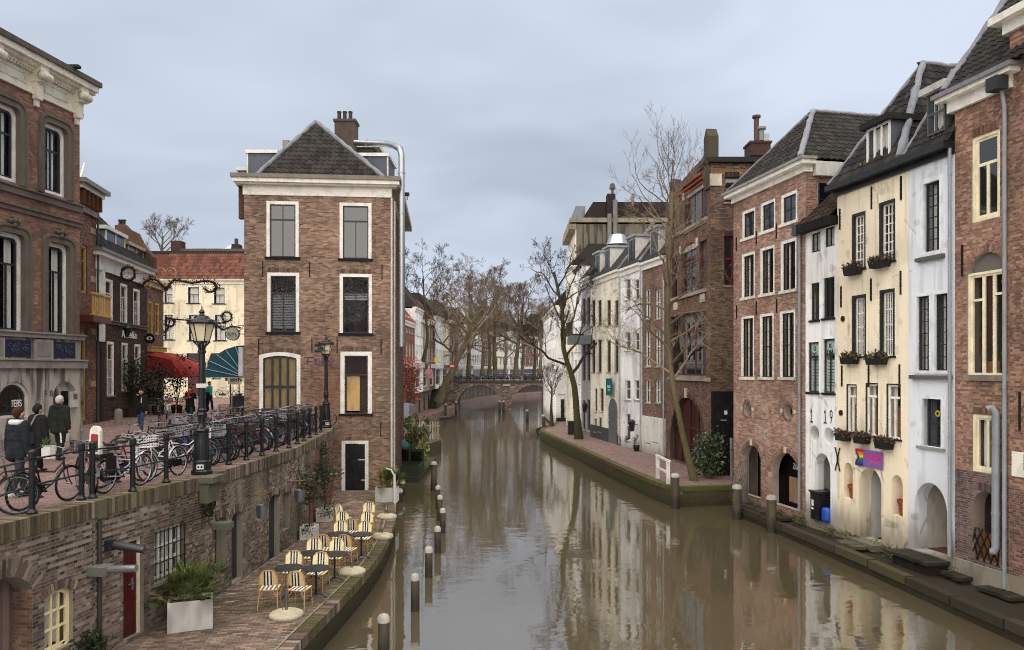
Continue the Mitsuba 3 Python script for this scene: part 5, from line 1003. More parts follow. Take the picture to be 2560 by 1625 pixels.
for s in np.arange(.5, fB.L, 1.6): fB.box(mb, s - .03, s + .03, zb + .28, zb + 1.25, -.15, -.09)
fB.box(mb, .3, fB.L - .3, zb + 1.2, zb + 1.26, -.16, -.08); fB.box(mb, .3, fB.L - .3, zb + .75, zb + .79, -.14, -.10); put(f'{bk}__railing', mb, 'vc_paint')

# ---------- far houses on the left bank and beyond the bridge ----------
def far_row(path, specs, z0=STREET):
    t = 0
    pts = np.array(path, float); L = np.concatenate([[0], np.cumsum(np.linalg.norm(np.diff(pts, axis=0), axis=1))]); P_ = lambda q: np.array([np.interp(q, L, pts[:, 0]), np.interp(q, L, pts[:, 1])])
    for (w, h, n, col, bsdf, roofc, label, shop) in specs:
        a, b = P_(t + w), P_(t); t += w; f = Fac(b, a) if path[0][0] > 900 else Fac(b, a)
        step = (f.L - .4) / n; win = []
        fl_n = max(2, int((h - 3.2) / 2.9))
        for q in range(n):
            c = .2 + step * (q + .5); hw = min(.55, step * .34)
            for m in range(fl_n): win.append((c - hw, c + hw, z0 + 3.7 + m * 2.85, z0 + 3.7 + m * 2.85 + 1.8))
        win.append((.5, f.L - 1.8, z0 + .5, z0 + 2.7)); win.append((f.L - 1.4, f.L - .5, z0 + .05, z0 + 2.7))
        k = fhouse(label, f, 0, f.L, z0 - .1, z0 + h, win, col, bsdf, key='far_house', roof=(roofc, 3.2, .8), depth=8)
        mb = MB(hexc(shop)); f.box(mb, .2, f.L - .2, z0 + 2.8, z0 + 3.35, 0.002, .25); put(f'{k}__shop_front', mb, 'vc_paint')
far_row([(-11.3, 78), (-10.9, 92), (-10.6, 112), (-9.6, 126), (-7.5, 146), (-3.0, 165), (4, 184), (13, 202), (26, 222)],
        [(8.5, 7.6, 4, hexc('7a5446'), 'vc_matte', '7a3f30', 'far red-roofed brick house next to the tall brick house', 'd5d2cb'), (6.5, 9.6, 4, WHITE_P, 'plaster', '3a3634', 'far white house with its pale shop front left of the leaning tree', 'b8b4ac'), (6, 8.6, 3, hexc('8e8478'), 'vc_matte', '4a3a34', 'far greyish house with a yellow sign behind the left thin tree', '2c2622'), (7, 9.0, 4, hexc('6d5248'), 'vc_matte', '5a3a30', 'far dark brick house behind the leaning trunk', 'cfcac0'),
         (8, 10.0, 4, WHITE_P, 'plaster', '3a3634', 'far white house just left of the bridge', 'e0ddd6'), (7, 9.4, 4, PALE_P, 'plaster', '4a3a34', 'far cream house above the left bridge arch', '4a4a4c'), (8, 10.4, 5, hexc('7c5c50'), 'vc_matte', '3a3634', 'far brick house above the middle of the bridge', 'dad7cf'), (8, 9.8, 4, WHITE_P, 'plaster', '3a3634', 'far white house behind the bridge pier', 'c9c6be'), (8, 10.6, 4, PALE_P, 'plaster', '4a3a34', 'far cream house above the right bridge arch', '343638'), (9, 9.8, 5, WHITE_P, 'plaster', '3a3634', 'farthest white house where the canal bends', 'd0cdc6'), (9, 10.2, 5, hexc('7c5c50'), 'vc_matte', '3a3634', 'brick house where the canal starts to bend', 'd0cdc6')] + [(9.5, 9.6 + (q * 7 % 4) * .5, 4, [PALE_P, WHITE_P, hexc('7c5c50'), WHITE_P, PALE_P, hexc('8e8478')][q], ['plaster', 'plaster', 'vc_matte'][q % 3] if q != 5 else 'vc_matte', '3a3634', ['cream', 'white', 'red brick', 'narrow white', 'pale cream', 'greyish'][q] + ' house far off across the bend of the canal', 'c9c6be') for q in range(6)])
# low wharf and its wall far on the left
sheet('far_wharf', [(-14, 52), (-10.9, 66), (-10.5, 83), (-8.9, 104), (-8.2, 116.5), (-14, 116.5)], RWHARF, 'street_brick', 'low wharf on the left in front of the bridge', depth=1.5)
sheet('wharf_under_bridge', [(-8.5, 123.6), (-6, 145), (0, 166), (8, 184), (8, 190), (-3, 190), (-14, 150), (-14, 123.6)], RWHARF, 'street_brick', 'low wharf seen through the bridge arch', depth=1.5)
fw_ = thing('far_quay_wall', 'far quay wall with cellar doors left of the bridge', 'wall')
for (a, b, n) in (((-12.9, 80), (-11.5, 112), 8), ((-11.1, 123.6), (-8.4, 150), 8), ((-8.3, 150.2), (-.8, 188), 10)):
    f = Fac(a, b); f = Fac(*( (a, b) if f.N[0] > 0 else (b, a))); mb = MB(hexc('8a7a6c')); f.box(mb, 0, f.L, .2, STREET + .1, -.2, .15); put(f'{fw_}__wall', mb, 'plaster')
    for q in range(n): s = f.L * (q + .5) / n; mb = MB(hexc('1c1a19')); f.prism(mb, arch_poly(s - .55, s + .55, .9, 2.9, .3), .12, .17); put(f'{fw_}__door', mb, 'vc_paint')
st = thing('quay_stairs', 'dark stone stairs down to the wharf beside the leaning trunk', 'stairs')
for q in range(14): p = at(1076 + q * .5, 1010 - q * 3.4, 106 + q * .28); mb = MB(hexc('46423c')); mb.box(p[0] - 1.2, p[0] + .9, p[1], p[1] + 2.5, .8, p[2]); put(f'{st}__step', mb, 'vc_matte')
# ---------- trees ----------
def tree(label, trunk, r0, seed, levels, spread=.5, lean=(0, 0, 1), limbs=7, llen=4.0, dens=1.0, cols=('5a5044', '463d34', '6a6053'), droop=0.0, twig_r=.008, up=.35, key='bare_tree', r1=None, moss=True, start=.35, sub=4, tw=5):
    """trunk: points; limbs grow from its upper part; each level splits into shorter, thinner ones; the last level is one mesh of twigs."""
    r = np.random.default_rng(seed); k = thing(key, label, 'tree')
    P = np.array(trunk, float); seg = np.linalg.norm(np.diff(P, axis=0), axis=1); L = np.concatenate([[0], np.cumsum(seg)]); n = 14
    t = np.linspace(0, L[-1], n); C = np.stack([np.interp(t, L, P[:, i]) for i in range(3)], 1); C[1:-1] += r.normal(0, r0 * .12, (n - 2, 3)) * [1, 1, .2]
    C = np.vstack([C[:1], (C[:-2] + 2 * C[1:-1] + C[2:]) / 4, C[-1:]])
    rr = np.interp(t, [0, .12 * L[-1], L[-1]], [r0 * 1.45, r0, r1 or r0 * .35])
    cl = np.array([hexc(c, 1.25) for c in cols])
    def tone(): return cl[r.integers(0, len(cl))] * (.8 + .4 * r.random())
    mb = MB(); mossy = hexc('4d4f2a'); g = np.clip(meshkit.fbm(C * 1.3, 2, seed) * 1.6 - .3, 0, .8)[:, None] if moss else 0
    col = np.repeat(cl[0] * (1 - g) + mossy * g if moss else np.tile(cl[0], (n, 1)), 10, 0); mb.tube(C, rr, 10, col); put(f'{k}__trunk', mb, 'vc_matte')
    twigs = MB()
    def grow(p, d, ln, rad, lev, out):
        m = 6 if lev < 2 else 4; pts = [p]; dd = d / np.linalg.norm(d)
        for i in range(m):
            dd = dd + r.normal(0, .20, 3) + np.array([0, 0, up * .28 - droop * (.25 + lev * .12)]); dd /= np.linalg.norm(dd); pts.append(pts[-1] + dd * ln / m)
        pts = np.array(pts); rads = np.linspace(rad, max(rad * .35, twig_r * .7), m + 1)
        last = lev >= levels
        (twigs if lev >= 2 else out).tube(pts, rads, 3 if lev >= 2 else 6, tone(), caps=False)
        if last: return
        nb = int((sub if lev < levels - 1 else tw) * dens + r.random())
        for i in range(nb):
            f = r.uniform(.25, 1.0) ** .8; q = f * m; i0 = min(int(q), m - 1); b = pts[i0] + (pts[i0 + 1] - pts[i0]) * (q - i0)
            ax = r.normal(0, 1, 3); dv = pts[i0 + 1] - pts[i0]; dv /= np.linalg.norm(dv); ax -= dv * (ax @ dv); ax /= np.linalg.norm(ax) + 1e-9
            a = r.uniform(.45, 1.0); grow(b, dv * math.cos(a) + ax * math.sin(a) + np.array([0, 0, up * .3]), ln * r.uniform(.45, .72) * (1.1 - .4 * f), max(twig_r, rads[i0] * .55), lev + 1, out)
    for i in range(limbs):
        f = start + (1 - start) * (i + r.random() * .6) / limbs; f = min(f, 1.0); q = f * (n - 1); i0 = min(int(q), n - 2); p = C[i0] + (C[i0 + 1] - C[i0]) * (q - i0); a = i * 2.4 + r.random() * .8
        d = np.array([math.cos(a) * spread * 1.5, math.sin(a) * spread * 1.5, .55 + .6 * f]); o = MB()
        grow(p, d, llen * (1.25 - .5 * f) * r.uniform(.8, 1.15), max(.02, rr[i0] * .55), 0, o); put(f'{k}__branch', o, 'vc_matte')
    if twigs.n: put(f'{k}__twigs', twigs, 'vc_matte', kind='stuff')
    return k
tree('big leaning mossy plane tree with a wide bare crown left of the bridge', [at(1096, 1005, 104), at(1118, 950, 104), at(1145, 895, 104), at(1164, 852, 104), at(1185, 800, 104), at(1212, 765, 104)], .50, 3, 4, 1.25, limbs=9, llen=7.6, cols=('6a5d4c', '5a4c3e', '7a6e5c'), twig_r=.015, sub=5, tw=6, start=.40, up=.2)
tree('dark slender tree left of the leaning tree', [at(1058, 905, 92), at(1070, 850, 92), at(1066, 800, 92), at(1060, 740, 92), at(1058, 690, 92)], .2, 5, 4, .6, limbs=9, llen=5.5, cols=('3c342c', '2e2822', '4a4238'), twig_r=.014, sub=4, tw=4)
tree('upright bare tree behind the leaning trunk', [at(1172, 955, 125), at(1172, 850, 125), at(1178, 760, 125), at(1180, 735, 125)], .36, 8, 4, .7, limbs=9, llen=5.2, cols=('62574a', '50463a'), twig_r=.017, sub=5, tw=5)
tree('tall bare tree behind the middle of the bridge', [at(1238, 940, 130), at(1236, 850, 130), at(1240, 770, 130), at(1246, 725, 130)], .34, 12, 4, .6, limbs=10, llen=5.2, cols=('6a5c4e', '574b3f'), twig_r=.017, sub=5, tw=5)
tree('thick bare tree above the right half of the bridge', [at(1290, 940, 128), at(1292, 880, 128), at(1300, 820, 128), at(1306, 760, 128)], .42, 15, 4, .8, limbs=9, llen=6, cols=('66594a', '54483c'), twig_r=.017, sub=5, tw=5)
for q, (x, y, lb) in enumerate(((1105, 116, 'bare tree behind the left end of the bridge'), (1205, 140, 'bare tree filling the gap left of mid bridge'), (1262, 150, 'pale far tree behind the bridge pier'), (1350, 126, 'bare tree at the right end of the bridge'), (1140, 122, 'wide bare tree just left of the leaning trunk'), (1222, 133, 'low wide bare tree over the bridge railing'), (1305, 140, 'wide pale bare tree right of the bridge pier'))): tree(lb, [at(x, 940, y), at(x + 3, 870, y), at(x - 3, 815, y), at(x + 5, 765, y)], .3, 50 + q, 4, 1.0, limbs=8, llen=5.5, cols=('7e7060', '6d6052', '8d8070'), twig_r=.015, sub=4, tw=6, up=.15, start=.22)
tree('far brownish tree right of the bridge crown', [at(1335, 950, 135), at(1338, 880, 135), at(1330, 820, 135)], .34, 19, 4, .7, limbs=9, llen=6.5, cols=('5d4f42', '4a3f35'), twig_r=.017, sub=5, tw=5)
tree('dark forked tree standing on the right wharf near its tip', [at(1447, 1097, 59.5), at(1441, 1010, 59.5), at(1433, 940, 59.5), at(1412, 895, 59.5), at(1404, 850, 59.5), at(1412, 790, 59.5), at(1395, 730, 59.5), at(1385, 680, 59.5)], .27, 23, 4, .75, limbs=12, llen=4.4, cols=('332b24', '2a241e', '3d342b'), twig_r=.010, start=.36, sub=4, tw=4, up=.3)
tree('small pollard tree at the tip of the right wharf', [at(1380, 1066, 73.0), at(1378, 1010, 73.0), at(1380, 965, 73.0)], .17, 29, 3, .55, limbs=9, llen=2.6, cols=('3a312a', '463c33'), twig_r=.012, start=.75, sub=4, tw=4, up=.5)
tree('leaning willow with long hanging twigs in front of the dark brick house', [at(1736, 1204, 37), at(1722, 1150, 37), at(1706, 1084, 37), at(1690, 1000, 37), at(1680, 950, 37), at(1674, 880, 37), at(1668, 790, 37), at(1672, 700, 37), at(1676, 600, 37), at(1680, 480, 37)], .145, 31, 4, .8, limbs=24, llen=3.0, cols=('6a5e4c', '574b3e', '78695a'), droop=.20, twig_r=.005, start=.34, sub=4, tw=3, up=.25, r1=.07)
tree('thin upright shoots of a bare tree rising beside the stepped parapet', [at(1668, 620, 40), at(1672, 540, 40), at(1676, 470, 40), at(1684, 400, 40)], .08, 37, 3, .45, limbs=12, llen=3.0, cols=('5a5148', '6a6055'), twig_r=.006, start=.1, sub=3, tw=3, up=.7, moss=False)
tree('distant bare tree showing over the roofs at the end of the street', [at(405, 660, 110), at(404, 620, 110), at(408, 590, 110)], .25, 41, 3, .7, limbs=9, llen=4.0, cols=('6a6259', '5a534b'), twig_r=.02, start=.2, sub=5, tw=5)
k = thing('red_shrub', 'reddish autumn shrub growing beside the grey box behind the tall house', 'shrub')
mb = MB(hexc('4a3a30'))
for q in range(9): a = at(1018 + q, 1010, 72); b = at(1008 + q * 4, 905 + 10 * (q % 3), 72); mb.tube([a, (a + b) / 2 + [.1, 0, 0], b], .03, 4)
put(f'{k}__stem', mb, 'vc_matte'); put(f'{k}__foliage', leaves(1500, [at(1010 + 3 * (i % 9), 905 + 11 * (i // 3), 72 + .4 * (i % 4)) for i in range(27)], .42, .24, ['8a4038', '9a5a4c', '7a3028', '6a4a38'], 5), 'vc_plain')
k = thing('evergreen_bush', 'glossy dark green bush leaning against the black gate', 'bush')
put(f'{k}__foliage', leaves(1700, [at(1752 + 9 * (i % 5), 1105 + 17 * (i // 5), 37.6 + .25 * (i % 3)) for i in range(25)], .24, .17, ['2c3a24', '3a4a2e', '22301c', '46563a', '6a7a5c'], 6), 'vc_gloss')
mb = MB(hexc('3a3026'))
for q in range(5): a = at(1765 + 5 * q, 1195, 37.7); mb.tube([a, a + [.1 * (q - 2), 0, 1.6]], .025, 4)
put(f'{k}__stem', mb, 'vc_matte')
# ---------- left side of the street ----------
fA = Fac((-18.6, 7.6), (-15.7, 27.6)); LA = fA.L; sA = lambda x: fA.px(x, CY)[0]
gh = thing('grand_house', 'stately dark red brick house at the left edge with heavy cream cornice', 'house')
STONE, DSTONE = hexc('969087'), hexc('655c54')
aw = {'u1': fA.rect(107, 300, 168, 497), 'l1': fA.rect(116, 602, 174, 843)}
d_ = aw['u1'][1] - fA.px(49, 400)[0]; d2 = aw['l1'][1] - fA.px(61, 700)[0]
for q in (1, 2): aw[f'u{q+1}'] = (aw['u1'][0] - d_ * q, aw['u1'][1] - d_ * q, *aw['u1'][2:]); aw[f'l{q+1}'] = (aw['l1'][0] - d2 * q, aw['l1'][1] - d2 * q, *aw['l1'][2:])
bwn = (sA(-8), sA(71), 4.75, 5.92); bdr = (sA(129), sA(187), STREET, 5.9)
zb0, zf = 6.62, 15.55
P = shell(gh, fA, LA - 12, LA, zb0, 16.5, [arch_poly(*w, -.22) for w in aw.values()], col=hexc('7a665c'), depth=9, thick=.4)
lay_bricks(gh, fA, P.intersection(sbox(LA - 10.5, 7.5, LA, zf)), 'grand', named=160, bond=False, k=1.05)
for n_, w in aw.items():
    k = window(gh, fA, *w, rec=.16, casing=hexc('dedbd2'), cw=.13, sash=hexc('1c2430'), fw=.06, nx=2, ny=1, trans=.66 if n_[0] == 'u' else .72, top=(2 if n_[0] == 'u' else 1, 1), bar=.06, rise=-.22, curtain=[(.0, .3), (.62, 1.0)] if n_[0] == 'l' else [(.05, .4), (.55, .95)])
    mb = MB(DSTONE); O = arch_poly(w[0] - .19, w[1] + .19, w[2] - .05, w[3] + .22, -.34).difference(arch_poly(w[0] + .02, w[1] - .02, w[2] - .06, w[3], -.22)); fA.prism(mb, O, -.12, .07)
    O2 = arch_poly(w[0] - .24, w[1] + .24, w[2] - .05, w[3] + .28, -.42).difference(arch_poly(w[0] - .16, w[1] + .16, w[2] - .06, w[3] + .19, -.34)); fA.prism(mb, O2, .0, .12); put(f'{k}__stone_surround', mb, 'vc_matte')
    if n_[0] == 'l':
        m = (w[0] + w[1]) / 2; mb = MB(DSTONE * .8)
        for dx, dz, r in ((0, .45, .12), (-.16, .42, .09), (.16, .42, .09), (0, .30, .10), (-.1, .55, .06), (.1, .55, .06)): b = MB(mb.col); b.lathe([(.001, -r), (r * .7, -r * .7), (r, 0), (r * .7, r * .7), (.001, r)], (0, 0, 0), 8); mb.add(b, fA.at4(m + dx, w[3] + dz - .05, .12))
        put(f'{k}__carved_keystone', mb, 'vc_matte')
def course(key, f, s0, s1, z0, z1, out, col, name='string_course', bsdf='vc_matte'):
    mb = MB(col); f.box(mb, s0, s1, z0, z1, .001, out); f.box(mb, s0, s1, z1, z1 + .05, .001, out + .06); put(f'{key}__{name}', mb, bsdf)
s0 = LA - 12
course(gh, fA, s0, LA + .06, 12.0, 12.22, .10, DSTONE); course(gh, fA, s0, LA + .05, 11.45, 11.6, .07, DSTONE); course(gh, fA, s0, LA + .10, 7.38, 7.52, .16, STONE * .8, 'sill_course'); course(gh, fA, s0, LA + .12, 6.36, 6.62, .22, STONE * .85, 'base_cornice')
mb = MB(STONE * .8); fA.box(mb, s0, LA, 6.62, 7.38, .0015, .05); put(f'{gh}__parapet', mb, 'stained_stone')
for q in range(4):
    for (a, b) in ((130, 184),): x0 = sA(a) - q * d2; x1 = sA(b) - q * d2; k = nk(f'{gh}__carved_panel'); mb = MB(hexc('1d2238')); fA.box(mb, x0, x1, 6.72, 7.28, .051, .07); put(f'{k}__panel', mb, 'vc_paint')
    r = np.random.default_rng(q); mb = MB(hexc('3a4058'))
    for _ in range(9):
        c0, z0_, R0 = r.uniform(x0 + .15, x1 - .15), r.uniform(6.85, 7.15), r.uniform(.06, .13); t = np.linspace(0, 5, 12); mb.tube([fA.w(c0 + R0 * (1 - u / 6) * math.cos(u * 1.3), z0_ + R0 * (1 - u / 6) * math.sin(u * 1.3), .08) for u in t], .018, 5)
    put(f'{k}__scrolls', mb, 'vc_paint')
    y0 = sA(82) - q * d2; y1 = sA(127) - q * d2; mb = MB(STONE); fA.box(mb, y0, y1, 6.66, 7.34, .05, .10); fA.box(mb, y0 + .1, y1 - .1, 6.76, 7.24, .101, .12, STONE * .7); put(f'{gh}__stone_panel', mb, 'vc_matte')
# stone base with arched window and door
PB = sbox(s0, STREET - .1, LA + .08, 6.36).difference(arch_poly(*bwn, .45)).difference(arch_poly(*bdr, .45)); mb = MB(STONE * 1.25); fA.prism(mb, PB, -.35, .06); put(f'{gh}__base_wall', mb, 'stained_stone')
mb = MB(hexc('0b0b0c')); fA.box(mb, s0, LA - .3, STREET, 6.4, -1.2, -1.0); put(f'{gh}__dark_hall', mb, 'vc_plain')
mb = MB(STONE * .9); fA.box(mb, s0, bdr[0] - .02, STREET, STREET + .35, .061, .14); fA.box(mb, bdr[1] + .02, LA + .14, STREET, STREET + .35, .061, .14); put(f'{gh}__plinth', mb, 'stained_stone')
k = window(gh, fA, *bwn, rec=.05, sash=hexc('2c2a2a'), fw=.09, nx=2, ny=1, rise=.42, casing=hexc('c9c6be'), cw=.09)
lettering(k, fA, 'TEBS', sA(33), 5.1, -.10, .22, hexc('d6d4cc'), sx=.6); lettering(gh, fA, 'F 8', sA(106), 5.40, .062, .2, hexc('3a3733'), 'house_number', bold=False)
mb = MB(hexc('c6c3ba')); x0, x1 = bdr[0], bdr[1]; fA.prism(mb, arch_poly(*bdr, .45).difference(arch_poly(x0 + .08, x1 - .5, STREET - .1, 5.75, .4)), -.3, -.22); put(f'{gh}__door_frame', mb, 'vc_paint')
mb = MB(hexc('17191b')); fA.box(mb, x1 - .42, x1 - .08, 4.9, 5.55, -.219, -.2); put(f'{gh}__side_light', mb, 'vc_gloss')
c = fA.px(178, 998); mb = MB(hexc('b5b3ac')); fA.box(mb, c[0] - .16, c[0] + .16, c[1] - .28, c[1] + .28, .061, .16); fA.box(mb, c[0] - .1, c[0] + .1, c[1] - .0, c[1] + .2, .161, .17, hexc('5a5854')); fA.box(mb, c[0] + .42, c[0] + .52, c[1] - .2, c[1] - .08, .061, .08, hexc('3a3836')); put(f'{gh}__intercom', mb, 'vc_paint')
# entablature
CR = hexc('d2ccba')
for z0_, z1_, o_ in ((zf - .05, zf + .10, .10), (zf + .10, 16.26, .04), (16.26, 16.36, .2), (16.36, 16.45, .36)): mb = MB(CR); fA.box(mb, s0, LA + o_, z0_, z1_, -.4, o_); put(f'{gh}__entablature', mb, 'vc_paint')
mb = MB(CR * .95); fA.box(mb, s0, LA + .36, 16.45, 16.66, -.4, .5); put(f'{gh}__cornice', mb, 'vc_paint')
mb = MB(hexc('5d554c')); fA.box(mb, s0, LA + .44, 16.66, 16.84, -.4, .58); put(f'{gh}__gutter', mb, 'vc_matte')
mb = MB(CR)
cs = np.arange(s0, LA, .13); b = MB(CR); b.boxes(np.stack([cs, np.full(len(cs), 16.24), np.full(len(cs), .12)], 1), [[.07, .10, .10]]); mb.add(b, fA.M4); put(f'{gh}__dentils', mb, 'vc_paint', kind='stuff')
for q in range(5):
    s = (LA - .25) - q * (LA - .25 - sA(85)); mb = MB(CR); fA.prism(mb, Polygon([(s - .17, 15.9), (s + .17, 15.9), (s + .2, 16.5), (s - .2, 16.5)]), .04, .42); fA.prism(mb, Polygon([(s - .12, 15.35), (s + .12, 15.35), (s + .15, 15.899), (s - .15, 15.899)]), .04, .24); fA.box(mb, s - .07, s + .07, 15.12, 15.349, .04, .15)
    b = MB(CR); b.lathe([(.001, -.2), (.16, -.2), (.16, .2), (.001, .2)], (0, 0, 0), 10); Mx = np.array([[0, 0, 1, 0], [1, 0, 0, 0], [0, 1, 0, 0], [0, 0, 0, 1.0]]); mb.add(b, fA.at4(s, 16.1, .42) @ Mx); put(f'{gh}__console', mb, 'vc_paint')
    if q < 4:
        e = s - (LA - .25 - sA(85)) + .4; mb = MB(CR * .9); fA.prism(mb, sbox(e, zf + .2, s - .4, 16.12).difference(sbox(e + .07, zf + .27, s - .47, 16.05)), .04, .07); put(f'{gh}__frieze_panel', mb, 'vc_paint')
A, B = fA.w(s0, 16.8, -.3), fA.w(LA - .2, 16.8, -.3); u = -fA.N * .9 + np.array([0, 0, .5]); mb = MB(hexc('2f2d2c')); mb.raw([A, B, B + u * 3 - fA.S * 3, A + u * 3], [[0, 1, 2, 3]]); mb.raw([B, B - fA.N * 8, B + u * 3 - fA.S * 3], [[0, 1, 2]]); k = put(f'{gh}__roof', mb, 'vc_matte'); u /= np.linalg.norm(u); tiles(k, fA.w(LA - 8, 16.82, -.3), fA.S, u, Polygon([(0, 0), (7.6, 0), (5, 3), (0, 3)]), named=40)
mb = MB(hexc('2a2826')); c = fA.w(LA - 1.0, 16.84, .5); mb.box(c[0] - .25, c[0] + .25, c[1] - .1, c[1] + .1, 16.84, 16.94); put(f'{gh}__gutter_hatch', mb, 'vc_matte')
fAe = Fac(fA.w(LA, 0)[:2], (fA.w(LA, 0) - fA.N * 9)[:2])
# ---- the row beyond
rowX = lambda Y: -14.3 - .158 * Y
fC = Fac((rowX(32), 32), (rowX(60), 60)); sC = lambda x: fC.px(x, CY)[0]
bb = thing('balcony_house', 'narrow brown brick house with a yellow wooden balcony beside the stately house', 'house')
b0, b1 = sC(196), sC(240); bwin = [fC.rect(203, 610, 218, 735), fC.rect(203, 830, 216, 1050)]
P = shell(bb, fC, b0 - 1.5, b1, STREET - .1, 14.6, [sbox(w[0], w[2], w[1], w[3]) for w in bwin], col=hexc('5a463e'), depth=7)
lay_bricks(bb, fC, P, 'grand', named=60, bond=False, k=.9)
for w in bwin: window(bb, fC, *w, rec=.08, casing=hexc('a8884e'), cw=.10, sash=hexc('8a6a38'), fw=.05, nx=1, trans=.7)
z_ = fC.px(220, 792)[1]; k = nk(f'{bb}__balcony'); YW = hexc('c09a52'); mb = MB(hexc('5a2c24')); fC.box(mb, b0 - .3, b1 - .15, z_ - .3, z_, .0, .75); put(f'{k}__floor', mb, 'vc_paint')
for s in np.linspace(b0 - .2, b1 - .2, 9): mb = MB(YW); fC.box(mb, s - .05, s + .05, z_ + .06, z_ + .95, .66, .71); put(f'{k}__baluster', mb, 'vc_paint')
mb = MB(YW); fC.box(mb, b0 - .3, b1 - .15, z_ + .95, z_ + 1.05, .62, .76); fC.box(mb, b0 - .3, b1 - .15, z_ + .001, z_ + .08, .62, .75); put(f'{k}__rail', mb, 'vc_paint')
for z in (5.5, 8.0, 10.5, 12.8): mb = MB(hexc('a89878')); fC.box(mb, b1 - .7, b1 - .1, z, z + .28, .001, .03); put(f'{bb}__stone_band', mb, 'vc_matte')
cornice(bb, fC, b0, b1, [(13.6, 13.9, .12, '6a5038'), (14.6, 14.8, .3, 'd8d2c2'), (14.8, 15.0, .5, '6a645a')]); mb = MB(hexc('5a3a24'))
for s in np.linspace(b0, b1 - .1, 5): fC.box(mb, s - .07, s + .07, 13.9, 14.58, .001, .3)
put(f'{bb}__bracket', mb, 'vc_matte'); pipe(bb, [fC.w(b1 - .02, 13.8, .1), fC.w(b1 - .02, STREET, .1)], .05, hexc('4a4a4a'))
mb = MB(hexc('dedbd2')); A_, B_ = fC.w(b0 + .2, 15.0, .0), fC.w(b0 + .7, 15.9, 0); mb.tube([A_, B_], .06, 5); put(f'{bb}__roof_rail', mb, 'vc_paint')
cf = thing('cafe_house', 'dark brown brick cafe house with white eaves, tall white windows and white lettering', 'house')
c0, c1 = b1 + .005, sC(368); cu = [fC.rect(262, 694, 282, 803), fC.rect(301, 707, 318, 809), fC.rect(333, 720, 349, 815)]; cg = [fC.rect(267, 853, 285, 988), fC.rect(304, 856, 319, 976), fC.rect(336, 860, 351, 965)]; cb = fC.rect(240, 655, 254, 778); cd = (c0 + .1, fC.px(254, 900)[0], STREET, 7.4)
P = shell(cf, fC, c0, c1, STREET - .1, 11.9, [sbox(w[0], w[2], w[1], w[3]) for w in cu + cg + [cb, cd]], col=hexc('3c302a'), depth=8)
lay_bricks(cf, fC, P.intersection(sbox(fC.px(260, 900)[0], STREET, c1, 11.2)), 'dark', named=60, bond=False, k=.85)
for w in cu + cg: window(cf, fC, *w, rec=.03, casing=WHITE, cw=.12, sash=hexc('c9c7c0'), fw=.05, nx=2, ny=2, trans=.7, sill=hexc('77726a'), curtain=[(0, .4)])
window(cf, fC, *cb, rec=.03, casing=WHITE, cw=.1, sash=WHITE, fw=.05, nx=2, ny=3, trans=.75); plank_door(cf, fC, *cd, -.12, hexc('231c18'), 4, hexc('5a5048'), handle=False)
mb = MB(WHITE); fC.box(mb, c0, fC.px(260, 900)[0], 7.7, 11.9, .001, .06); mb2 = sbox(c0, 7.7, fC.px(260, 900)[0], 11.9)
mb = MB(WHITE); fC.prism(mb, mb2.difference(sbox(cb[0], cb[2], cb[1], cb[3])), .001, .06); put(f'{cf}__white_bay', mb, 'vc_paint')
cornice(cf, fC, c0, c1, [(11.2, 11.85, .07, 'dedcd4'), (11.85, 12.05, .35, 'dedcd4'), (12.05, 12.2, .45, '6f6c66')]); course(cf, fC, c0, c1, 8.62, 8.76, .08, hexc('6a625a'))
lettering(cf, fC, 'Amelia', fC.px(302, 838)[0], fC.px(302, 842)[1], .03, .36, hexc('dcdad2'), sx=1.5)
A, B = fC.w(c0, 12.2, .35), fC.w(c1, 12.2, .35); u = -fC.N * .7 + np.array([0, 0, .7]); u /= np.linalg.norm(u); mb = MB(hexc('2f2b29')); mb.raw([A, B, B + u * 4.5, A + u * 4.5], [[0, 1, 2, 3]]); k = put(f'{cf}__roof', mb, 'vc_matte'); tiles(k, A, fC.S, u, sbox(0, 0, (B - A) @ fC.S, 4.5), named=40)
def fdormer(key, f, x0, x1, y0, y1, c, d=-.4): a = fC.px(x0, y1, d); b = fC.px(x1, y0, d); k = nk(f'{key}__dormer'); mb = MB(hexc('6a6f74')); f.box(mb, a[0], b[0], a[1], b[1] - .18, d - 2.2, d); put(f'{k}__cheek', mb, 'vc_matte'); mb = MB(hexc(c)); f.box(mb, a[0] - .15, b[0] + .15, b[1] - .18, b[1], d - 2.3, d + .15); put(f'{k}__flat_roof', mb, 'vc_paint'); mb = MB(hexc('1d2226')); f.box(mb, a[0] + .15, b[0] - .15, a[1] + .3, b[1] - .28, d + .002, d + .02); put(f'{k}__pane', mb, 'vc_gloss'); mb = MB(hexc(c)); m = (a[0] + b[0]) / 2; f.box(mb, m - .06, m + .06, a[1] + .2, b[1] - .2, d + .021, d + .05); f.box(mb, a[0], a[0] + .14, a[1], b[1] - .2, d + .003, d + .05); f.box(mb, b[0] - .14, b[0], a[1], b[1] - .2, d + .003, d + .05); put(f'{k}__frame', mb, 'vc_paint')
fdormer(cf, fC, 262, 311, 588, 648, 'd8d6d0'); fdormer(cf, fC, 318, 357, 622, 672, 'a89070')
aw_ = thing('awning_house', 'brick corner house with yellow wooden windows above a red awning', 'house')
e0, e1 = c1 + .005, sC(409); ew = [fC.rect(372, 752, 382, 840), fC.rect(388, 757, 398, 838)]
P = shell(aw_, fC, e0, e1, STREET - .1, 11.2, [sbox(w[0], w[2], w[1], w[3]) for w in ew], col=hexc('6a4a3a'), depth=8); lay_bricks(aw_, fC, P.intersection(sbox(e0, 7.2, e1, 11.2)), 'brown', named=40, bond=False)
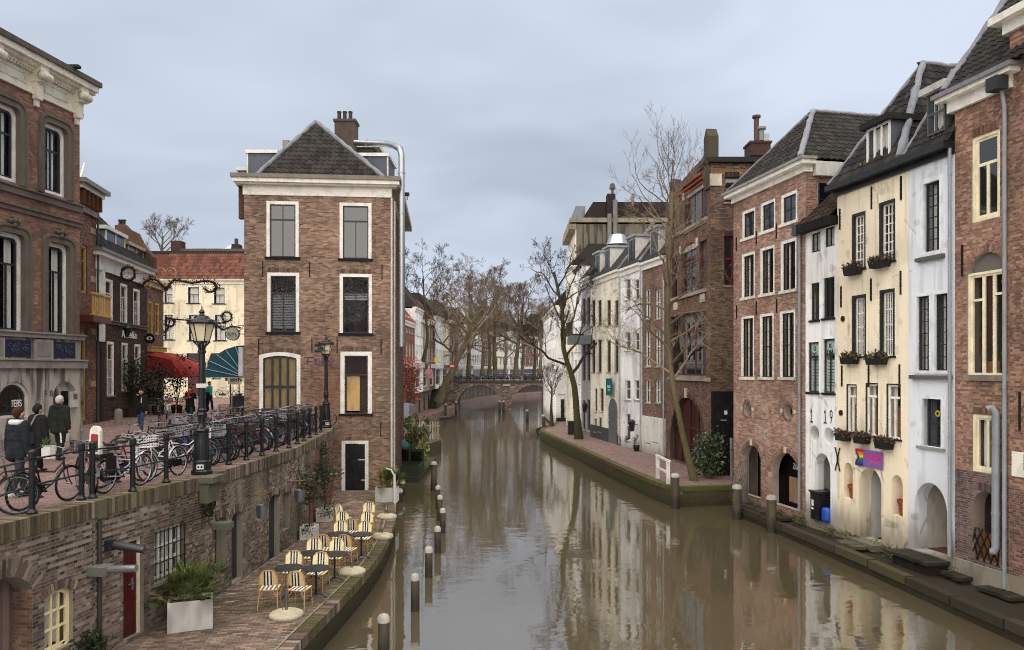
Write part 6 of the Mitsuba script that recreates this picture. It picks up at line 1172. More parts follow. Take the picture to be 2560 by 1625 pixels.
for w in ew: window(aw_, fC, *w, rec=.04, casing=hexc('b8923f'), cw=.1, sash=hexc('9a7434'), nx=1, trans=.7)
cornice(aw_, fC, e0, e1, [(11.2, 11.5, .15, 'b09a78'), (11.5, 11.7, .35, 'c9bfa8')]); course(aw_, fC, e0, e1, 7.4, 7.65, .2, hexc('c0a262')); mb = MB(hexc('1a1614')); fC.box(mb, e0 + .1, e1 - .1, STREET, 6.6, .001, .04); put(f'{aw_}__shop_front', mb, 'vc_paint')
mb = MB(hexc('2f2b29')); fC.box(mb, e0, e1, 11.7, 12.4, -6, -.5); put(f'{aw_}__roof', mb, 'vc_matte')
# brick party wall with chimneys above the cafe roof
Yp = 45.5; pts = [(296, 640), (298, 567), (318, 563), (330, 575), (350, 585), (362, 610), (392, 645)]; X0 = at(296, 640, Yp); mb = MB(hexc('5a4638')); mb.prism(Polygon([(at(x, y, Yp)[0], at(x, y, Yp)[2]) for x, y in pts] + [(at(392, 640, Yp)[0], 11.5), (at(296, 640, Yp)[0], 11.5)]), 0, .5, np.array([[1, 0, 0], [0, 0, -1], [0, 1, 0]], float), np.array([0, Yp, 0])); put(f'{aw_}__party_wall', mb, 'vc_matte')
for x in (305, 314): mb = MB(hexc('3a302a')); c = at(x, 566, Yp); mb.lathe_f([(.1, 0), (.1, .3), (.13, .3), (.13, .36), (.01, .36)], c - [0, .2, 0], 10); put(f'{aw_}__chimney_pot', mb, 'vc_matte')
# red awning: a rounded hood on hoops
ra = thing('red_awning', 'rounded red awning stretched over the pavement in front of the yellow-framed house', 'awning')
a0, a1 = sC(367) - .2, sC(409) + 1.0; prof = [(0.0, 7.35), (.9, 7.25), (1.7, 6.85), (2.2, 6.3), (2.3, 5.9)]
mb = MB(hexc('8f2a22')); v = []
for s, shrink in ((a0, .82), (a0 + .25, .97), ((a0 + a1) / 2, 1), (a1 - .25, .97), (a1, .82)): v += [fC.w(s, STREET + 2.1 + (z - STREET - 2.1) * shrink, .05 + d * shrink) for d, z in prof]
n = len(prof); f_ = [[i * n + j, (i + 1) * n + j, (i + 1) * n + j + 1, i * n + j + 1] for i in range(4) for j in range(n - 1)]; mb.raw(v, f_, smooth=True); put(f'{ra}__cloth', mb, 'vc_plain')
for a in (a0, a1): mb = MB(hexc('7a2019')); mb.raw([fC.w(a, 5.85, .05), fC.w(a, 5.85, 2.0), fC.w(a, 6.9, 1.4), fC.w(a, 7.2, .05)], [[0, 1, 2, 3]]); put(f'{ra}__side_cloth', mb, 'vc_plain')
mb = MB(hexc('b04a3c'))
for s in (a0 + .25, (a0 + a1) / 2, a1 - .25): mb.tube([fC.w(s, z + .02, .05 + d + .02) for d, z in prof], .025, 5)
put(f'{ra}__hoop', mb, 'vc_paint')
# yellow house closing the street
fY = Fac((-36.5, 70.0), (-20.0, 70.0)); yw = [fY.rect(*r) for r in ((408, 716, 434, 757), (467, 715, 500, 758), (532, 716, 564, 759), (408, 784, 436, 849), (469, 784, 502, 851), (534, 784, 567, 851))]; sh_ = [fY.rect(528, 912, 553, 951), fY.rect(560, 925, 580, 955)]
yk = thing('yellow_house', 'yellow plastered house with red tiled roof closing the end of the street', 'house')
zy = fY.px(500, 702)[1]; P = shell(yk, fY, 0, fY.L, STREET - .1, zy, [sbox(w[0], w[2], w[1], w[3]) for w in yw + sh_], 'plaster', (0.80, 0.73, 0.53), depth=8)
for w in yw: window(yk, fY, *w, rec=.04, casing=WHITE, cw=.10, sash=hexc('2a2b2e'), fw=.05, nx=2, ny=1, trans=.55, sill=hexc('2a2b2e'), curtain=[(.1, .9)])
for w in sh_: window(yk, fY, *w, rec=.04, sash=hexc('d8d4c6'), fw=.08, nx=1, behind=[('8a6a34', .2, .8, 0, .6)])
cornice(yk, fY, 0, fY.L, [(zy - .3, zy, .1, 'dedbd0'), (zy, zy + .15, .3, 'cfcabd')])
d0 = fY.rect(470, 910, 501, 994); k = plank_door(yk, fY, d0[0], d0[1], STREET, d0[3], .03, hexc('4a1014'), 6, handle=False); t0_ = fY.rect(467, 883, 501, 908); mb = MB(hexc('1a1a1c')); fY.box(mb, *t0_, .02, .06); put(f'{yk}__fanlight', mb, 'vc_gloss')
d1 = fY.rect(500, 905, 515, 994); mb = MB(hexc('4a1014')); fY.box(mb, d1[0], d1[1], STREET, d1[3], .02, .06); put(f'{yk}__door', mb, 'vc_paint')
u = np.array([0, .6, .8]); A = fY.w(0, zy + .15, .3); mb = MB(hexc('5a3028')); B = fY.w(fY.L, zy + .15, .3); mb.raw([A, B, B + u * 3.2, A + u * 3.2], [[0, 1, 2, 3]]); k = put(f'{yk}__roof', mb, 'vc_matte'); tiles(k, A + fY.S * 4.2, fY.S, u, sbox(0, 0, 8.2, 3.2), ('6c4336', '784c3e', '5e3a30', '70473b', '54342b'), .28, .4, named=120)
mb = MB(hexc('34302e')); fY.box(mb, 0, fY.L, zy + 2.75, zy + 3.0, -8, -1.6); fY.box(mb, 4.2, 13.5, zy + 2.2, zy + 3.6, -5.0, -4.0, hexc('5e5a55')); put(f'{yk}__flat_roof', mb, 'vc_matte')
def onroof(name, x0, x1, y0, y1, Y, col, dep=1.0, bsdf='vc_matte'): p, q = at(x0, y1, Y), at(x1, y0, Y); mb = MB(col); mb.box(p[0], q[0], Y, Y + dep, p[2] - .4, q[2]); return put(f'{yk}__{name}', mb, bsdf)
onroof('chimney', 427, 453, 602, 640, 75, hexc('4a332b')); onroof('chimney', 578, 597, 610, 640, 75, hexc('3a302c')); onroof('chimney_pot', 586, 592, 596, 612, 75.2, hexc('4a4441'), .4)
bh2 = thing('far_roof_house', 'second red tiled roof with glass skylight showing behind the yellow house', 'house'); p, q = at(451, 640, 82), at(545, 618, 84); mb = MB(hexc('6e3c30')); mb.raw([p, [q[0], p[1], p[2]], [q[0], q[1] + 1, q[2]], [p[0], q[1] + 1, q[2]]], [[0, 1, 2, 3]]); mb.box(p[0], q[0], 85, 90, STREET, q[2] - .1); put(f'{bh2}__roof', mb, 'vc_matte'); tiles(f'{bh2}__roof', p, [1, 0, 0], (np.array([0, 3.0, q[2] - p[2]]) / np.hypot(3, q[2] - p[2])), sbox(0, 0, q[0] - p[0], 3.1), ('7a3d2e', '8a4836', '6a3428'), .3, .45, named=40)
p, q = at(538, 640, 80), at(580, 609, 82); mb = MB(hexc('b9c4c8')); mb.raw([p, [q[0], p[1], p[2]], [q[0], q[1] + 1, q[2]], [p[0] + .6, q[1] + 1, q[2]]], [[0, 1, 2, 3]]); put(f'{bh2}__skylight__pane', mb, 'vc_gloss'); mb = MB(hexc('e4e4e0'))
for t in np.linspace(0, 1, 5): mb.tube([p + [(q[0] - p[0]) * t, -.03, .03], [p[0] + .6 + (q[0] - p[0] - .6) * t, q[1] + .97, q[2] + .03]], .05, 4)
put(f'{bh2}__skylight__bar', mb, 'vc_paint')
ba_ = thing('black_awning', 'small black shop awning with white letters on the yellow house', 'awning'); r_ = fY.rect(528, 883, 557, 909); mb = MB(hexc('17181a')); mb.raw([fY.w(r_[0], r_[3], .02), fY.w(r_[1], r_[3], .02), fY.w(r_[1], r_[2], .9), fY.w(r_[0], r_[2], .9)], [[3, 2, 1, 0]]); fY.box(mb, r_[0], r_[1], r_[2] - .3, r_[2], .85, .9); put(f'{ba_}__cloth', mb, 'vc_plain'); lettering(ba_, fY, 'oli', r_[0] + .55, r_[2] + .05, .92, .45, hexc('dcdcd8'))
# ---------- street furniture ----------
IRON = hexc('15171a')
def street_lamp(label, x, y, rot=0, sc=1.0):
    k = thing('street_lamp', label, 'street lamp', 'old street lamps on the quay'); M = mat4(x, y, STREET, rot, sc)
    def part(n, mb, b='vc_gloss'): put(f'{k}__{n}', mb, b, M=M)
    mb = MB(IRON); mb.lathe_f([(.25, 0), (.25, .10), (.22, .13), (.21, .30), (.225, .33), (.20, .37)], sides=12); part('foot', mb)
    mb = MB(hexc('d8d8d4')); mb.box(-.08, .08, -.222, -.205, .16, .27)
    for sx in (-.035, .035): mb.prism(Polygon([(sx - .032, 0), (sx, -.035), (sx + .032, 0), (sx, .035)]), .2222, .2235, np.array([[1, 0, 0], [0, 0, -1], [0, 1, 0]], float), np.array([0, 0, .215]), hexc('15171a'))
    part('sticker', mb, 'vc_plain')
    mb = MB(IRON); mb.lathe([(.19, .37), (.185, .6), (.17, .85), (.15, 1.02), (.165, 1.05)], sides=16); mb.lathe_f([(.165, 1.05), (.18, 1.08), (.165, 1.12), (.09, 1.17)], sides=16); mb.lathe([(.10, 1.17), (.075, 1.25), (.09, 1.38), (.11, 1.45)], sides=12); mb.lathe_f([(.11, 1.45), (.125, 1.47), (.11, 1.52), (.09, 1.53), (.11, 1.58), (.085, 1.62)], sides=12); part('pedestal', mb)
    mb = MB(IRON); mb.lathe([(.085, 1.62), (.08, 2.2), (.072, 2.95)], sides=12); mb.lathe_f([(.072, 2.95), (.10, 2.97), (.10, 3.02), (.075, 3.04)], sides=12); part('post', mb)
    mb = MB(IRON)
    for a in np.arange(6) * math.pi / 3: c, s = math.cos(a), math.sin(a); mb.tube([(.06 * c, .06 * s, 3.02), (.08 * c, .08 * s, 3.12), (.17 * c, .17 * s, 3.22), (.19 * c, .19 * s, 3.24)], .018, 5)
    mb.lathe_f([(.01, 3.02), (.05, 3.04), (.04, 3.2), (.20, 3.22), (.20, 3.25), (.01, 3.26)], sides=6); part('bracket', mb)
    mb = MB(hexc('cfc08a')); mb.lathe([(.17, 3.26), (.275, 3.66)], sides=6, smooth=False); part('lantern_glass', mb, 'lamp_glass')
    mb = MB(IRON)
    for a in np.arange(6) * math.pi / 3: c, s = math.cos(a), math.sin(a); mb.tube([(.175 * c, .175 * s, 3.25), (.285 * c, .285 * s, 3.67)], .012, 4)
    part('lantern_frame', mb)
    mb = MB(IRON); mb.lathe_f([(.01, 3.66), (.34, 3.66), (.36, 3.70), (.33, 3.76), (.20, 3.80), (.16, 3.86), (.07, 3.89), (.05, 3.93), (.08, 3.96), (.05, 4.0), (.015, 4.04), (.01, 4.12)], sides=12); part('hood', mb); return k, M
lk, lm = street_lamp('old black street lamp standing nearest to us, beside the white bicycle', -7.55, 18.5, .2)
mb = MB(hexc('c9ccca')); mb.box(-.11, .11, -.10, -.08, 2.12, 2.22); put(f'{lk}__number_plate', mb, 'vc_paint', M=lm)
lk, lm = street_lamp('old black street lamp before the tall brick house at the end of the rails', -8.12, 33.2, .5)
mb = MB(IRON)
for dx, dz in ((-.42, 3.55), (-.3, 3.42), (-.42, 3.30), (-.2, 3.62)): mb.box(dx - .14, dx + .12, -.3, -.24, dz, dz + .11)
mb.box(-.45, 0, -.28, -.26, 3.36, 3.4); put(f'{lk}__small_sign', mb, 'vc_paint', M=lm)
# quay railing
rl = thing('quay_railing', 'black iron railing with round-topped posts along the quay edge', 'railing')
rp = [on(-60, 1345, STREET)] + [on(x, y, STREET) for x, y in ((80, 1287), (203.7, 1252), (231, 1248), (332, 1231), (415.6, 1208), (490, 1186), (572, 1163), (616, 1152), (655, 1140), (690, 1130), (722.5, 1121), (743.5, 1111), (760, 1104), (775, 1095.5), (790, 1088), (802, 1082))]
pb = MB(IRON); pb.lathe_f([(.09, 0), (.09, .05), (.065, .08), (.053, .11), (.050, .98), (.064, 1.0), (.064, 1.11), (.05, 1.14), (.01, 1.16)], sides=10); pb = pb.ply('vc_gloss')
for p in rp: put(f'{rl}__post', pb, M=mat4(*p))
for z in (.98, .52):
    for a, b in zip(rp[:-1], rp[1:]): mb = MB(hexc('1d2023')); mb.tube([a + [0, 0, z], b + [0, 0, z]], .019, 6); put(f'{rl}__rail', mb, 'vc_gloss')
# mooring posts
def mpost(x, y, top, r, label, lean=0):
    k = thing('mooring_post', label, 'mooring post', 'wooden mooring posts in the canal'); M = mat4(x, y, 0, 0, 1, lean, lean * .6)
    mb = MB(hexc('4a3a2c')); ang = np.linspace(0, 2 * math.pi, 13)[:-1]; mb.lathe([(r * .97, -.6), (r, .3), (r * .98, top)], sides=14); put(f'{k}__pile', mb, 'wet_wood', M=M)
    mb = MB(hexc('a8a69e')); mb.lathe([(r * 1.05, top - .10), (r * 1.06, top), (r * .75, top + .06), (.01, top + .09)], sides=14); put(f'{k}__white_cap', mb, 'vc_matte', M=M)
for px, py, y, top, r, lb in ((959, 1534, 16.5, 1.0, .125, 'mooring post nearest to us, cut by the bottom edge'), (1038, 1433, 19.9, .98, .115, 'second nearest post in the centre line of the canal'), (1072, 1366, 23.1, .94, .115, 'third post in the centre line of the canal'), (1094, 1315, 26.2, .9, .11, 'fourth post in the centre line, mossy green'), (1107, 1270, 29.4, .9, .11, 'fifth mooring post in the line, mossy and green'), (1100, 1237, 31.8, .95, .11, 'sixth post in the line, half hidden by a nearer one'), (1095, 1213, 34.5, .95, .11, 'small post at the far end of the mossy line'), (1084.5, 1153, 39.6, 1.5, .16, 'thick tall dark post standing in mid canal'), (1006, 1200, 38.2, .7, .14, 'low post beside the dark pontoon'), (999, 1221, 36.3, .65, .15, 'low post against the white pole by the terrace end'), (1059, 1054, 70, 1.5, .17, 'dark far post left in the canal before the bridge'), (1046, 1046, 74, 1.5, .17, 'farther post left, close to the low wharf'), (1114, 1009, 101, 1.7, .17, 'far post by the small boat at the left wharf'), (1140, 1003, 108, 1.9, .17, 'far post before the left bridge abutment'), (1249, 1002, 112, 2.0, .18, 'yellowish far post left of the bridge pier'), (1259, 1002, 112.5, 2.0, .18, 'yellowish far post touching the bridge pier'), (1318, 1024, 92, 1.6, .18, 'far post in open water right of the pier'), (1688, 1183, 34.6, 1.75, .19, 'white-capped post at the corner of the right wharf'), (1842.5, 1211, 32.1, 1.75, .19, 'mossy post in front of the rose brick house'), (1929, 1237, 29.5, 1.55, .19, 'mooring post right of the mossy one, before the second arch'), (1359, 1036, 72, 1.3, .17, 'post beside the dark boat at the right wharf tip')):
    c = at(px, py, y); mpost(c[0], c[1], c[2] - .08, r, lb, .0)
# bicycles
def torus(mb, R, r, c=(0, 0, 0), n=26, m=6, col=None): t = np.arange(n) * 2 * math.pi / n; mb.tube(np.stack([c[0] + R * np.cos(t), np.full(n, c[1]), c[2] + R * np.sin(t)], 1), r, m, col, closed=True)
def bike_proto(col, rack=True, basket=None, seat='2a2420', chrome='8c8f93', guard=None, seatkid=False, rim='76797d', crate=False):
    P = Proto(); C = hexc(col); CH = hexc(chrome); G = hexc(guard or col); K = hexc('0e0e0f')
    for nm, x in (('rear_wheel', 0), ('front_wheel', 1.1)):
        mb = MB(K); torus(mb, .335, .019, (x, 0, .355)); P.part(f'{nm}__tyre', mb, 'vc_paint'); mb = MB(hexc(rim)); torus(mb, .312, .012, (x, 0, .355), 22, 5); P.part(f'{nm}__rim', mb, 'vc_metal')
        mb = MB(CH); mb.tube([(x, -.05, .355), (x, .05, .355)], .025, 6)
        for q in range(14): a = q * 2 * math.pi / 14; s = .03 if q % 2 else -.03; mb.tube([(x, s, .355), (x + .31 * math.cos(a), 0, .355 + .31 * math.sin(a))], .0022, 3, caps=False)
        P.part(f'{nm}__spokes', mb, 'vc_metal')
        mb = MB(G); t = np.linspace(.35 if x else .1, 2.6 if x else 2.9, 10); v = np.concatenate([[(x + .372 * math.cos(a), d, .355 + .372 * math.sin(a)) for a in t] for d in (-.03, .03)]); i = np.arange(9); mb.raw(v, np.stack([i, i + 1, i + 11, i + 10], 1), smooth=True); P.part('mudguard', mb)
    mb = MB(C); bb_, st, hd, hb = (.46, 0, .30), (.28, 0, .80), (.92, 0, .88), (.95, 0, .70)
    mb.tube([bb_, st], .017, 6); mb.tube([hd, hb], .019, 6); mb.tube([bb_, (.70, 0, .42), hb], .018, 6); mb.tube([(st[0] + .04, 0, .68), (.72, 0, .62), (.935, 0, .80)], .016, 6)
    for s in (-.05, .05): mb.tube([(0, s, .355), bb_], .011, 5); mb.tube([(0, s, .355), (st[0], 0, .74)], .010, 5)
    P.part('frame', mb); mb = MB(C)
    for s in (-.045, .045): mb.tube([(hb[0], 0, .72), (hb[0] + .03, s, .66), (1.02, s, .48), (1.1, s, .355)], .012, 5)
    P.part('fork', mb); mb = MB(CH); mb.tube([hd, (.89, 0, 1.02), (.93, 0, 1.05)], .013, 6); mb.tube([(.62, -.30, 1.04), (.78, -.28, 1.09), (.91, -.12, 1.07), (.93, 0, 1.05), (.91, .12, 1.07), (.78, .28, 1.09), (.62, .30, 1.04)], .011, 6); P.part('handlebar', mb, 'vc_metal')
    for s in (-1, 1): mb = MB(K); mb.tube([(.60, s * .302, 1.037), (.72, s * .29, 1.07)], .017, 6); P.part('grip', mb)
    mb = MB(hexc(seat)); mb.prism(Polygon([(-.13, -.1), (-.14, .0), (-.13, .1), (-.02, .09), (.1, .03), (.15, .0), (.1, -.03), (-.02, -.09)]), 0, .055, np.eye(3), np.array([.25, 0, .90])); mb.tube([st, (.26, 0, .90)], .013, 6, CH); P.part('saddle', mb)
    mb = MB(K); mb.tube([(.46, -.09, .30), (.46, .09, .30)], .02, 6); mb.tube([(.46, .09, .30), (.55, .09, .16)], .01, 5); mb.tube([(.46, -.09, .30), (.37, -.09, .44)], .01, 5); mb.box(.49, .61, .09, .19, .148, .168); mb.box(.31, .43, -.19, -.09, .43, .45); P.part('pedals', mb)
    mb = MB(K); mb.prism(Polygon([(-.06, -.05), (.0, -.08), (.46, -.10), (.56, -.04), (.56, .05), (.46, .11), (.0, .07), (-.06, .04)]), -.065, -.045, np.array([[1, 0, 0], [0, 0, -1], [0, 1, 0]], float), np.array([0, 0, .33])); P.part('chain_case', mb)
    if rack:
        mb = MB(K)
        for s in (-.06, 0, .06): mb.tube([(.2, s, .76), (-.34, s, .76)], .007, 4)
        mb.tube([(-.34, -.06, .76), (-.34, .06, .76)], .007, 4)
        for s in (-.06, .06): mb.tube([(-.2, s, .76), (0, s, .36)], .007, 4)
        P.part('rack', mb)
    mb = MB(hexc('4a1210')); mb.box(-.385, -.365, -.03, .03, .62, .70); P.part('rear_light', mb); mb = MB(CH); mb.tube([(.3, .06, .28), (.22, .16, .0)], .009, 5); P.part('stand', mb)
    if basket:
        mb = MB(hexc(basket)); x0, x1, w, z0, z1 = .93, 1.24, .19, .80, 1.04
        for z in np.linspace(z0, z1, 5): mb.tube([(x0, -w, z), (x1, -w, z), (x1, w, z), (x0, w, z), (x0, -w, z)], .006, 4)
        for t in np.linspace(-w, w, 7): mb.tube([(x0, t, z1), (x0, t, z0), (x1, t, z0), (x1, t, z1)], .005, 4)
        for t in np.linspace(x0, x1, 6): mb.tube([(t, -w, z1), (t, -w, z0), (t, w, z0), (t, w, z1)], .005, 4)
        P.part('basket', mb)
    if seatkid:
        mb = MB(hexc('d5d4c8')); mb.prism(Polygon([(-.14, 0), (.14, 0), (.115, .48), (.055, .56), (-.055, .56), (-.115, .48)]).difference(Polygon([(-.09, .08), (.09, .08), (.07, .40), (-.07, .40)])), 0, .07, np.array([[0, .0, 1], [1, 0, 0], [0, 1, 0]], float), np.array([-.33, 0, .86])); P.part('child_seat__shell', mb)
        mb = MB(K); mb.box(-.36, .02, -.17, .17, .78, .86); mb.box(-.33, -.32, -.09, .09, .9, 1.25); mb.box(-.2, .05, -.22, -.17, .45, .8); mb.box(-.2, .05, .17, .22, .45, .8); P.part('child_seat__base', mb); mb = MB(hexc('a01c1c')); mb.box(-.35, -.334, -.07, .07, 1.13, 1.25); mb.box(-.37, -.35, -.1, .1, .62, .70); P.part('child_seat__reflector', mb)
    if crate: mb = MB(hexc(crate)); mb.box(-.36, .06, -.15, .15, .77, .98); P.part('crate', mb)
    return P
BP = dict(black=bike_proto('16171a'), black2=bike_proto('1b1c20', basket='55585c', seat='4a3a30'), white=bike_proto('d9d8d2', basket='dcdbd6', seat='4a3428', guard='d9d8d2', rim='c4c6c8'), silver=bike_proto('9aa0a6', seat='18181a', crate=None), blue=bike_proto('24365c', basket='9a9b9d'), red=bike_proto('6e1f22', rack=True), kid=bike_proto('c9cacb', seatkid=True, guard='d6d6d2', rim='c0c2c4'), teal=bike_proto('2f4a4a', crate='3a3632'), grey=bike_proto('55585c', basket='2a2a2c'))
def bicycle(kind, x, y, rot, label, group=None, z=STREET, tilt=0.0, sc=1.0): k = thing('bicycle', label, 'bicycle', group); place(BP[kind], k, mat4(x, y, z, rot, sc, tilt)); return k
for kd, x, y, r, lb in (('black', -9.62, 12.75, .57, 'black bicycle cut off by the left frame edge, its front wheel under the nearest rail'), ('black', -8.85, 13.7, 1.36, 'black bicycle with chain case leaning on the railing at the double post'), ('grey', -8.42, 15.25, 2.3, 'dark bicycle half behind the double railing post, rear rack to the right'),
        ('kid', -8.40, 15.65, 1.36, 'white bicycle with a white and red child seat'), ('silver', -8.85, 16.35, 1.2, 'silver bicycle parked close beside the child seat bicycle'), ('red', -9.0, 17.05, 1.1, 'reddish bicycle in front of the white one by the lamp'), ('white', -8.05, 18.35, 4.5, 'white bicycle with brown saddle just left of the nearest lamp')): bicycle(kd, x, y, r, lb, None, tilt=.05)
ORD = ['first', 'second', 'third', 'fourth', 'fifth', 'sixth', 'seventh', 'eighth', 'ninth', 'tenth'] + ['eleventh', 'twelfth', 'thirteenth', 'fourteenth', 'fifteenth', 'sixteenth', 'seventeenth', 'eighteenth', 'nineteenth', 'twentieth']; ORD += ['twenty-' + o for o in ORD[:9]] + ['thirtieth'] + ['thirty-' + o for o in ORD[:9]]
LOOK = dict(black='black bicycle', black2='black bicycle with basket', silver='silver bicycle', blue='blue bicycle with pale basket', grey='grey bicycle with dark basket', white='white bicycle with white basket', teal='dark teal bicycle with crate', red='red bicycle')
rr_ = np.random.default_rng(12); kinds = ['black', 'black2', 'black', 'blue', 'black', 'grey', 'black', 'teal', 'black', 'red', 'black', 'silver']
GB = 'bicycles parked in a dense row right of the nearest lamp'
for i in range(30):
    t = i / 29; y = 19.3 + 12.6 * t; x0 = np.interp(y, [q[1] for q in QUAY], [q[0] for q in QUAY]); row = i % 2
    kd = ['white', 'blue', 'black'][i] if i < 3 else kinds[i % 12]; bicycle(kd, x0 - (.72 if i % 3 else 1.72) + rr_.normal(0, .06), y + rr_.normal(0, .08), (math.pi - .55 if i % 3 else .35) + rr_.normal(0, .15), f'{LOOK[kd]}, {ORD[i]} from the nearest lamp along the railing', GB, tilt=rr_.normal(0, .08))
for i in range(14):
    y = 21.5 + 9.5 * i / 13; x0 = np.interp(y, [q[1] for q in QUAY], [q[0] for q in QUAY]); kd = kinds[(i * 5 + 2) % 12]; bicycle(kd, x0 - 2.75 + rr_.normal(0, .12), y + rr_.normal(0, .1), math.pi + .7 + rr_.normal(0, .25), f'{LOOK[kd]}, {ORD[i]} nearest to us in the row behind the railing row', 'bicycles in the second row behind the railing', tilt=rr_.normal(0, .07))
bicycle('silver', -9.35, 34.2, .1, 'bicycle behind the far lamp against the tall brick house', tilt=.05)
bicycle('silver', -18.3, 40.2, -1.1, 'pale bicycle parked among the plants under the cafe front'); bicycle('black', -18.9, 40.8, -1.2, 'dark bicycle beside the pale one under the cafe front')
for i in range(4): bicycle(kinds[i], -14.9 + .45 * i, 44 + .4 * i, 1.8, f'{LOOK[kinds[i]]}, {ORD[i]} from us at the left flank of the brick house', 'bicycles at the left flank of the tall brick house')
for i in range(4): bicycle(kinds[i + 3], -26.5 + 1.5 * i, 68.8, .1, f'{LOOK[kinds[i + 3]]}, {ORD[i]} from the left against the yellow house', 'bicycles parked against the yellow house')
for i in range(34): bicycle(kinds[i % 12], -9.6 + .48 * i, 117.5 + .5 * (i % 2), .2 + rr_.normal(0, .4) + (math.pi if i % 2 else 0), f'{LOOK[kinds[i % 12]]}, {ORD[i]} from the left on the arched bridge', 'bicycles parked on the arched bridge', z=zb + .28)
# bistro chairs and tables on the wharf
def chair_proto():
    P = Proto(); CANE, DK, WH_ = hexc('b58d58'), hexc('2a2926'), hexc('e2ddce')
    def stripes(mb, x, fn, n, flipc=False):
        pass
    cols = [('seat', None)]
    mb = MB(); edges = np.linspace(-.20, .20, 12); pal = [hexc('e8dcae'), hexc('e8dcae'), hexc('e8dcae'), DK, WH_, DK, WH_, DK, hexc('e8dcae'), hexc('e8dcae'), hexc('e8dcae')]
    for i in range(11):
        a, b = edges[i], edges[i + 1]; v, n = [], 6
        for t in np.linspace(0, 1, n):
            z = .57 + .33 * t; top = 1.0
            for x in (a, b): zz = z - (.10 * max(0, abs(x) / .2 - .55) ** 2 * 4 * t); v.append((x, .205 + .045 * t - .10 * (x / .2) ** 2 * .5, zz))
        q = [[2 * j, 2 * j + 1, 2 * j + 3, 2 * j + 2] for j in range(n - 1)]; mb.raw(v, q, pal[i]); mb.raw(np.array(v) + [0, .012, 0], q, pal[i] * (.7 if i in (0, 1, 2, 8, 9, 10) else .9) * ([1, .82, .64] if i in (0, 1, 2, 8, 9, 10) else [1, 1, 1]))
    P.part('backrest', mb, 'vc_plain'); mb = MB(); edges = np.linspace(-.21, .21, 10)
    for i in range(9): mb.box(edges[i], edges[i + 1] - .002, -.22, .19, .445, .468, None, [WH_, DK * 1.6 + .12][i % 2] if 0 < i < 8 else hexc('dcc98c'))
    P.part('seat', mb, 'vc_plain'); mb = MB(CANE); torus(mb, .0, .0) if False else None
    mb.tube([(-.205, .17, .46), (-.215, .18, .62), (-.20, .21, .80), (-.13, .235, .905), (0, .25, .925), (.13, .235, .905), (.20, .21, .80), (.215, .18, .62), (.205, .17, .46)], .014, 6); P.part('back_frame', mb, 'vc_paint'); mb = MB(CANE); mb.tube([(-.2, -.22, .45), (.2, -.22, .45), (.21, .19, .45), (-.21, .19, .45), (-.2, -.22, .45)], .014, 6); mb.tube([(-.19, -.2, .25), (0, -.02, .22), (.19, .18, .25)], .008, 5); mb.tube([(.19, -.2, .25), (0, -.02, .22), (-.19, .18, .25)], .008, 5); P.part('seat_frame', mb, 'vc_paint')
    for x, y, dx, dy in ((-.19, -.2, -.03, -.03), (.19, -.2, .03, -.03), (-.2, .18, -.03, .09), (.2, .18, .03, .09)): mb = MB(CANE); mb.tube([(x, y, .45), (x + dx, y + dy, 0)], .014, 6); mb.tube([(x * .5, y, .44), (x + dx * .4, y + dy * .4, .28)], .008, 4); P.part('leg', mb, 'vc_paint')
    return P
CP = chair_proto(); GC = 'striped bistro chairs on the wharf terrace'
for i, (x, y, r, lb) in enumerate(((-5.72, 17.95, math.pi + .12, 'bistro chair with its back to us, left of the nearest pair'), (-5.0, 17.9, math.pi - .15, 'bistro chair with its back to us, right of the nearest pair'), (-5.62, 19.45, .1, 'cream striped chair behind the first left table'), (-4.93, 19.3, -.12, 'cream striped chair behind the first right table'), (-5.48, 20.95, .1, 'cream striped chair behind the second left table'), (-4.88, 20.9, -.1, 'cream striped chair behind the second right table'), (-5.4, 21.8, math.pi + .1, 'bistro chair with its back to us in the middle, left one'), (-4.72, 21.8, math.pi - .2, 'bistro chair with its back to us in the middle, right one'), (-5.3, 23.4, .1, 'cream striped chair behind the third left table'), (-4.56, 23.3, -.1, 'cream striped chair behind the third right table'), (-5.58, 24.9, .1, 'cream striped chair at the left, second row from the end'), (-4.8, 24.9, -.1, 'cream striped chair at the right, second row from the end'), (-5.85, 26.4, 1.2, 'bistro chair turned sideways at the far left end'), (-5.06, 26.7, 0, 'farthest bistro chair, at the right end'), (-5.05, 24.1, math.pi, 'bistro chair between the third tables with a folded cushion'))): k = thing('bistro_chair', lb, 'chair', GC); place(CP, k, mat4(x, y, WHARF, r))
TP = Proto(); mb = MB(hexc('26282a')); mb.lathe_f([(.01, .73), (.33, .73), (.345, .74), (.345, .755), (.33, .76), (.01, .76)], sides=22); TP.part('tabletop', mb); mb = MB(IRON); mb.tube([(0, 0, .1), (0, 0, .73)], .025, 8)
for q in range(3): a = q * 2.09; mb.tube([(0, 0, .14), (.15 * math.cos(a), .15 * math.sin(a), .10), (.28 * math.cos(a), .28 * math.sin(a), .02)], .016, 5)
TP.part('pedestal', mb)
for x, y, lb in ((-5.48, 18.68, 'round dark table of the nearest pair, left'), (-4.8, 18.62, 'round dark table of the nearest pair, right'), (-5.3, 20.15, 'round dark table in the second pair, left'), (-4.68, 20.05, 'round dark table in the second pair, right'), (-5.15, 22.5, 'round dark table in the third pair, left'), (-4.45, 22.45, 'round dark table in the third pair, right')): k = thing('round_table', lb, 'table', 'round tables on the wharf terrace'); place(TP, k, mat4(x, y, WHARF))
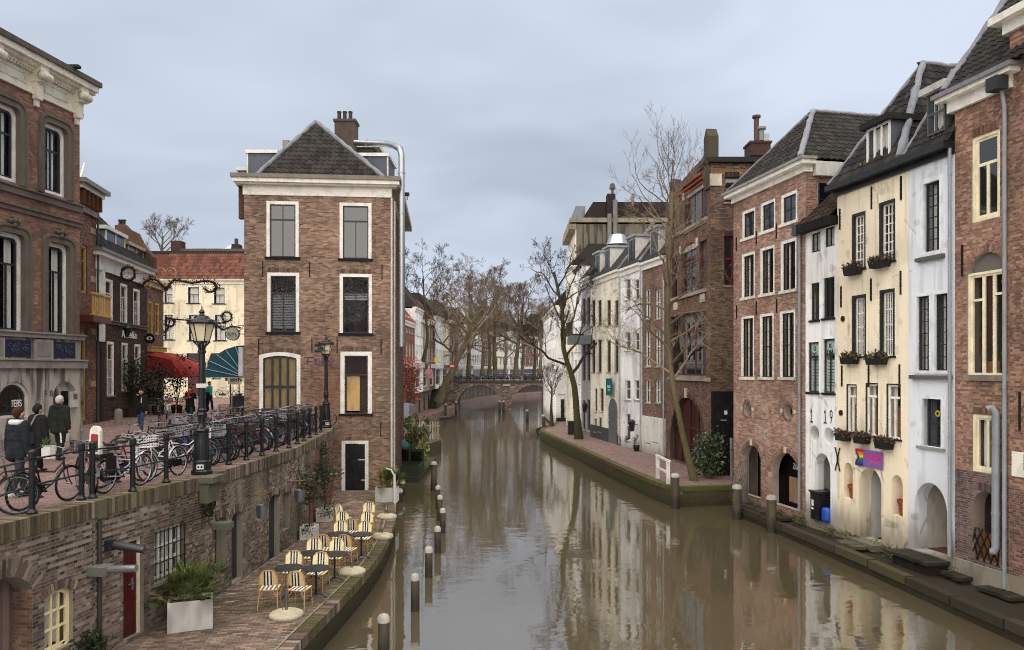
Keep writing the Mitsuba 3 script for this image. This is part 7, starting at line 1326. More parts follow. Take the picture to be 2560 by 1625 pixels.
for x, y, lb, post in ((-5.12, 17.25, 'cream parasol foot with a short post nearest to us', 1), (-4.42, 20.95, 'cream parasol foot behind the second right table', 0), (-4.35, 25.4, 'cream parasol foot by the fourth row of chairs', 0), (-4.75, 28.8, 'farthest cream parasol foot on the terrace', 0)):
    k = thing('parasol_foot', lb, 'parasol foot', 'parasol feet on the terrace'); mb = MB(hexc('b3ab92')); mb.lathe([(.36, .0), (.385, .04), (.37, .09), (.28, .13), (.10, .16), (.01, .165)], sides=24); put(f'{k}__disc', mb, 'vc_matte', M=mat4(x, y, WHARF)); mb = MB(hexc('8a8c8c')); mb.tube([(0, 0, .15), (0, 0, .62 if post else .3)], .035, 10); mb.tube([(-.09, 0, .16), (-.06, .03, .42), (0, .03, .45)], .012, 5); put(f'{k}__post', mb, 'vc_metal', M=mat4(x, y, WHARF))
# planters
def planter(label, x, y, w, d, h, kind, seed, rot=0, z=WHARF):
    k = thing('planter', label, 'planter'); mb = MB(hexc('c9c7c0')); e = np.array([[1, 0, 0], [0, 1, 0], [0, 0, 1.0]]); P = sbox(-w / 2, -d / 2, w / 2, d / 2); mb.prism(P.difference(P.buffer(-.04)), 0, h, e, np.zeros(3)); mb.prism(P.buffer(-.041), .02, h - .08, e, np.zeros(3), hexc('2a221a')); M = mat4(x, y, z, rot); put(f'{k}__tub', mb, 'vc_matte', M=M); r = np.random.default_rng(seed); mb = MB()
    if kind == 'palm':
        for q in range(56):
            a, el, L = r.uniform(0, 6.28), r.uniform(.15, 1.45), r.uniform(.32, .66) * w / .9; p0 = np.array([r.normal(0, w * .16), r.normal(0, d * .12), h - .05]); dr_ = np.array([math.cos(a) * math.cos(el), math.sin(a) * math.cos(el), math.sin(el)]); c = p0 + dr_ * L; mb.tube([p0, c], .006, 3, hexc('5a6030')); sd = np.cross(dr_, [0, 0, 1.0]); sd /= np.linalg.norm(sd) + 1e-9; cc = hexc(['46562a', '39481f', '58662f', '6c7038'][q % 4])
            for t in np.linspace(-1.25, 1.25, 13): dd = dr_ * math.cos(t) + sd * math.sin(t); e1 = c + dd * L * .72 + [0, 0, -.10 * L * r.random()]; n_ = np.cross(dd, [0.1, .2, 1]); n_ /= np.linalg.norm(n_); m = (c + e1) / 2; mb.raw([c, m + n_ * .02, e1, m - n_ * .02], [[0, 1, 2, 3]], cc * r.uniform(.7, 1.3))
        put(f'{k}__palm_fronds', mb, 'vc_plain', M=M)
    else:
        mb = MB(hexc('4a3c2e')); mb.tube([(0, 0, h - .1), (.02, .01, h + .5), (0, 0, h + .95)], .03, 6); put(f'{k}__stem', mb, 'vc_matte', M=M); hh_ = kind; put(f'{k}__crown', leaves(900, [(r.normal(0, .16), r.normal(0, .16), h + hh_ + r.normal(0, .28)) for _ in range(26)], .11, .10, ['3a4030', '4a4e38', '2c3226', '5a5a44'], seed), 'vc_plain', M=M)
        put(f'{k}__ivy', leaves(160, [(r.normal(0, .15), -d / 2 + .02, h - .1) for _ in range(6)], .09, .08, ['3a4a26', '2c3a1e'], seed + 1), 'vc_plain', M=M)
planter('large white planter with a low fan palm, nearest to us beside the barred window', -7.0, 16.55, .90, .58, .64, 'palm', 1, .37)
planter('small white planter with a clipped round tree below the bucket lamp', -6.72, 25.2, .5, .5, .45, 1.15, 2); planter('small white planter with a tall slim tree by the red wall', -6.95, 28.2, .52, .5, .45, 1.35, 3); planter('white planter with a grassy palm at the far corner of the terrace', -5.32, 32.4, .92, .6, .62, 'palm', 4)
k = thing('white_pole', 'white pole with a lamp head at the end of the terrace', 'pole'); mb = MB(hexc('c9c8c4')); mb.tube([(-4.95, 32.0, -.2), (-4.95, 32.0, 1.9)], .06, 8); mb.tube([(-4.95, 32, 1.85), (-5.1, 32, 2.1), (-5.3, 32, 2.15)], .04, 6); put(f'{k}__shaft', mb, 'vc_paint')
# lamps, boxes and buckets on the quay wall
def wall_box(key, label, cat, i, px, py, w, h, d, col, bsdf='vc_matte', tube=None):
    f = QF[i]; s, z = f.px(px, py); k = thing(key, label, cat); mb = MB(hexc(col)); f.box(mb, s - w / 2, s + w / 2, z - h / 2, z + h / 2, 0.0, d); put(f'{k}__housing', mb, bsdf)
    if tube: mb = MB(hexc(tube)); mb.tube([f.w(s, z + .02, d), f.w(s + .05, z + .05, d + .55)], h * .42, 10); put(f'{k}__cylinder', mb, 'vc_metal')
    return k, f, s, z
k, f, s, z = wall_box('flood_light', 'black angled floodlight above the dark red door', 'lamp', 2, 268, 1362, .16, .2, .15, '2a2a2c'); mb = MB(hexc('3a3d40')); mb.tube([f.w(s, z, .15), f.w(s + .12, z - .08, .75)], .085, 4); put(f'{k}__head', mb, 'vc_paint')
wall_box('wall_lamp', 'grey wall lamp box with a silver cylinder left of the dark red door', 'lamp', 1, 232, 1424, .34, .17, .34, '6a6a62', tube='b5b8ba')
wall_box('light_box', 'mossy grey box on the wall above the slit window', 'lamp', 3, 536, 1313, .34, .15, .42, '5e6054'); wall_box('light_box', 'grey box high on the red wall part, left one', 'lamp', 4, 757, 1188, .45, .16, .4, '55554e'); wall_box('light_box', 'grey tube lamp high on the red wall part, right one', 'lamp', 4, 792, 1190, .2, .12, .2, '6a6a66', tube='8d8f8f')
def bucket(label, i, px, py):
    f = QF[i]; s, z = f.px(px, py, .4); k = thing('bucket_lamp', label, 'lamp', 'zinc buckets hung from wall brackets'); c = f.w(s, z, .4); mb = MB(hexc('8f9498')); mb.lathe([(.14, -.2), (.17, .12), (.175, .13)], c, 14); mb.lathe_f([(.001, -.2), (.14, -.2)], c, 14); put(f'{k}__bucket', mb, 'vc_metal'); mb = MB(hexc('7a5a3a')); mb.tube([f.w(s, z + .42, 0), f.w(s, z + .42, .5)], .018, 5); mb.tube([c + [0, 0, .12], f.w(s, z + .42, .4)], .008, 4); mb.box(c[0] - .02, c[0] + .02, c[1] - .02, c[1] + .02, c[2] + .3, c[2] + .55); put(f'{k}__bracket', mb, 'vc_paint')
bucket('zinc bucket hanging from a bracket between the two dark doors', 3, 655, 1275); bucket('zinc bucket hanging above the small round tree', 4, 749, 1236)
single('ivy', leaves(900, [QF[4].w(QF[4].px(800, 1200)[0] + rng.normal(0, .25), 2.4 + rng.normal(0, .7), .15) for _ in range(30)], .12, .10, ['3c4430', '4d5238', '2c3326'], 77), 'vc_plain', 'ivy growing round the small arch in the red wall part', 'ivy')
single('wall_weed', leaves(500, [QF[2].w(QF[2].px(500, 1400)[0] + rng.normal(0, .12), .9 + rng.random() * .6, .1) for _ in range(14)], .10, .10, ['3a4426', '55582f', '2c341e'], 78), 'vc_plain', 'weeds at the foot of the quay wall behind the near palm', 'weed'); single('wall_weed', leaves(500, [QF[1].w(QF[1].L - .3 + rng.normal(0, .2), .8 + rng.random() * .4, .12) for _ in range(14)], .10, .10, ['2a3220', '3a4426', '222819'], 79), 'vc_plain', 'dark weeds at the wall foot left of the dark red door', 'weed')
# garlands over the street
gl_ = thing('heart_garland', 'Christmas garland with a gold wire heart hung across the street', 'garland'); Yg = 40.0
def strand(mb, pts, r, Y=Yg, closed=False, col=None): mb.tube([at(x, y, Y) for x, y in pts], r, 5, col, closed=closed)
mb = MB(hexc('3a2a1e')); cen = []
g1 = [(345, 712), (352, 718), (362, 705), (378, 696), (395, 702), (408, 716), (416, 724)]; g2 = [(416, 724), (424, 712), (436, 700), (455, 703), (480, 708), (500, 704), (520, 702), (538, 708), (543, 718), (536, 728), (522, 730), (512, 722)]
for g in (g1, g2): strand(mb, g, .06); cen += [at(x, y, Yg) for x, y in g] + [at((a[0] + b[0]) / 2, (a[1] + b[1]) / 2, Yg) for a, b in zip(g[:-1], g[1:])]
put(f'{gl_}__branch', mb, 'vc_matte'); put(f'{gl_}__foliage', leaves(900, cen, .07, .10, ['2a2018', '3a2c20', '4a3a28', '2e3220'], 51), 'vc_plain')
mb = MB(hexc('c99a54')); t = np.linspace(0, 2 * math.pi, 30); strand(mb, [(414 + 27 * math.sin(a) ** 3, 690 - 1.75 * (13 * math.cos(a) - 5 * math.cos(2 * a) - 2 * math.cos(3 * a) - math.cos(4 * a))) for a in t], .022); strand(mb, [(414 + 9 * math.sin(a) ** 3, 682 - .6 * (13 * math.cos(a) - 5 * math.cos(2 * a) - 2 * math.cos(3 * a) - math.cos(4 * a))) for a in t], .012); strand(mb, [(360, 700), (362, 716), (372, 722), (380, 714), (376, 706)], .018); strand(mb, [(524, 696), (534, 688), (540, 684), (538, 692), (526, 698)], .018); put(f'{gl_}__gold_wire', mb, 'vc_paint')
mb = MB(hexc('1a1a1a')); strand(mb, [(262, 678), (350, 684), (430, 688), (520, 690), (605, 690)], .009); put(f'{gl_}__cable', mb, 'vc_plain')
def wreath(label, x, y, r, Y): k = thing('wreath', label, 'wreath', None); t = np.linspace(0, 6.28, 19)[:-1]; mb = MB(hexc('2c221a')); mb.tube([at(x + r * math.cos(a), y + r * math.sin(a), Y) for a in t], .05, 5, closed=True); mb.tube([at(x - r, y, Y), at(x + r, y, Y)], .012, 4); mb.tube([at(x, y - r, Y), at(x, y + r, Y)], .012, 4); put(f'{k}__ring', mb, 'vc_matte'); put(f'{k}__foliage', leaves(420, [at(x + r * math.cos(a), y + r * math.sin(a), Y) for a in t], .05, .09, ['221a14', '332820', '2a2e1e'], int(x)), 'vc_plain')
wreath('dark round wreath hanging left of the gold heart', 320, 685, 17, Yg - 1); wreath('small wreath above the eye sign', 425, 806, 11, 50); wreath('wreath hanging right of the nearest lamp head', 567, 792, 12, 50)
gl2 = thing('low_garland', 'second garland hung lower across the street behind the lamp', 'garland'); mb = MB(hexc('33261c')); cen = []
for g in ([(400, 836), (410, 832), (418, 825), (425, 800), (440, 798), (470, 801)], [(535, 815), (545, 817), (556, 824), (566, 822), (578, 815), (603, 820)], [(540, 806), (550, 808), (562, 806)]): strand(mb, g, .05, 50); cen += [at(x, y, 50) for x, y in g]
put(f'{gl2}__branch', mb, 'vc_matte'); put(f'{gl2}__foliage', leaves(500, cen, .1, .11, ['2a2018', '3a2c20', '2e3220'], 52), 'vc_plain'); mb = MB(hexc('c0a070')); strand(mb, [(419, 790), (421, 786), (426, 788), (430, 797)], .02, 50); strand(mb, [(537, 812), (543, 806), (548, 812), (542, 816)], .02, 50); put(f'{gl2}__gold_wire', mb, 'vc_paint')
# signs and awnings near the tall brick house
def round_sign(label, px, py, Y, r, col, txt, tcol): k = thing('round_sign', label, 'sign'); f = Fac(at(px - 40, py, Y)[:2], at(px + 40, py, Y)[:2]); s, z = f.px(px, py); mb = MB(hexc(col)); f.prism(mb, shapely.Point(s, z).buffer(r, 20), -.05, .05); f.prism(mb, shapely.Point(s, z).buffer(r * 1.07, 20).difference(shapely.Point(s, z).buffer(r, 20)), -.06, .06, hexc('2a2a28')); put(f'{k}__disc', mb, 'vc_paint'); return k, f, s, z
k, f, s, z = round_sign('round pale sign with the word tijm on the tall brick house', 582, 835, 36.2, .30, 'a8a698', 0, 0); lettering(k, f, 'tijm.', s - .23, z - .07, .051, .17, hexc('2a2a26'), bold=False); mb = MB(IRON); mb.tube([f.w(s + .3, z, 0), f.w(s + .85, z, .0)], .02, 5); mb.tube([f.w(s - .1, z + .32, 0), f.w(s + .3, z + .40, 0), f.w(s + .85, z + .34, 0)], .015, 5); put(f'{k}__bracket', mb, 'vc_paint')
k, f, s, z = round_sign('round black sign with a white eye on the yellow-framed house', 375, 846, 44.0, .28, '121314', 0, 0); mb = MB(hexc('d8d6cc')); f.prism(mb, Polygon([(s - .2, z), (s - .08, z + .11), (s + .08, z + .11), (s + .2, z), (s + .08, z - .1), (s - .08, z - .1)]).difference(shapely.Point(s, z).buffer(.075)), .051, .06); put(f'{k}__eye', mb, 'vc_plain')
fa = thing('teal_awning', 'folded fan-shaped teal awning on the left flank of the tall brick house', 'awning'); hub = np.array([-12.45, 37.0, 5.95]); mb = MB(hexc('1c4452')); rb = MB(hexc('9ab0b4')); R_ = 1.95
for i in range(6):
    a, b = i * math.pi / 12, (i + 1) * math.pi / 12; w0, w1 = np.array([0, -1.4, 0]), np.array([0, 1.6, 0])
    pa, pb = hub + R_ * np.array([-math.cos(a), 0, math.sin(a) * .78]), hub + R_ * np.array([-math.cos(b), 0, math.sin(b) * .78])
    mb.raw([pa + w0, pb + w0, pb + w1, pa + w1], [[0, 1, 2, 3]]); mb.raw([hub + w0, pa + w0, pb + w0], [[0, 1, 2]]); rb.tube([hub + w0 - [0, .02, 0], pa + w0 - [0, .02, 0]], .018, 4)
put(f'{fa}__cloth', mb, 'vc_plain'); put(f'{fa}__rib', rb, 'vc_paint')
k = thing('white_light_box', 'tall white box sign on the corner of the tall brick house', 'sign'); p, q = at(600, 940, 34.95), at(610, 868, 34.95); mb = MB(hexc('b9bab8')); mb.box(p[0], q[0], 34.75, 35.4, p[2], q[2]); put(f'{k}__box', mb, 'vc_paint')
k = thing('graffiti_panel', 'cream panel with black scrawled lettering beside the tall brick house', 'panel'); f = Fac(at(566, 950, 44)[:2], at(606, 950, 44)[:2]); r_ = f.rect(570, 937, 603, 961); mb = MB(hexc('cfc9b0')); f.box(mb, r_[0], r_[1], r_[2], r_[3], -.05, 0); put(f'{k}__board', mb, 'vc_matte'); lettering(k, f, 'BRNO', r_[0] + .12, r_[2] + .17, .002, .25, hexc('1a1a18'))
mb = MB(hexc('3a3a38')); f.box(mb, r_[0] + .1, r_[0] + .16, STREET, r_[2], -.04, -.01); f.box(mb, r_[1] - .16, r_[1] - .1, STREET, r_[2], -.04, -.01); put(f'{k}__leg', mb, 'vc_matte')
k = thing('wall_lantern', 'black lantern on a bracket over the cafe lettering', 'lamp'); c = fC.w(fC.px(290, 820)[0], fC.px(290, 828)[1], .55); mb = MB(IRON); mb.lathe_f([(.10, -.3), (.2, .15), (.24, .16), (.12, .32), (.05, .34), (.02, .45)], c, 6); mb.tube([c + [0, 0, .2], c + [-.1, .1, .05] - fC.N * .5], .02, 5); put(f'{k}__frame', mb, 'vc_paint')
# cafe front: benches, bollard, plants, tables
k = thing('bollard', 'grey stone bollard with rounded top at the kerb', 'bollard'); p = on(296, 1062, STREET); mb = MB(hexc('8f897d')); mb.lathe([(.19, 0), (.18, .3), (.17, .62), (.13, .72), (.01, .76)], p, 14); put(f'{k}__shaft', mb, 'vc_matte')
for x, y, L, lb in ((285, 1043, 1.9, 'wooden bench against the cafe wall, left one'), (335, 1022, 1.7, 'wooden bench against the cafe wall, right one')):
    k = thing('bench', lb, 'bench'); p = on(x, y, STREET); M = mat4(p[0] - .8, p[1] + .3, STREET, math.atan2(fC.S[1], fC.S[0])); WD = hexc('3a2c22')
    for q in range(3): mb = MB(WD); mb.box(-L / 2, L / 2, -.2 + .15 * q, -.07 + .15 * q, .43, .47); put(f'{k}__seat_slat', mb, 'vc_matte', M=M)
    for q in range(2): mb = MB(WD); mb.box(-L / 2, L / 2, .26, .29, .62 + .17 * q, .74 + .17 * q); put(f'{k}__back_slat', mb, 'vc_matte', M=M)
    for sx in (-1, 1):
        for yy in (-.18, .24): mb = MB(WD); mb.box(sx * (L / 2 - .15) - .03, sx * (L / 2 - .15) + .03, yy - .03, yy + .03, 0, .43 if yy < 0 else .93); put(f'{k}__leg', mb, 'vc_matte', M=M)
for (x, y, Y, n, sp, lb) in ((328, 945, 41, 1300, .55, 'wispy olive bush in front of the cafe wall'), (395, 958, 43.5, 1500, .5, 'dense dark shrub in a tub under the red awning'), (442, 938, 45, 600, .4, 'light wispy plant at the awning edge')):
    k = thing('street_shrub', lb, 'shrub'); c = at(x, y, Y); put(f'{k}__foliage', leaves(n, [c + rng.normal(0, 1, 3) * [sp, sp * .6, sp] for _ in range(24)], .22, .16, ['2c3024', '3c4030', '222820', '4a4a3a'], int(x)), 'vc_plain'); mb = MB(hexc('3a2c22')); mb.lathe_f([(.28, 0), (.34, .5), (.30, .5), (.01, .46)], (c[0], c[1], STREET), 12); put(f'{k}__tub', mb, 'vc_matte'); mb = MB(hexc('332a22'))
    for q in range(4): mb.tube([(c[0], c[1], STREET + .4), (c[0] + .3 * math.cos(q * 1.7), c[1] + .2 * math.sin(q * 1.7), c[2])], .03, 4)
    put(f'{k}__stem', mb, 'vc_matte')
for x, y, Y, lb in ((440, 990, 44, 'round red cafe table under the red awning'), (492, 978, 52, 'pale cafe table behind the red scarf')):
    k = thing('cafe_table', lb, 'table'); c = at(x, y, Y); mb = MB(hexc('8a4038' if x < 450 else 'a8a49a')); mb.lathe_f([(.01, .72), (.45, .72), (.45, .75), (.01, .75)], (c[0], c[1], STREET), 18); put(f'{k}__top', mb, 'vc_paint'); mb = MB(hexc('b0aea6')); mb.tube([(c[0], c[1], STREET), (c[0], c[1], STREET + .72)], .03, 6); mb.lathe_f([(.25, 0), (.25, .03), (.03, .06)], (c[0], c[1], STREET), 12); put(f'{k}__foot', mb, 'vc_paint')
for i, (x, y, Y) in enumerate(((420, 1000, 44.5), (462, 998, 45), (470, 985, 49))): k = thing('terrace_chair', ('dark terrace chair left of the red table', 'dark terrace chair right of the red table', 'dark terrace chair at the pale table')[i], 'chair'); c = at(x, y, Y); place(CP, k, mat4(c[0], c[1], STREET, i * 1.3))
k = thing('wicker_stool', 'wicker stool at the corner of the tall brick house', 'stool'); p = on(560, 1048, STREET); mb = MB(hexc('8a6844'))
for z in (.1, .45, .62, .74): mb.lathe([(.26, z), (.28, z + .02)], (p[0], p[1], STREET), 14)
for q in range(12): a = q * .5236; mb.tube([(p[0] + .24 * math.cos(a), p[1] + .24 * math.sin(a), STREET), (p[0] + .27 * math.cos(a), p[1] + .27 * math.sin(a), STREET + .75)], .012, 4)
mb.lathe_f([(.01, .44), (.27, .44)], (p[0], p[1], STREET), 14); put(f'{k}__weave', mb, 'vc_matte')
k = thing('menu_stand', 'grey metal frame stand beside the wicker stool', 'stand'); p = on(578, 1050, STREET); mb = MB(hexc('8d9094')); mb.tube([(p[0], p[1], STREET), (p[0], p[1], STREET + 1.3), (p[0] + .75, p[1], STREET + 1.36), (p[0] + .75, p[1], STREET)], .025, 6); put(f'{k}__frame', mb, 'vc_metal'); mb = MB(hexc('24282a')); mb.box(p[0] + .05, p[0] + .7, p[1] - .01, p[1] + .01, STREET + .4, STREET + 1.25); put(f'{k}__panel', mb, 'vc_paint')
k = thing('bulky_bag', 'dark bulky bag with a tan roll beside the bicycles', 'bag'); p = on(628, 1060, STREET); mb = MB(hexc('1c1b1b')); mb.lathe([(.45, 0), (.5, .4), (.4, .75), (.1, .9), (.01, .9)], (p[0], p[1], STREET), 12); put(f'{k}__bag', mb, 'vc_matte'); mb = MB(hexc('7a5a44')); mb.tube([(p[0] + .1, p[1] - .2, STREET + .85), (p[0] + .55, p[1] - .1, STREET + .75), (p[0] + .6, p[1], STREET + .4)], .14, 8); put(f'{k}__roll', mb, 'vc_matte')
# ---------- right bank: ledge, boxes, banner, bins ----------
edge = [(10.35, 34.9), (9.7, 32.4), (9.95, 31.2), (11.0, 23.2), (11.35, 20.0), (11.75, 16.5), (12.4, 11)]
back = [tuple(fR.w(s, 0, -.02)[:2]) for s in (fR.px(1834, 1000)[0], fR.L)]
sheet('ledge', edge + [back[1], back[0]], .30, 'vc_matte', 'narrow muddy ledge of old timber and stone at the foot of the right houses', hexc('2c271f'), depth=1.0)
e = np.array(edge); L_ = np.concatenate([[0], np.cumsum(np.linalg.norm(np.diff(e, axis=0), axis=1))]); rr2 = np.random.default_rng(5)
for t0, t1 in zip(np.arange(2.5, 24, 1.85), np.arange(2.5, 24, 1.85) + 1.8):
    P = [np.array([np.interp(t, L_, e[:, 0]), np.interp(t, L_, e[:, 1])]) for t in (t0, t1)]; f = Fac(P[0], P[1]); f = f if f.N[0] < 0 else Fac(P[1], P[0]); mb = MB(hexc(['39332a', '302c20', '423e2c'][int(t0 * 3) % 3])); h_ = rr2.normal(0, .02); f.box(mb, 0, f.L - .015, .22 + h_, .46 + h_, -.22, .06); f.box(mb, .02, f.L - .04, -.3, .219 + h_, -.15, .0, hexc('2a2419')); put('ledge__beam', mb, 'vc_matte')
for (x0, x1, z, o0, o1, c) in ((2272, 2378, .72, .02, .8, '302d26'), (2384, 2440, .52, .02, .5, '2a271f'), (2478, 2570, .46, .02, .5, '2c2920'), (2150, 2204, .50, .46, .95, '504c40'), (1870, 1990, .46, .05, .65, '37332a')): mb = MB(hexc(c)); n_ = max(3, int((sR(x1) - sR(x0)) / .24)); [fR.box(mb, a, a + (sR(x1) - sR(x0)) / n_ - .012, z - .10, z + rr2.normal(0, .006), o0, o1 + rr2.normal(0, .03), hexc(c, .75 + .5 * rr2.random())) for a in np.linspace(sR(x0), sR(x1), n_ + 1)[:-1]]; fR.box(mb, sR(x0) + .1, sR(x1) - .1, .2, z - .121, o0, o1 - .15, hexc('241f19')); put('ledge__landing', mb, 'vc_matte')
single('ledge_moss', leaves(2600, [fR.w(sR(x) + rr2.normal(0, .1), .42 + .1 * rr2.random(), .08 + .3 * rr2.random()) for x in (1850, 1880, 1900, 1960, 2010, 2020, 2090, 2100, 2130, 2150, 2210, 2240, 2260, 2275, 2400) for _ in range(3)], .10, .07, ['3c4626', '4c5530', '2c3420', '5a5a34'], 15), 'vc_plain', 'moss and small weeds growing along the foot of the right houses', 'moss', None, 'stuff')
def flower_box(label, x, y, w, d=.28): s, z = fR.px(x, y); k = thing('flower_box', label, 'flower box', 'dark flower boxes on the cream house'); mb = MB(hexc('1d1c1a')); fR.prism(mb, Polygon([(s - w * .42, z - .12), (s + w * .42, z - .12), (s + w / 2, z + .12), (s - w / 2, z + .12)]), .03, d); put(f'{k}__box', mb, 'vc_matte'); put(f'{k}__plants', leaves(260, [fR.w(s + w * (q / 8 - .5) * 1.05, z + .15, .16) for q in range(9)], .06, .11, ['3a3a26', '5a4a34', '2c3020', '6a4a40'], int(x)), 'vc_plain')
for x, y, w, lb in ((2141, 679, .75, 'flower box under the left top window of the cream house'), (2209, 660, .85, 'flower box under the right top window of the cream house'), (2133, 902, .75, 'flower box under the left middle window of the cream house'), (2201, 903, .85, 'flower box under the right middle window of the cream house'), (2117, 1093, .62, 'flower box under the left lower window of the cream house'), (2164, 1100, .62, 'flower box under the centre lower window of the cream house'), (2220, 1113, .68, 'flower box under the right lower window of the cream house')): flower_box(lb, x, y, w)
bn = thing('banner', 'purple banner with rainbow flag and pink words above the cream house arch', 'banner'); a0, a1 = sR(2143), sR(2211); zt_, zb_ = fR.px(2143, 1120)[1], fR.px(2143, 1162)[1]; dd = .06
mb = MB(hexc('7a5aa0')); fR.box(mb, a0, a1, zb_, zt_, dd, dd + .012); put(f'{bn}__cloth', mb, 'vc_plain')
fx = a0 + (a1 - a0) * .30; hs = (zt_ - zb_) / 6
for q, c in enumerate(('3a2a66', '2a4a9a', '2f7a3a', 'e0c030', 'd87a28', 'b82a2a')): mb = MB(hexc(c)); fR.box(mb, a0 + .02, fx, zb_ + q * hs, zb_ + (q + 1) * hs - .003, dd + .013, dd + .018); put(f'{bn}__rainbow_stripe', mb, 'vc_plain')
mb = MB(hexc('c9a0b8')); mzz = (zt_ + zb_) / 2
for q, c in enumerate(('17181a', '5a3a24', '6ab0c8', 'd8a0b8', 'e4e4e0')): w_ = .24 - .045 * q; fR.prism(mb, Polygon([(a0, mzz - w_ * 1.2), (a0 + w_, mzz), (a0, mzz + w_ * 1.2)]), dd + .019 + .001 * q, dd + .0195 + .001 * q, hexc(c))
put(f'{bn}__chevron', mb, 'vc_plain'); lettering(bn, fR, "IT'S A PRESENT", fx + .06, mzz + .0, dd + .013, .15, hexc('d03a78'), sx=.56); mb = MB(hexc('d03a78')); fR.box(mb, fx + .35, a1 - .1, mzz - .12, mzz - .07, dd + .013, dd + .016); put(f'{bn}__small_print', mb, 'vc_plain'); mb = MB(hexc('8a8a88'))
for a, tx in ((a0, 2140), (a1, 2214)): mb.tube([fR.w(a, zt_, dd), fR.w(a + (-.25 if a == a0 else .1), zt_ + .75, .04)], .006, 4)
put(f'{bn}__string', mb, 'vc_plain')
for x, y, lb, h_ in ((2121, 1236, 'terracotta pot in the left yellow niche', .48), (2245, 1272, 'terracotta pot in the right yellow niche', .5)): k = thing('terracotta_pot', lb, 'pot', 'terracotta pots in the niches'); b_ = (n1 if False else None); s = sR(x) + .05; z = fR.px(x, 1247 if x < 2200 else 1290)[1] + .02; mb = MB(hexc('8e4a2c')); mb.lathe_f([(.01, 0), (.15, 0), (.21, h_ - .1), (.235, h_ - .1), (.24, h_), (.20, h_), (.18, h_ - .08), (.01, h_ - .1)], fR.w(s, z, -.22), 16); put(f'{k}__body', mb, 'vc_matte')
k = thing('wheelie_bin', 'black wheelie bin with a white label in the white house arch', 'bin'); s = sR(2046); mb = MB(hexc('16181a')); M = fR.at4(s, .7, -.12); b = MB(hexc('16181a')); b.prism(Polygon([(-.25, 0), (.25, 0), (.29, 1.0), (-.29, 1.0)]), -.28, .28, np.eye(3), np.zeros(3)); out = MB(); out.add(b, M); put(f'{k}__body', out, 'vc_paint'); b = MB(hexc('1c1f22')); b.box(-.32, .32, 1.0, 1.07, -.32, .33); b.box(-.3, .3, 1.03, 1.09, -.38, -.33); out = MB(); out.add(b, M); put(f'{k}__lid', out, 'vc_paint'); b = MB(hexc('d4d4d0')); b.box(-.2, -.06, .5, .72, .281, .285); b.box(-.2, -.08, .36, .44, .281, .285); out = MB(); out.add(b, M); put(f'{k}__label', out, 'vc_plain')
for sx in (-.2, .2): b = MB(hexc('101010')); b.lathe_f([(.01, -.03), (.1, -.03), (.1, .03), (.01, .03)], (0, 0, 0), 10); Mx = np.array([[0, 0, 1, 0], [1, 0, 0, 0], [0, 1, 0, 0], [0, 0, 0, 1.0]]); out = MB(); out.add(b, M @ np.array([[1, 0, 0, sx], [0, 1, 0, .1], [0, 0, 1, -.3], [0, 0, 0, 1.0]]) @ Mx); put(f'{k}__wheel', out, 'vc_paint')
k = thing('blue_barrel', 'bright blue plastic drum beside the wheelie bin', 'barrel'); mb = MB(hexc('1c4aa8')); mb.lathe([(.01, 0), (.19, 0), (.21, .1), (.21, .42), (.17, .52), (.01, .53)], fR.w(sR(2066), .7, -.05), 16); put(f'{k}__drum', mb, 'vc_paint')
k = thing('iron_gate', 'fan-shaped iron gate standing open before the left brick arch', 'gate'); f = Fac((9.95, 34.2), (10.3, 32.7)); mb = MB(hexc('4a4c4c')); s0_, zb_ = f.L * .9, .55
for q in range(11): a = math.radians(8 + q * 8.5) + math.pi / 2; mb.tube([f.w(s0_, zb_, .1), f.w(s0_ + 1.5 * math.cos(a) * .95, zb_ + 1.85 * math.sin(a), .1)], .014, 5)
for R1 in (.5, 1.0, 1.5): mb.tube([f.w(s0_ + R1 * math.cos(a) * .95, zb_ + R1 * 1.22 * math.sin(a), .1) for a in np.linspace(math.pi / 2 + .1, math.pi - .05, 9)], .014, 5)
mb.tube([f.w(s0_, .4, .1), f.w(s0_, 2.45, .1)], .022, 6); put(f'{k}__bars', mb, 'vc_paint')
k = thing('white_railing', 'short white wooden railing at the edge of the right wharf', 'railing'); pa, pb = on(1644, 1196, RWHARF), on(1670, 1211, RWHARF)
for p in (pa, pb): mb = MB(hexc('d8d6d0')); mb.box(p[0] - .08, p[0] + .08, p[1] - .08, p[1] + .08, RWHARF, RWHARF + 1.12); put(f'{k}__post', mb, 'vc_paint')
for z in (.55, 1.12): mb = MB(hexc('d8d6d0')); d = (pb - pa); d /= np.linalg.norm(d); M = np.eye(3); M[:2, 0] = d[:2]; M[:2, 1] = [-d[1], d[0]]; c = (pa + pb) / 2; Lq = np.linalg.norm(pb - pa) + (.5 if z > 1 else 0); b = MB(mb.col); b.boxes([[0, 0, 0]], [[Lq, .11, .10]]); M4 = np.eye(4); M4[:3, :3] = M; M4[:3, 3] = (c[0], c[1], RWHARF + z); out = MB(); out.add(b, M4); put(f'{k}__rail', out, 'vc_paint')
k = thing('black_bin', 'black square bin beside the forked tree on the right wharf', 'bin'); p = on(1429, 1086, RWHARF); mb = MB(hexc('17191b')); mb.prism(sbox(-.3, -.3, .3, .3), 0, 1.05, np.eye(3), p); mb.prism(sbox(-.34, -.34, .34, .34), 1.05, 1.13, np.eye(3), p); put(f'{k}__body', mb, 'vc_paint')
single('grey_post', (lambda m: m.tube([on(1829, 1195, RWHARF), on(1829, 1195, RWHARF) + [-.02, 0, 1.3], on(1828, 1195, RWHARF) + [0, 0, 2.0]], .07, 7))(MB(hexc('8d9092'))), 'vc_matte', 'bent grey metal post between the black gate and the rose brick house', 'post')
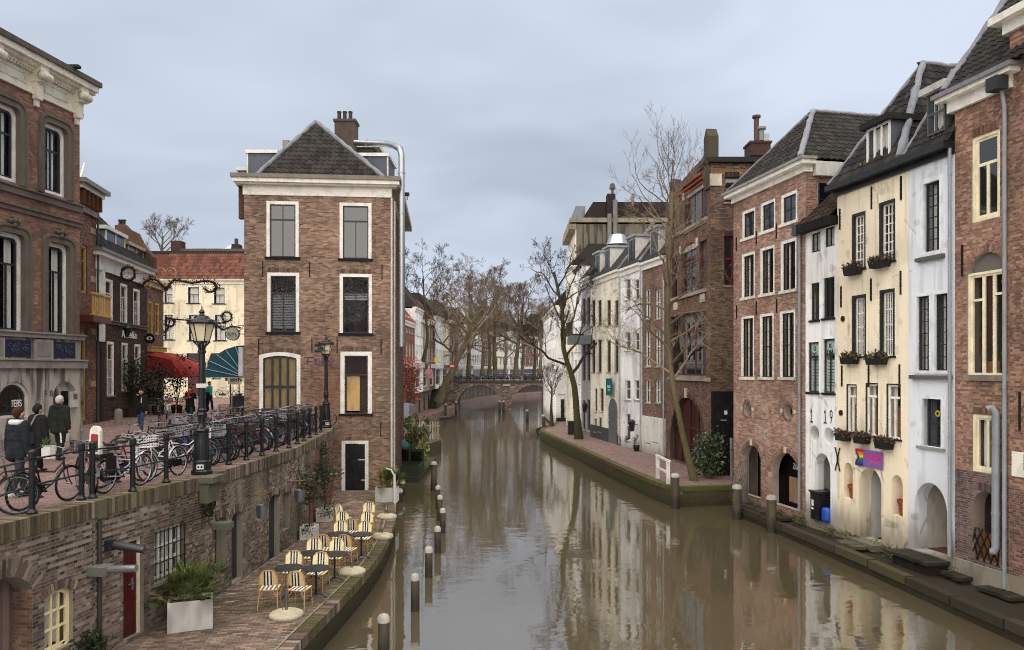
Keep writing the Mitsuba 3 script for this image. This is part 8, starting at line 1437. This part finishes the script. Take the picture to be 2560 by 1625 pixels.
k = thing('green_banner', 'green hanging banner with white lettering over the arched door', 'banner'); a0, a1, b0, b1 = f3.rect(1524, 947, 1538, 989); mb = MB(hexc('12585a')); f3.box(mb, a0, a1, b0, b1, .25, .28); put(f'{k}__cloth', mb, 'vc_plain'); mb = MB(hexc('c9d8d6'));
for q, wq in ((.55, .5), (.47, .6), (.3, .4)): f3.box(mb, a0 + (a1 - a0) * (.5 - wq / 2), a0 + (a1 - a0) * (.5 + wq / 2), b0 + (b1 - b0) * q, b0 + (b1 - b0) * (q + .05), .281, .285)
put(f'{k}__small_print', mb, 'vc_plain'); mb = MB(IRON); mb.tube([f3.w((a0 + a1) / 2, b1 + .03, 0), f3.w((a0 + a1) / 2, b1 + .03, .5)], .02, 5); put(f'{k}__bracket', mb, 'vc_paint')
for x, y, fq, lb in ((1594, 1062, f2, 'black lantern on the white house wall above the pots'), (1474, 1018, f4, 'black lantern on the narrow grey house')): k = thing('wall_lantern', lb, 'lamp'); s, z = fq.px(x, y); c = fq.w(s, z, .4); mb = MB(IRON); mb.lathe_f([(.14, -.42), (.22, .2), (.26, .21), (.1, .35), (.01, .37)], c, 6); mb.tube([c - fq.N * .4, c + [0, 0, .1]], .025, 5); put(f'{k}__frame', mb, 'vc_paint'); mb = MB(hexc('b09a70')); mb.lathe([(.145, -.35), (.2, .15)], c, 6); put(f'{k}__glass', mb, 'lamp_glass')
for x, y, lb, c_, n in ((1562, 1112, 'flower pot with a small red plant by the white house door', '5a3a2c', ['6a3a34', '4a4a30']), (1575, 1118, 'pot with a dark bush by the white house door', '4a3228', ['2c3424', '3a442c']), (1591, 1128, 'black pot with a pale leafy plant below the lantern', '1a1a1a', ['5a6248', '7a7a64']), (1554, 1112, 'low grey trough beside the arched door', '7a7872', ['4a5236', '3a3a2a'])):
    k = thing('flower_pot', lb, 'pot'); p = on(x, y, RWHARF); mb = MB(hexc(c_)); mb.lathe_f([(.01, 0), (.16, 0), (.22, .4), (.17, .4), (.01, .36)], p, 12); put(f'{k}__pot', mb, 'vc_matte'); put(f'{k}__plant', leaves(220, [p + [rng.normal(0, .14), rng.normal(0, .1), .55 + rng.normal(0, .15 + (.35 if x == 1591 else 0))] for _ in range(9)], .08, .12, n, x), 'vc_plain')
def boat(label, x, y, L, w, rot, col, h=.55): k = thing('rowing_boat', label, 'boat'); mb = MB(hexc(col)); st_ = [(-.5, .55, .9), (-.3, .9, .85), (0, 1, .8), (.3, .85, .85), (.5, .12, 1.05)]; v = []; n = 7
for q in ():
    pass
def boat(label, x, y, L, w, rot, col, h=.55):
    k = thing('rowing_boat', label, 'boat'); st_ = [(-.5, .6, .9), (-.3, .92, .85), (0, 1, .82), (.3, .85, .88), (.5, .10, 1.1)]; M = mat4(x, y, 0, rot)
    for nm, inn, cc in (('hull', 0, hexc(col)), ('inside', .05, hexc(col) * 1.6 + .02)):
        v = []; a = np.linspace(-math.pi / 2, math.pi / 2, 9)
        for t, b, hh in st_:
            for q in a: v.append((t * L * (1 - inn), math.sin(q) * w / 2 * b * (1 - inn * 1.5), h * hh - (math.cos(q) ** .6) * (h * hh + .12 - inn * 2)))
        mb = MB(cc); mb.raw(v, [[i * 9 + j, i * 9 + j + 1, (i + 1) * 9 + j + 1, (i + 1) * 9 + j] for i in range(4) for j in range(8)], smooth=True); put(f'{k}__{nm}', mb, 'vc_paint', M=M)
    for t in (-.25, .1): mb = MB(hexc('6a5a44')); mb.box(t * L - .12, t * L + .12, -w * .42, w * .42, h * .5, h * .55); put(f'{k}__seat', mb, 'vc_matte', M=M)
boat('dark boat moored by the tip of the right wharf', 3.3, 76, 4.6, 1.6, 1.4, '1c1d1f'); boat('small low boat lying at the left wharf before the bridge', -8.6, 98.5, 5.0, 1.4, 1.2, '3a3430', .35)
# terrace boat and clutter behind the tall brick house
k = thing('pontoon', 'dark green wooden pontoon moored behind the tall brick house', 'pontoon'); mb = MB(hexc('23241c')); mb.box(-6.9, -5.2, 42.6, 52, -.3, .25); put(f'{k}__hull', mb, 'wet_wood')
for q in range(7): mb = MB(hexc(['3c3f2a', '34382a', '45452f'][q % 3])); mb.box(-6.85 + .235 * q, -6.63 + .235 * q, 42.6, 52, .25, .31); put(f'{k}__deck_plank', mb, 'vc_matte')
mb = MB(hexc('2c3224')); mb.box(-6.85, -5.25, 42.7, 42.8, .31, .9); mb.box(-6.85, -5.25, 45.2, 45.3, .31, 1.6); mb.box(-5.3, -5.22, 42.8, 45.2, .31, .9); put(f'{k}__bulwark', mb, 'vc_matte'); mb = MB(hexc('0d0e0e')); mb.box(-6.7, -6.15, 45.17, 45.199, .9, 1.45); mb.box(-6.0, -5.4, 45.17, 45.199, .9, 1.45); put(f'{k}__window', mb, 'vc_gloss')
for x, y, z, n, sp, cc, lb in ((-6.3, 47, 1.9, 700, .42, ['3c4a24', '556030', '2c3a1c'], 'leafy green plants on the pontoon'), (-5.75, 46.0, 1.45, 350, .25, ['8a8a4a', '5a6a34', 'a09a5a'], 'pale green plants beside the teal bag'), (-6.6, 50, 2.5, 800, .5, ['46562a', '3a4a22', '66703a'], 'tall leafy plants by the picket fence')): k = thing('potted_plant', lb, 'plant'); put(f'{k}__foliage', leaves(n, [np.array([x, y, z]) + rng.normal(0, 1, 3) * sp for _ in range(14)], .16, .2, cc, int(y * 7)), 'vc_plain'); mb = MB(hexc('7a4a2a')); mb.box(x - .4, x + .4, y - .25, y + .25, .31, z - .35); put(f'{k}__crate', mb, 'vc_matte')
k = thing('teal_bag', 'teal tarpaulin bundle on the pontoon', 'bag'); mb = MB(hexc('3f6068')); mb.lathe([(.01, 0), (.35, .02), (.4, .25), (.2, .5), (.01, .55)], (-6.45, 45.0, 1.62 - .02), 10); put(f'{k}__bundle', mb, 'vc_matte')
k = thing('picket_fence', 'weathered pale picket fence at the edge of the far terrace', 'fence')
for q in range(12): mb = MB(hexc(['a8a498', 'b5a898', '8d8a80', 'a88a7a'][q % 4])); x = -7.9 + .2 * q; mb.prism(Polygon([(x, 1.0), (x + .1, 1.0), (x + .1, 2.3), (x + .05, 2.42), (x, 2.3)]), 0, .03, np.array([[1, 0, 0], [0, 0, -1], [0, 1, 0]], float), np.array([0, 58.0, 0])); put(f'{k}__picket', mb, 'vc_matte')
mb = MB(hexc('9a968a')); mb.box(-8, -5.5, 58.01, 58.05, 1.3, 1.38); mb.box(-8, -5.5, 58.01, 58.05, 2.0, 2.08); put(f'{k}__rail', mb, 'vc_matte'); sheet('far_terrace', [(-11, 50), (-6.7, 52.2), (-5.4, 58), (-6.5, 66), (-11, 66)], .95, 'vc_matte', 'wooden terrace strip behind the tall brick house', hexc('4a4438'), depth=1.5)
k = thing('grey_cabinet', 'grey air conditioning box behind the tall brick house', 'cabinet'); p, q = at(1002, 1038, 66), at(1033, 1010, 66); mb = MB(hexc('8a9096')); mb.box(p[0], q[0] - .35, 66, 67, .95, q[2]); mb.box(q[0] - .349, q[0], 66.2, 67, p[2] + .1, q[2] - .05, None, hexc('6a7076')); put(f'{k}__body', mb, 'vc_paint')
for i, (x, y) in enumerate(((1050, 918), (1068, 922), (1074, 932))): k = thing('street_parasol', ('red parasol far left on the street beyond the tall brick house', 'pale pink sign board beside the far red parasol', 'pink sign board right of the far red parasol')[i], 'parasol' if i == 0 else 'sign'); c = at(x, y, 96); mb = MB(hexc(['a02238', 'd8b0b4', 'c87a8a'][i])); (mb.lathe([(.9, -.25), (.5, .0), (.01, .25)], c, 10) if i == 0 else mb.box(c[0] - .3, c[0] + .3, c[1], c[1] + .1, c[2] - .7, c[2] + .5)); put(f'{k}__panel' if i else f'{k}__cloth', mb, 'vc_paint'); mb = MB(hexc('8a8a88')); mb.tube([(c[0], c[1] + .05, STREET), (c[0], c[1] + .05, c[2])], .04, 5); put(f'{k}__pole', mb, 'vc_paint')
k = thing('yellow_sign', 'yellow diamond sign on the far left facade', 'sign'); c = at(1090, 900, 86); mb = MB(hexc('c9b83a')); mb.prism(Polygon([(-.3, 0), (0, .45), (.3, 0), (0, -.45)]), 0, .05, np.array([[1, 0, 0], [0, 0, -1], [0, 1, 0]], float), c); put(f'{k}__plate', mb, 'vc_paint')
k = thing('no_entry_sign', 'round red road sign behind the leaning trunk', 'sign'); c = at(1130, 915, 100); mb = MB(hexc('a8242a')); mb.prism(shapely.Point(0, 0).buffer(.38, 10).difference(sbox(-.25, -.07, .25, .07)), 0, .04, np.array([[1, 0, 0], [0, 0, -1], [0, 1, 0]], float), c); mb.prism(sbox(-.25, -.07, .25, .07), 0, .04, np.array([[1, 0, 0], [0, 0, -1], [0, 1, 0]], float), c, hexc('e0e0dc')); mb.tube([(c[0], c[1] + .03, STREET), c + [0, .03, 0]], .04, 5, hexc('8a8a88')); put(f'{k}__plate', mb, 'vc_paint')

# ---------- people ----------
def hull(a, b, ra, rb, n=10):
    s = m3.Manifold.sphere(1.0, n); return m3.Manifold.batch_hull([s.scale([ra] * 3).translate(list(map(float, a))), s.scale([rb] * 3).translate(list(map(float, b)))])
def fuse(parts, edge=.035, it=6):
    m = m3.Manifold.batch_boolean(parts, m3.OpType.Add).refine_to_length(edge).to_mesh(); t = trimesh.Trimesh(m.vert_properties[:, :3], m.tri_verts, process=True); trimesh.smoothing.filter_taubin(t, iterations=it); return np.array(t.vertices), np.array(t.faces)
SKIN = hexc('b98a72')
def person(label, x, y, rot, h, coat, legs, shoes, hair, coat_len=.44, stride=.12, arms=((.05, .02, .50), (-.05, .02, .50)), hair_len=0, puffy=1.0, short=False, z=STREET, bareleg=False, hood=None, hat=None, wide=1.0):
    """Faces -y at rot 0. arms: (x, y, z/h) of the left and right hand; stride: step length / h."""
    k = thing('person', label, 'person'); M = mat4(x, y, z, rot); M[:3, 0] *= wide
    J = dict(hip=(0, 0, .53 * h), chest=(0, .0, .74 * h), neck=(0, .005, .855 * h), head=(0, -.012, .925 * h)); sk, ct, tr = [], [], []
    sk += [hull((0, -.01, .78 * h), (0, -.005, .88 * h), .05, .05), hull((0, .01, .945 * h), (0, -.015, .925 * h), .085, .088), hull((0, -.035, .905 * h), (0, -.045, .885 * h), .06, .042), hull((0, -.105, .918 * h), (0, -.115, .908 * h), .011, .014)]
    for s in (-1, 1): sk.append(hull((s * .088, .01, .925 * h), (s * .09, .015, .91 * h), .016, .012))
    sk += [hull((0, 0, .56 * h), (0, 0, .78 * h), .08, .08)]
    ct += [hull((-.07, 0, .56 * h), (-.10, .01, .76 * h), .125 * puffy, .12 * puffy), hull((.07, 0, .56 * h), (.10, .01, .76 * h), .125 * puffy, .12 * puffy), hull((-.09, .01, .66 * h), (.09, .01, .66 * h), .125 * puffy, .125 * puffy), hull((-.15, .01, .80 * h), (.15, .01, .80 * h), .075, .075), hull((0, .01, .80 * h), (0, .01, .845 * h), .10, .075)]
    if coat_len < .5: ct += [hull((sx * .08, 0, .58 * h), (sx * (.10), .02 + .02 * sx, coat_len * h), .13 * puffy, .135) for sx in (-1, 1)] + [hull((0, 0, .58 * h), (0, 0, coat_len * h), .13, .12)]
    hands = []
    for i, (sx, hd) in enumerate(zip((1, -1), arms)):
        sh = np.array([sx * .185, .01, .805 * h]); hnd = np.array([sx * .22 + hd[0], hd[1], hd[2] * h]); mid = (sh + hnd) / 2; up = np.linalg.norm(hnd - sh); bend = max(0, (.31 * h) ** 2 - up ** 2) ** .5 * .6; el = mid + np.array([sx * .25, .8, -.35]) / .9 * bend
        ct += [hull(sh, el, .075 * puffy, .06 * puffy)]
        if short: sk += [hull(el, hnd, .042, .03)]
        else: ct += [hull(el, hnd, .06 * puffy, .048)]
        sk += [hull(sh, el, .05, .04), hull(el, hnd, .04, .03)]; d = hnd - el; d /= np.linalg.norm(d); pal = hnd + d * .07; sk.append(hull(hnd, pal, .028, .032)); sd = np.cross(d, [0, 1, 0.1]); sd /= np.linalg.norm(sd)
        for q, Lf in zip((-1.5, -.5, .5, 1.5), (.06, .075, .07, .055)): b_ = pal + sd * q * .018; c_ = b_ + d * Lf * .6; sk += [hull(b_, c_, .010, .009, 6), hull(c_, c_ + d * Lf * .4 + np.array([0, -.02, -.01]), .009, .008, 6)]
        tb = hnd + d * .03 + sd * .03; sk.append(hull(tb, tb + d * .04 + sd * .02, .011, .009, 6)); hands.append(pal)
    shoe = []
    for i, sx in enumerate((1, -1)):
        st_ = stride * h * (-1 if i == 0 else 1); hp = np.array([sx * .085, 0, .51 * h]); kn = np.array([sx * .09, st_ * .35 - .02, .285 * h]); an = np.array([sx * .09, st_ * .75 + (.03 if st_ > 0 else 0), .06 * h if st_ <= 0 else .075 * h]); sk += [hull(hp, kn, .08, .055), hull(kn, an, .05, .04)]; tr += [hull(hp, kn, .098, .078), hull(kn, an + [0, 0, .02], .075, .068)]; toe = an + np.array([sx * .02, -.15, -.045 * h + (.0 if st_ <= 0 else -.01)]); heel = an + np.array([0, .04, -.04 * h]); sk.append(hull(an, toe, .04, .03)); shoe += [hull(heel, toe, .045, .042), hull(heel, an + [0, 0, -.01], .045, .05)]
    tr += [hull((-.06, 0, .53 * h), (.06, 0, .53 * h), .12, .12)]
    def emit(nm, parts, col, edge=.04, it=6, b='vc_matte'):
        v, f = fuse(parts, edge, it); t_ = trimesh.Trimesh(v, f, process=False)
        if nm in ('coat', 'trousers'): v = v + t_.vertex_normals * (.03 * (meshkit.fbm(v * [9, 9, 5] + x, 3, 3)[:, None] - .5) + (.010 * np.abs(np.sin(v[:, 2:3] * 34)) if puffy > 1.1 and nm == 'coat' else 0))
        mb = MB(col); mb.raw(v, f, (np.asarray(col) * (.75 + .5 * meshkit.fbm(v * 7 + y, 3, 9)[:, None])) if nm in ('coat', 'trousers') else None, smooth=True); put(f'{k}__{nm}', mb, b, M=M)
    emit('body', sk, SKIN, .03, 4, 'vc_plain'); emit('coat', ct, hexc(coat), .04, 8); emit('trousers', tr, hexc(legs), .04, 6); emit('shoe', shoe, hexc(shoes), .04, 3)
    hp_ = [hull((0, .025, .95 * h), (0, .0, .965 * h), .098, .085), hull((0, .05, .92 * h), (0, .04, .95 * h), .078, .09)]
    if hair_len: hp_ += [hull((sx * .06, .05, .93 * h), (sx * .075, .06, (.93 - hair_len) * h), .06, .045) for sx in (-1, 0, 1)]
    if hat: emit('cap', [hull((0, .02, .945 * h), (0, .005, .972 * h), .104, .092), hull((0, .05, .925 * h), (0, .04, .95 * h), .085, .09)], hexc(hat), .03, 3)
    else: emit('hair', hp_, hexc(hair), .03, 3)
    if hood: emit('hood', [hull((-.09, .08, .83 * h), (.09, .08, .83 * h), .06, .06), hull((-.1, .0, .835 * h), (-.09, .08, .83 * h), .045, .055), hull((.1, .0, .835 * h), (.09, .08, .83 * h), .045, .055)], hexc(hood), .03, 3)
    for nm, pts, c, r in (('eye', [(-.032, -.098, .928 * h), (.032, -.098, .928 * h)], '1a1412', .010), ('mouth', [(-.012, -.092, .893 * h), (.012, -.092, .893 * h)], '7a3a34', .010)): mb = MB(hexc(c)); [mb.lathe([(.001, -r), (r * .8, -r * .5), (r, 0), (r * .8, r * .5), (.001, r)], p, 8) for p in pts]; put(f'{k}__{nm}', mb, 'vc_plain', M=M)
    return k, M
back_ = math.pi
p = on(47, 1240, STREET); person('person in a dark puffer jacket with a white hood collar at the far left', p[0], p[1], back_ - .35, 1.80, '1b1f24', '2a2f38', 'c9c7c2', '3a2418', .46, .14, hood='c4c4c2', puffy=1.12, wide=1.08)
p = on(95, 1180, STREET); k, M = person('person in a black coat and cap with a shoulder bag, carrying a white shopping bag', p[0], p[1], back_ - .45, 1.68, '15161a', '121215', '121212', '15151a', .40, .10, arms=((.05, .02, .50), (-.08, -.02, .47)), hat='15161a', puffy=1.12, wide=1.12)
mb = MB(hexc('8a8478')); mb.tube([(-.12, .14, 1.42), (.02, .18, 1.15), (.16, .16, .92)], .022, 5); mb.tube([(-.12, .14, 1.42), (-.1, 0, 1.46), (-.02, -.12, 1.2)], .022, 5); put(f'{k}__bag_strap', mb, 'vc_plain', M=M)
b1 = thing('shoulder_bag', 'dark grey shoulder bag hanging at the hip of the capped person', 'bag'); mb = MB(hexc('2c2e31')); mb.prism(Polygon([(-.19, -.13), (.19, -.13), (.17, .13), (-.17, .13)]), 0, .1, np.array([[1, 0, 0], [0, 0, -1], [0, 1, 0]], float), np.array([.08, .26, .86])); put(f'{b1}__body', mb, 'vc_matte', M=M)
b2 = thing('shopping_bag', 'white shopping bag with green leeks sticking out', 'bag'); mb = MB(hexc('c9cac8')); mb.prism(Polygon([(-.14, 0), (.14, 0), (.16, .32), (-.16, .32)]), -.07, .07, np.array([[1, 0, 0], [0, 0, -1], [0, 1, 0]], float), np.array([-.36, .0, .36])); put(f'{b2}__sack', mb, 'vc_plain', M=M); put(f'{b2}__leeks', leaves(36, [(-.32 + .03 * q, 0, .68) for q in range(3)], .035, .2, ['46602a', '5c7838', '38502a'], 3, 1.8), 'vc_plain', M=M)
p = on(150, 1150, STREET); k, M = person('white-haired person in a dark green puffer jacket seen from behind', p[0], p[1], back_ - .2, 1.82, '1c221e', '131418', '1a1a1a', 'b5b0a8', .47, .10, hood='1f2621', puffy=1.16, wide=1.14); mb = MB(hexc('d8d8d4')); mb.tube([(-.10, .105, .8), (-.12, .10, .5)], .022, 5); mb.tube([(.08, -.06, .04), (.10, -.12, .05)], .03, 5, hexc('c9b828')); put(f'{k}__stripe', mb, 'vc_plain', M=M)
p = on(353, 1080, STREET); k, M = person('person in black jacket and blue jeans walking towards us, hand at mouth', p[0], p[1], -.25, 1.78, '14151a', '2f4668', '9a9ca4', '1a1413', .47, .07, arms=((.02, 0, .50), (.22, -.17, .845)), hair_len=.06, hood='15161a', puffy=1.15); mb = MB(hexc('b9b9b6')); mb.tube([(.12, -.13, 1.42), (.13, -.15, 1.2)], .022, 5); put(f'{k}__strap', mb, 'vc_plain', M=M)
p = on(475, 1053, STREET); k, M = person('person in a long black coat with a red scarf and green trousers', p[0], p[1], .1, 1.70, '141618', '0f4a38', '221a1a', '2a1d18', .33, .05, arms=((-.12, -.16, .70), (.12, -.16, .68)), hair_len=.05); mb = MB(hexc('9a1218')); mb.tube([(-.12, .0, 1.42), (-.06, -.11, 1.40), (.06, -.11, 1.40), (.12, 0, 1.42), (.05, .1, 1.44), (-.05, .1, 1.44), (-.12, 0, 1.42)], .055, 7); mb.tube([(-.03, -.13, 1.38), (-.02, -.16, 1.2)], .06, 6); put(f'{k}__scarf', mb, 'vc_plain', M=M)
p = on(510, 1052, STREET); person('person in a long dark coat half hidden behind the nearest lamp post', p[0], p[1], .2, 1.74, '121318', '15151a', '1a1a1a', '2a2018', .33, .06, arms=((-.1, -.16, .68), (.1, -.1, .55)))
p = on(524, 1028, STREET); person('person in a turquoise shirt and dark leggings walking right in the distance', p[0], p[1], 1.3, 1.84, '1f9a86', '17181c', 'b0aeb0', '1a1614', .53, .10, short=True)
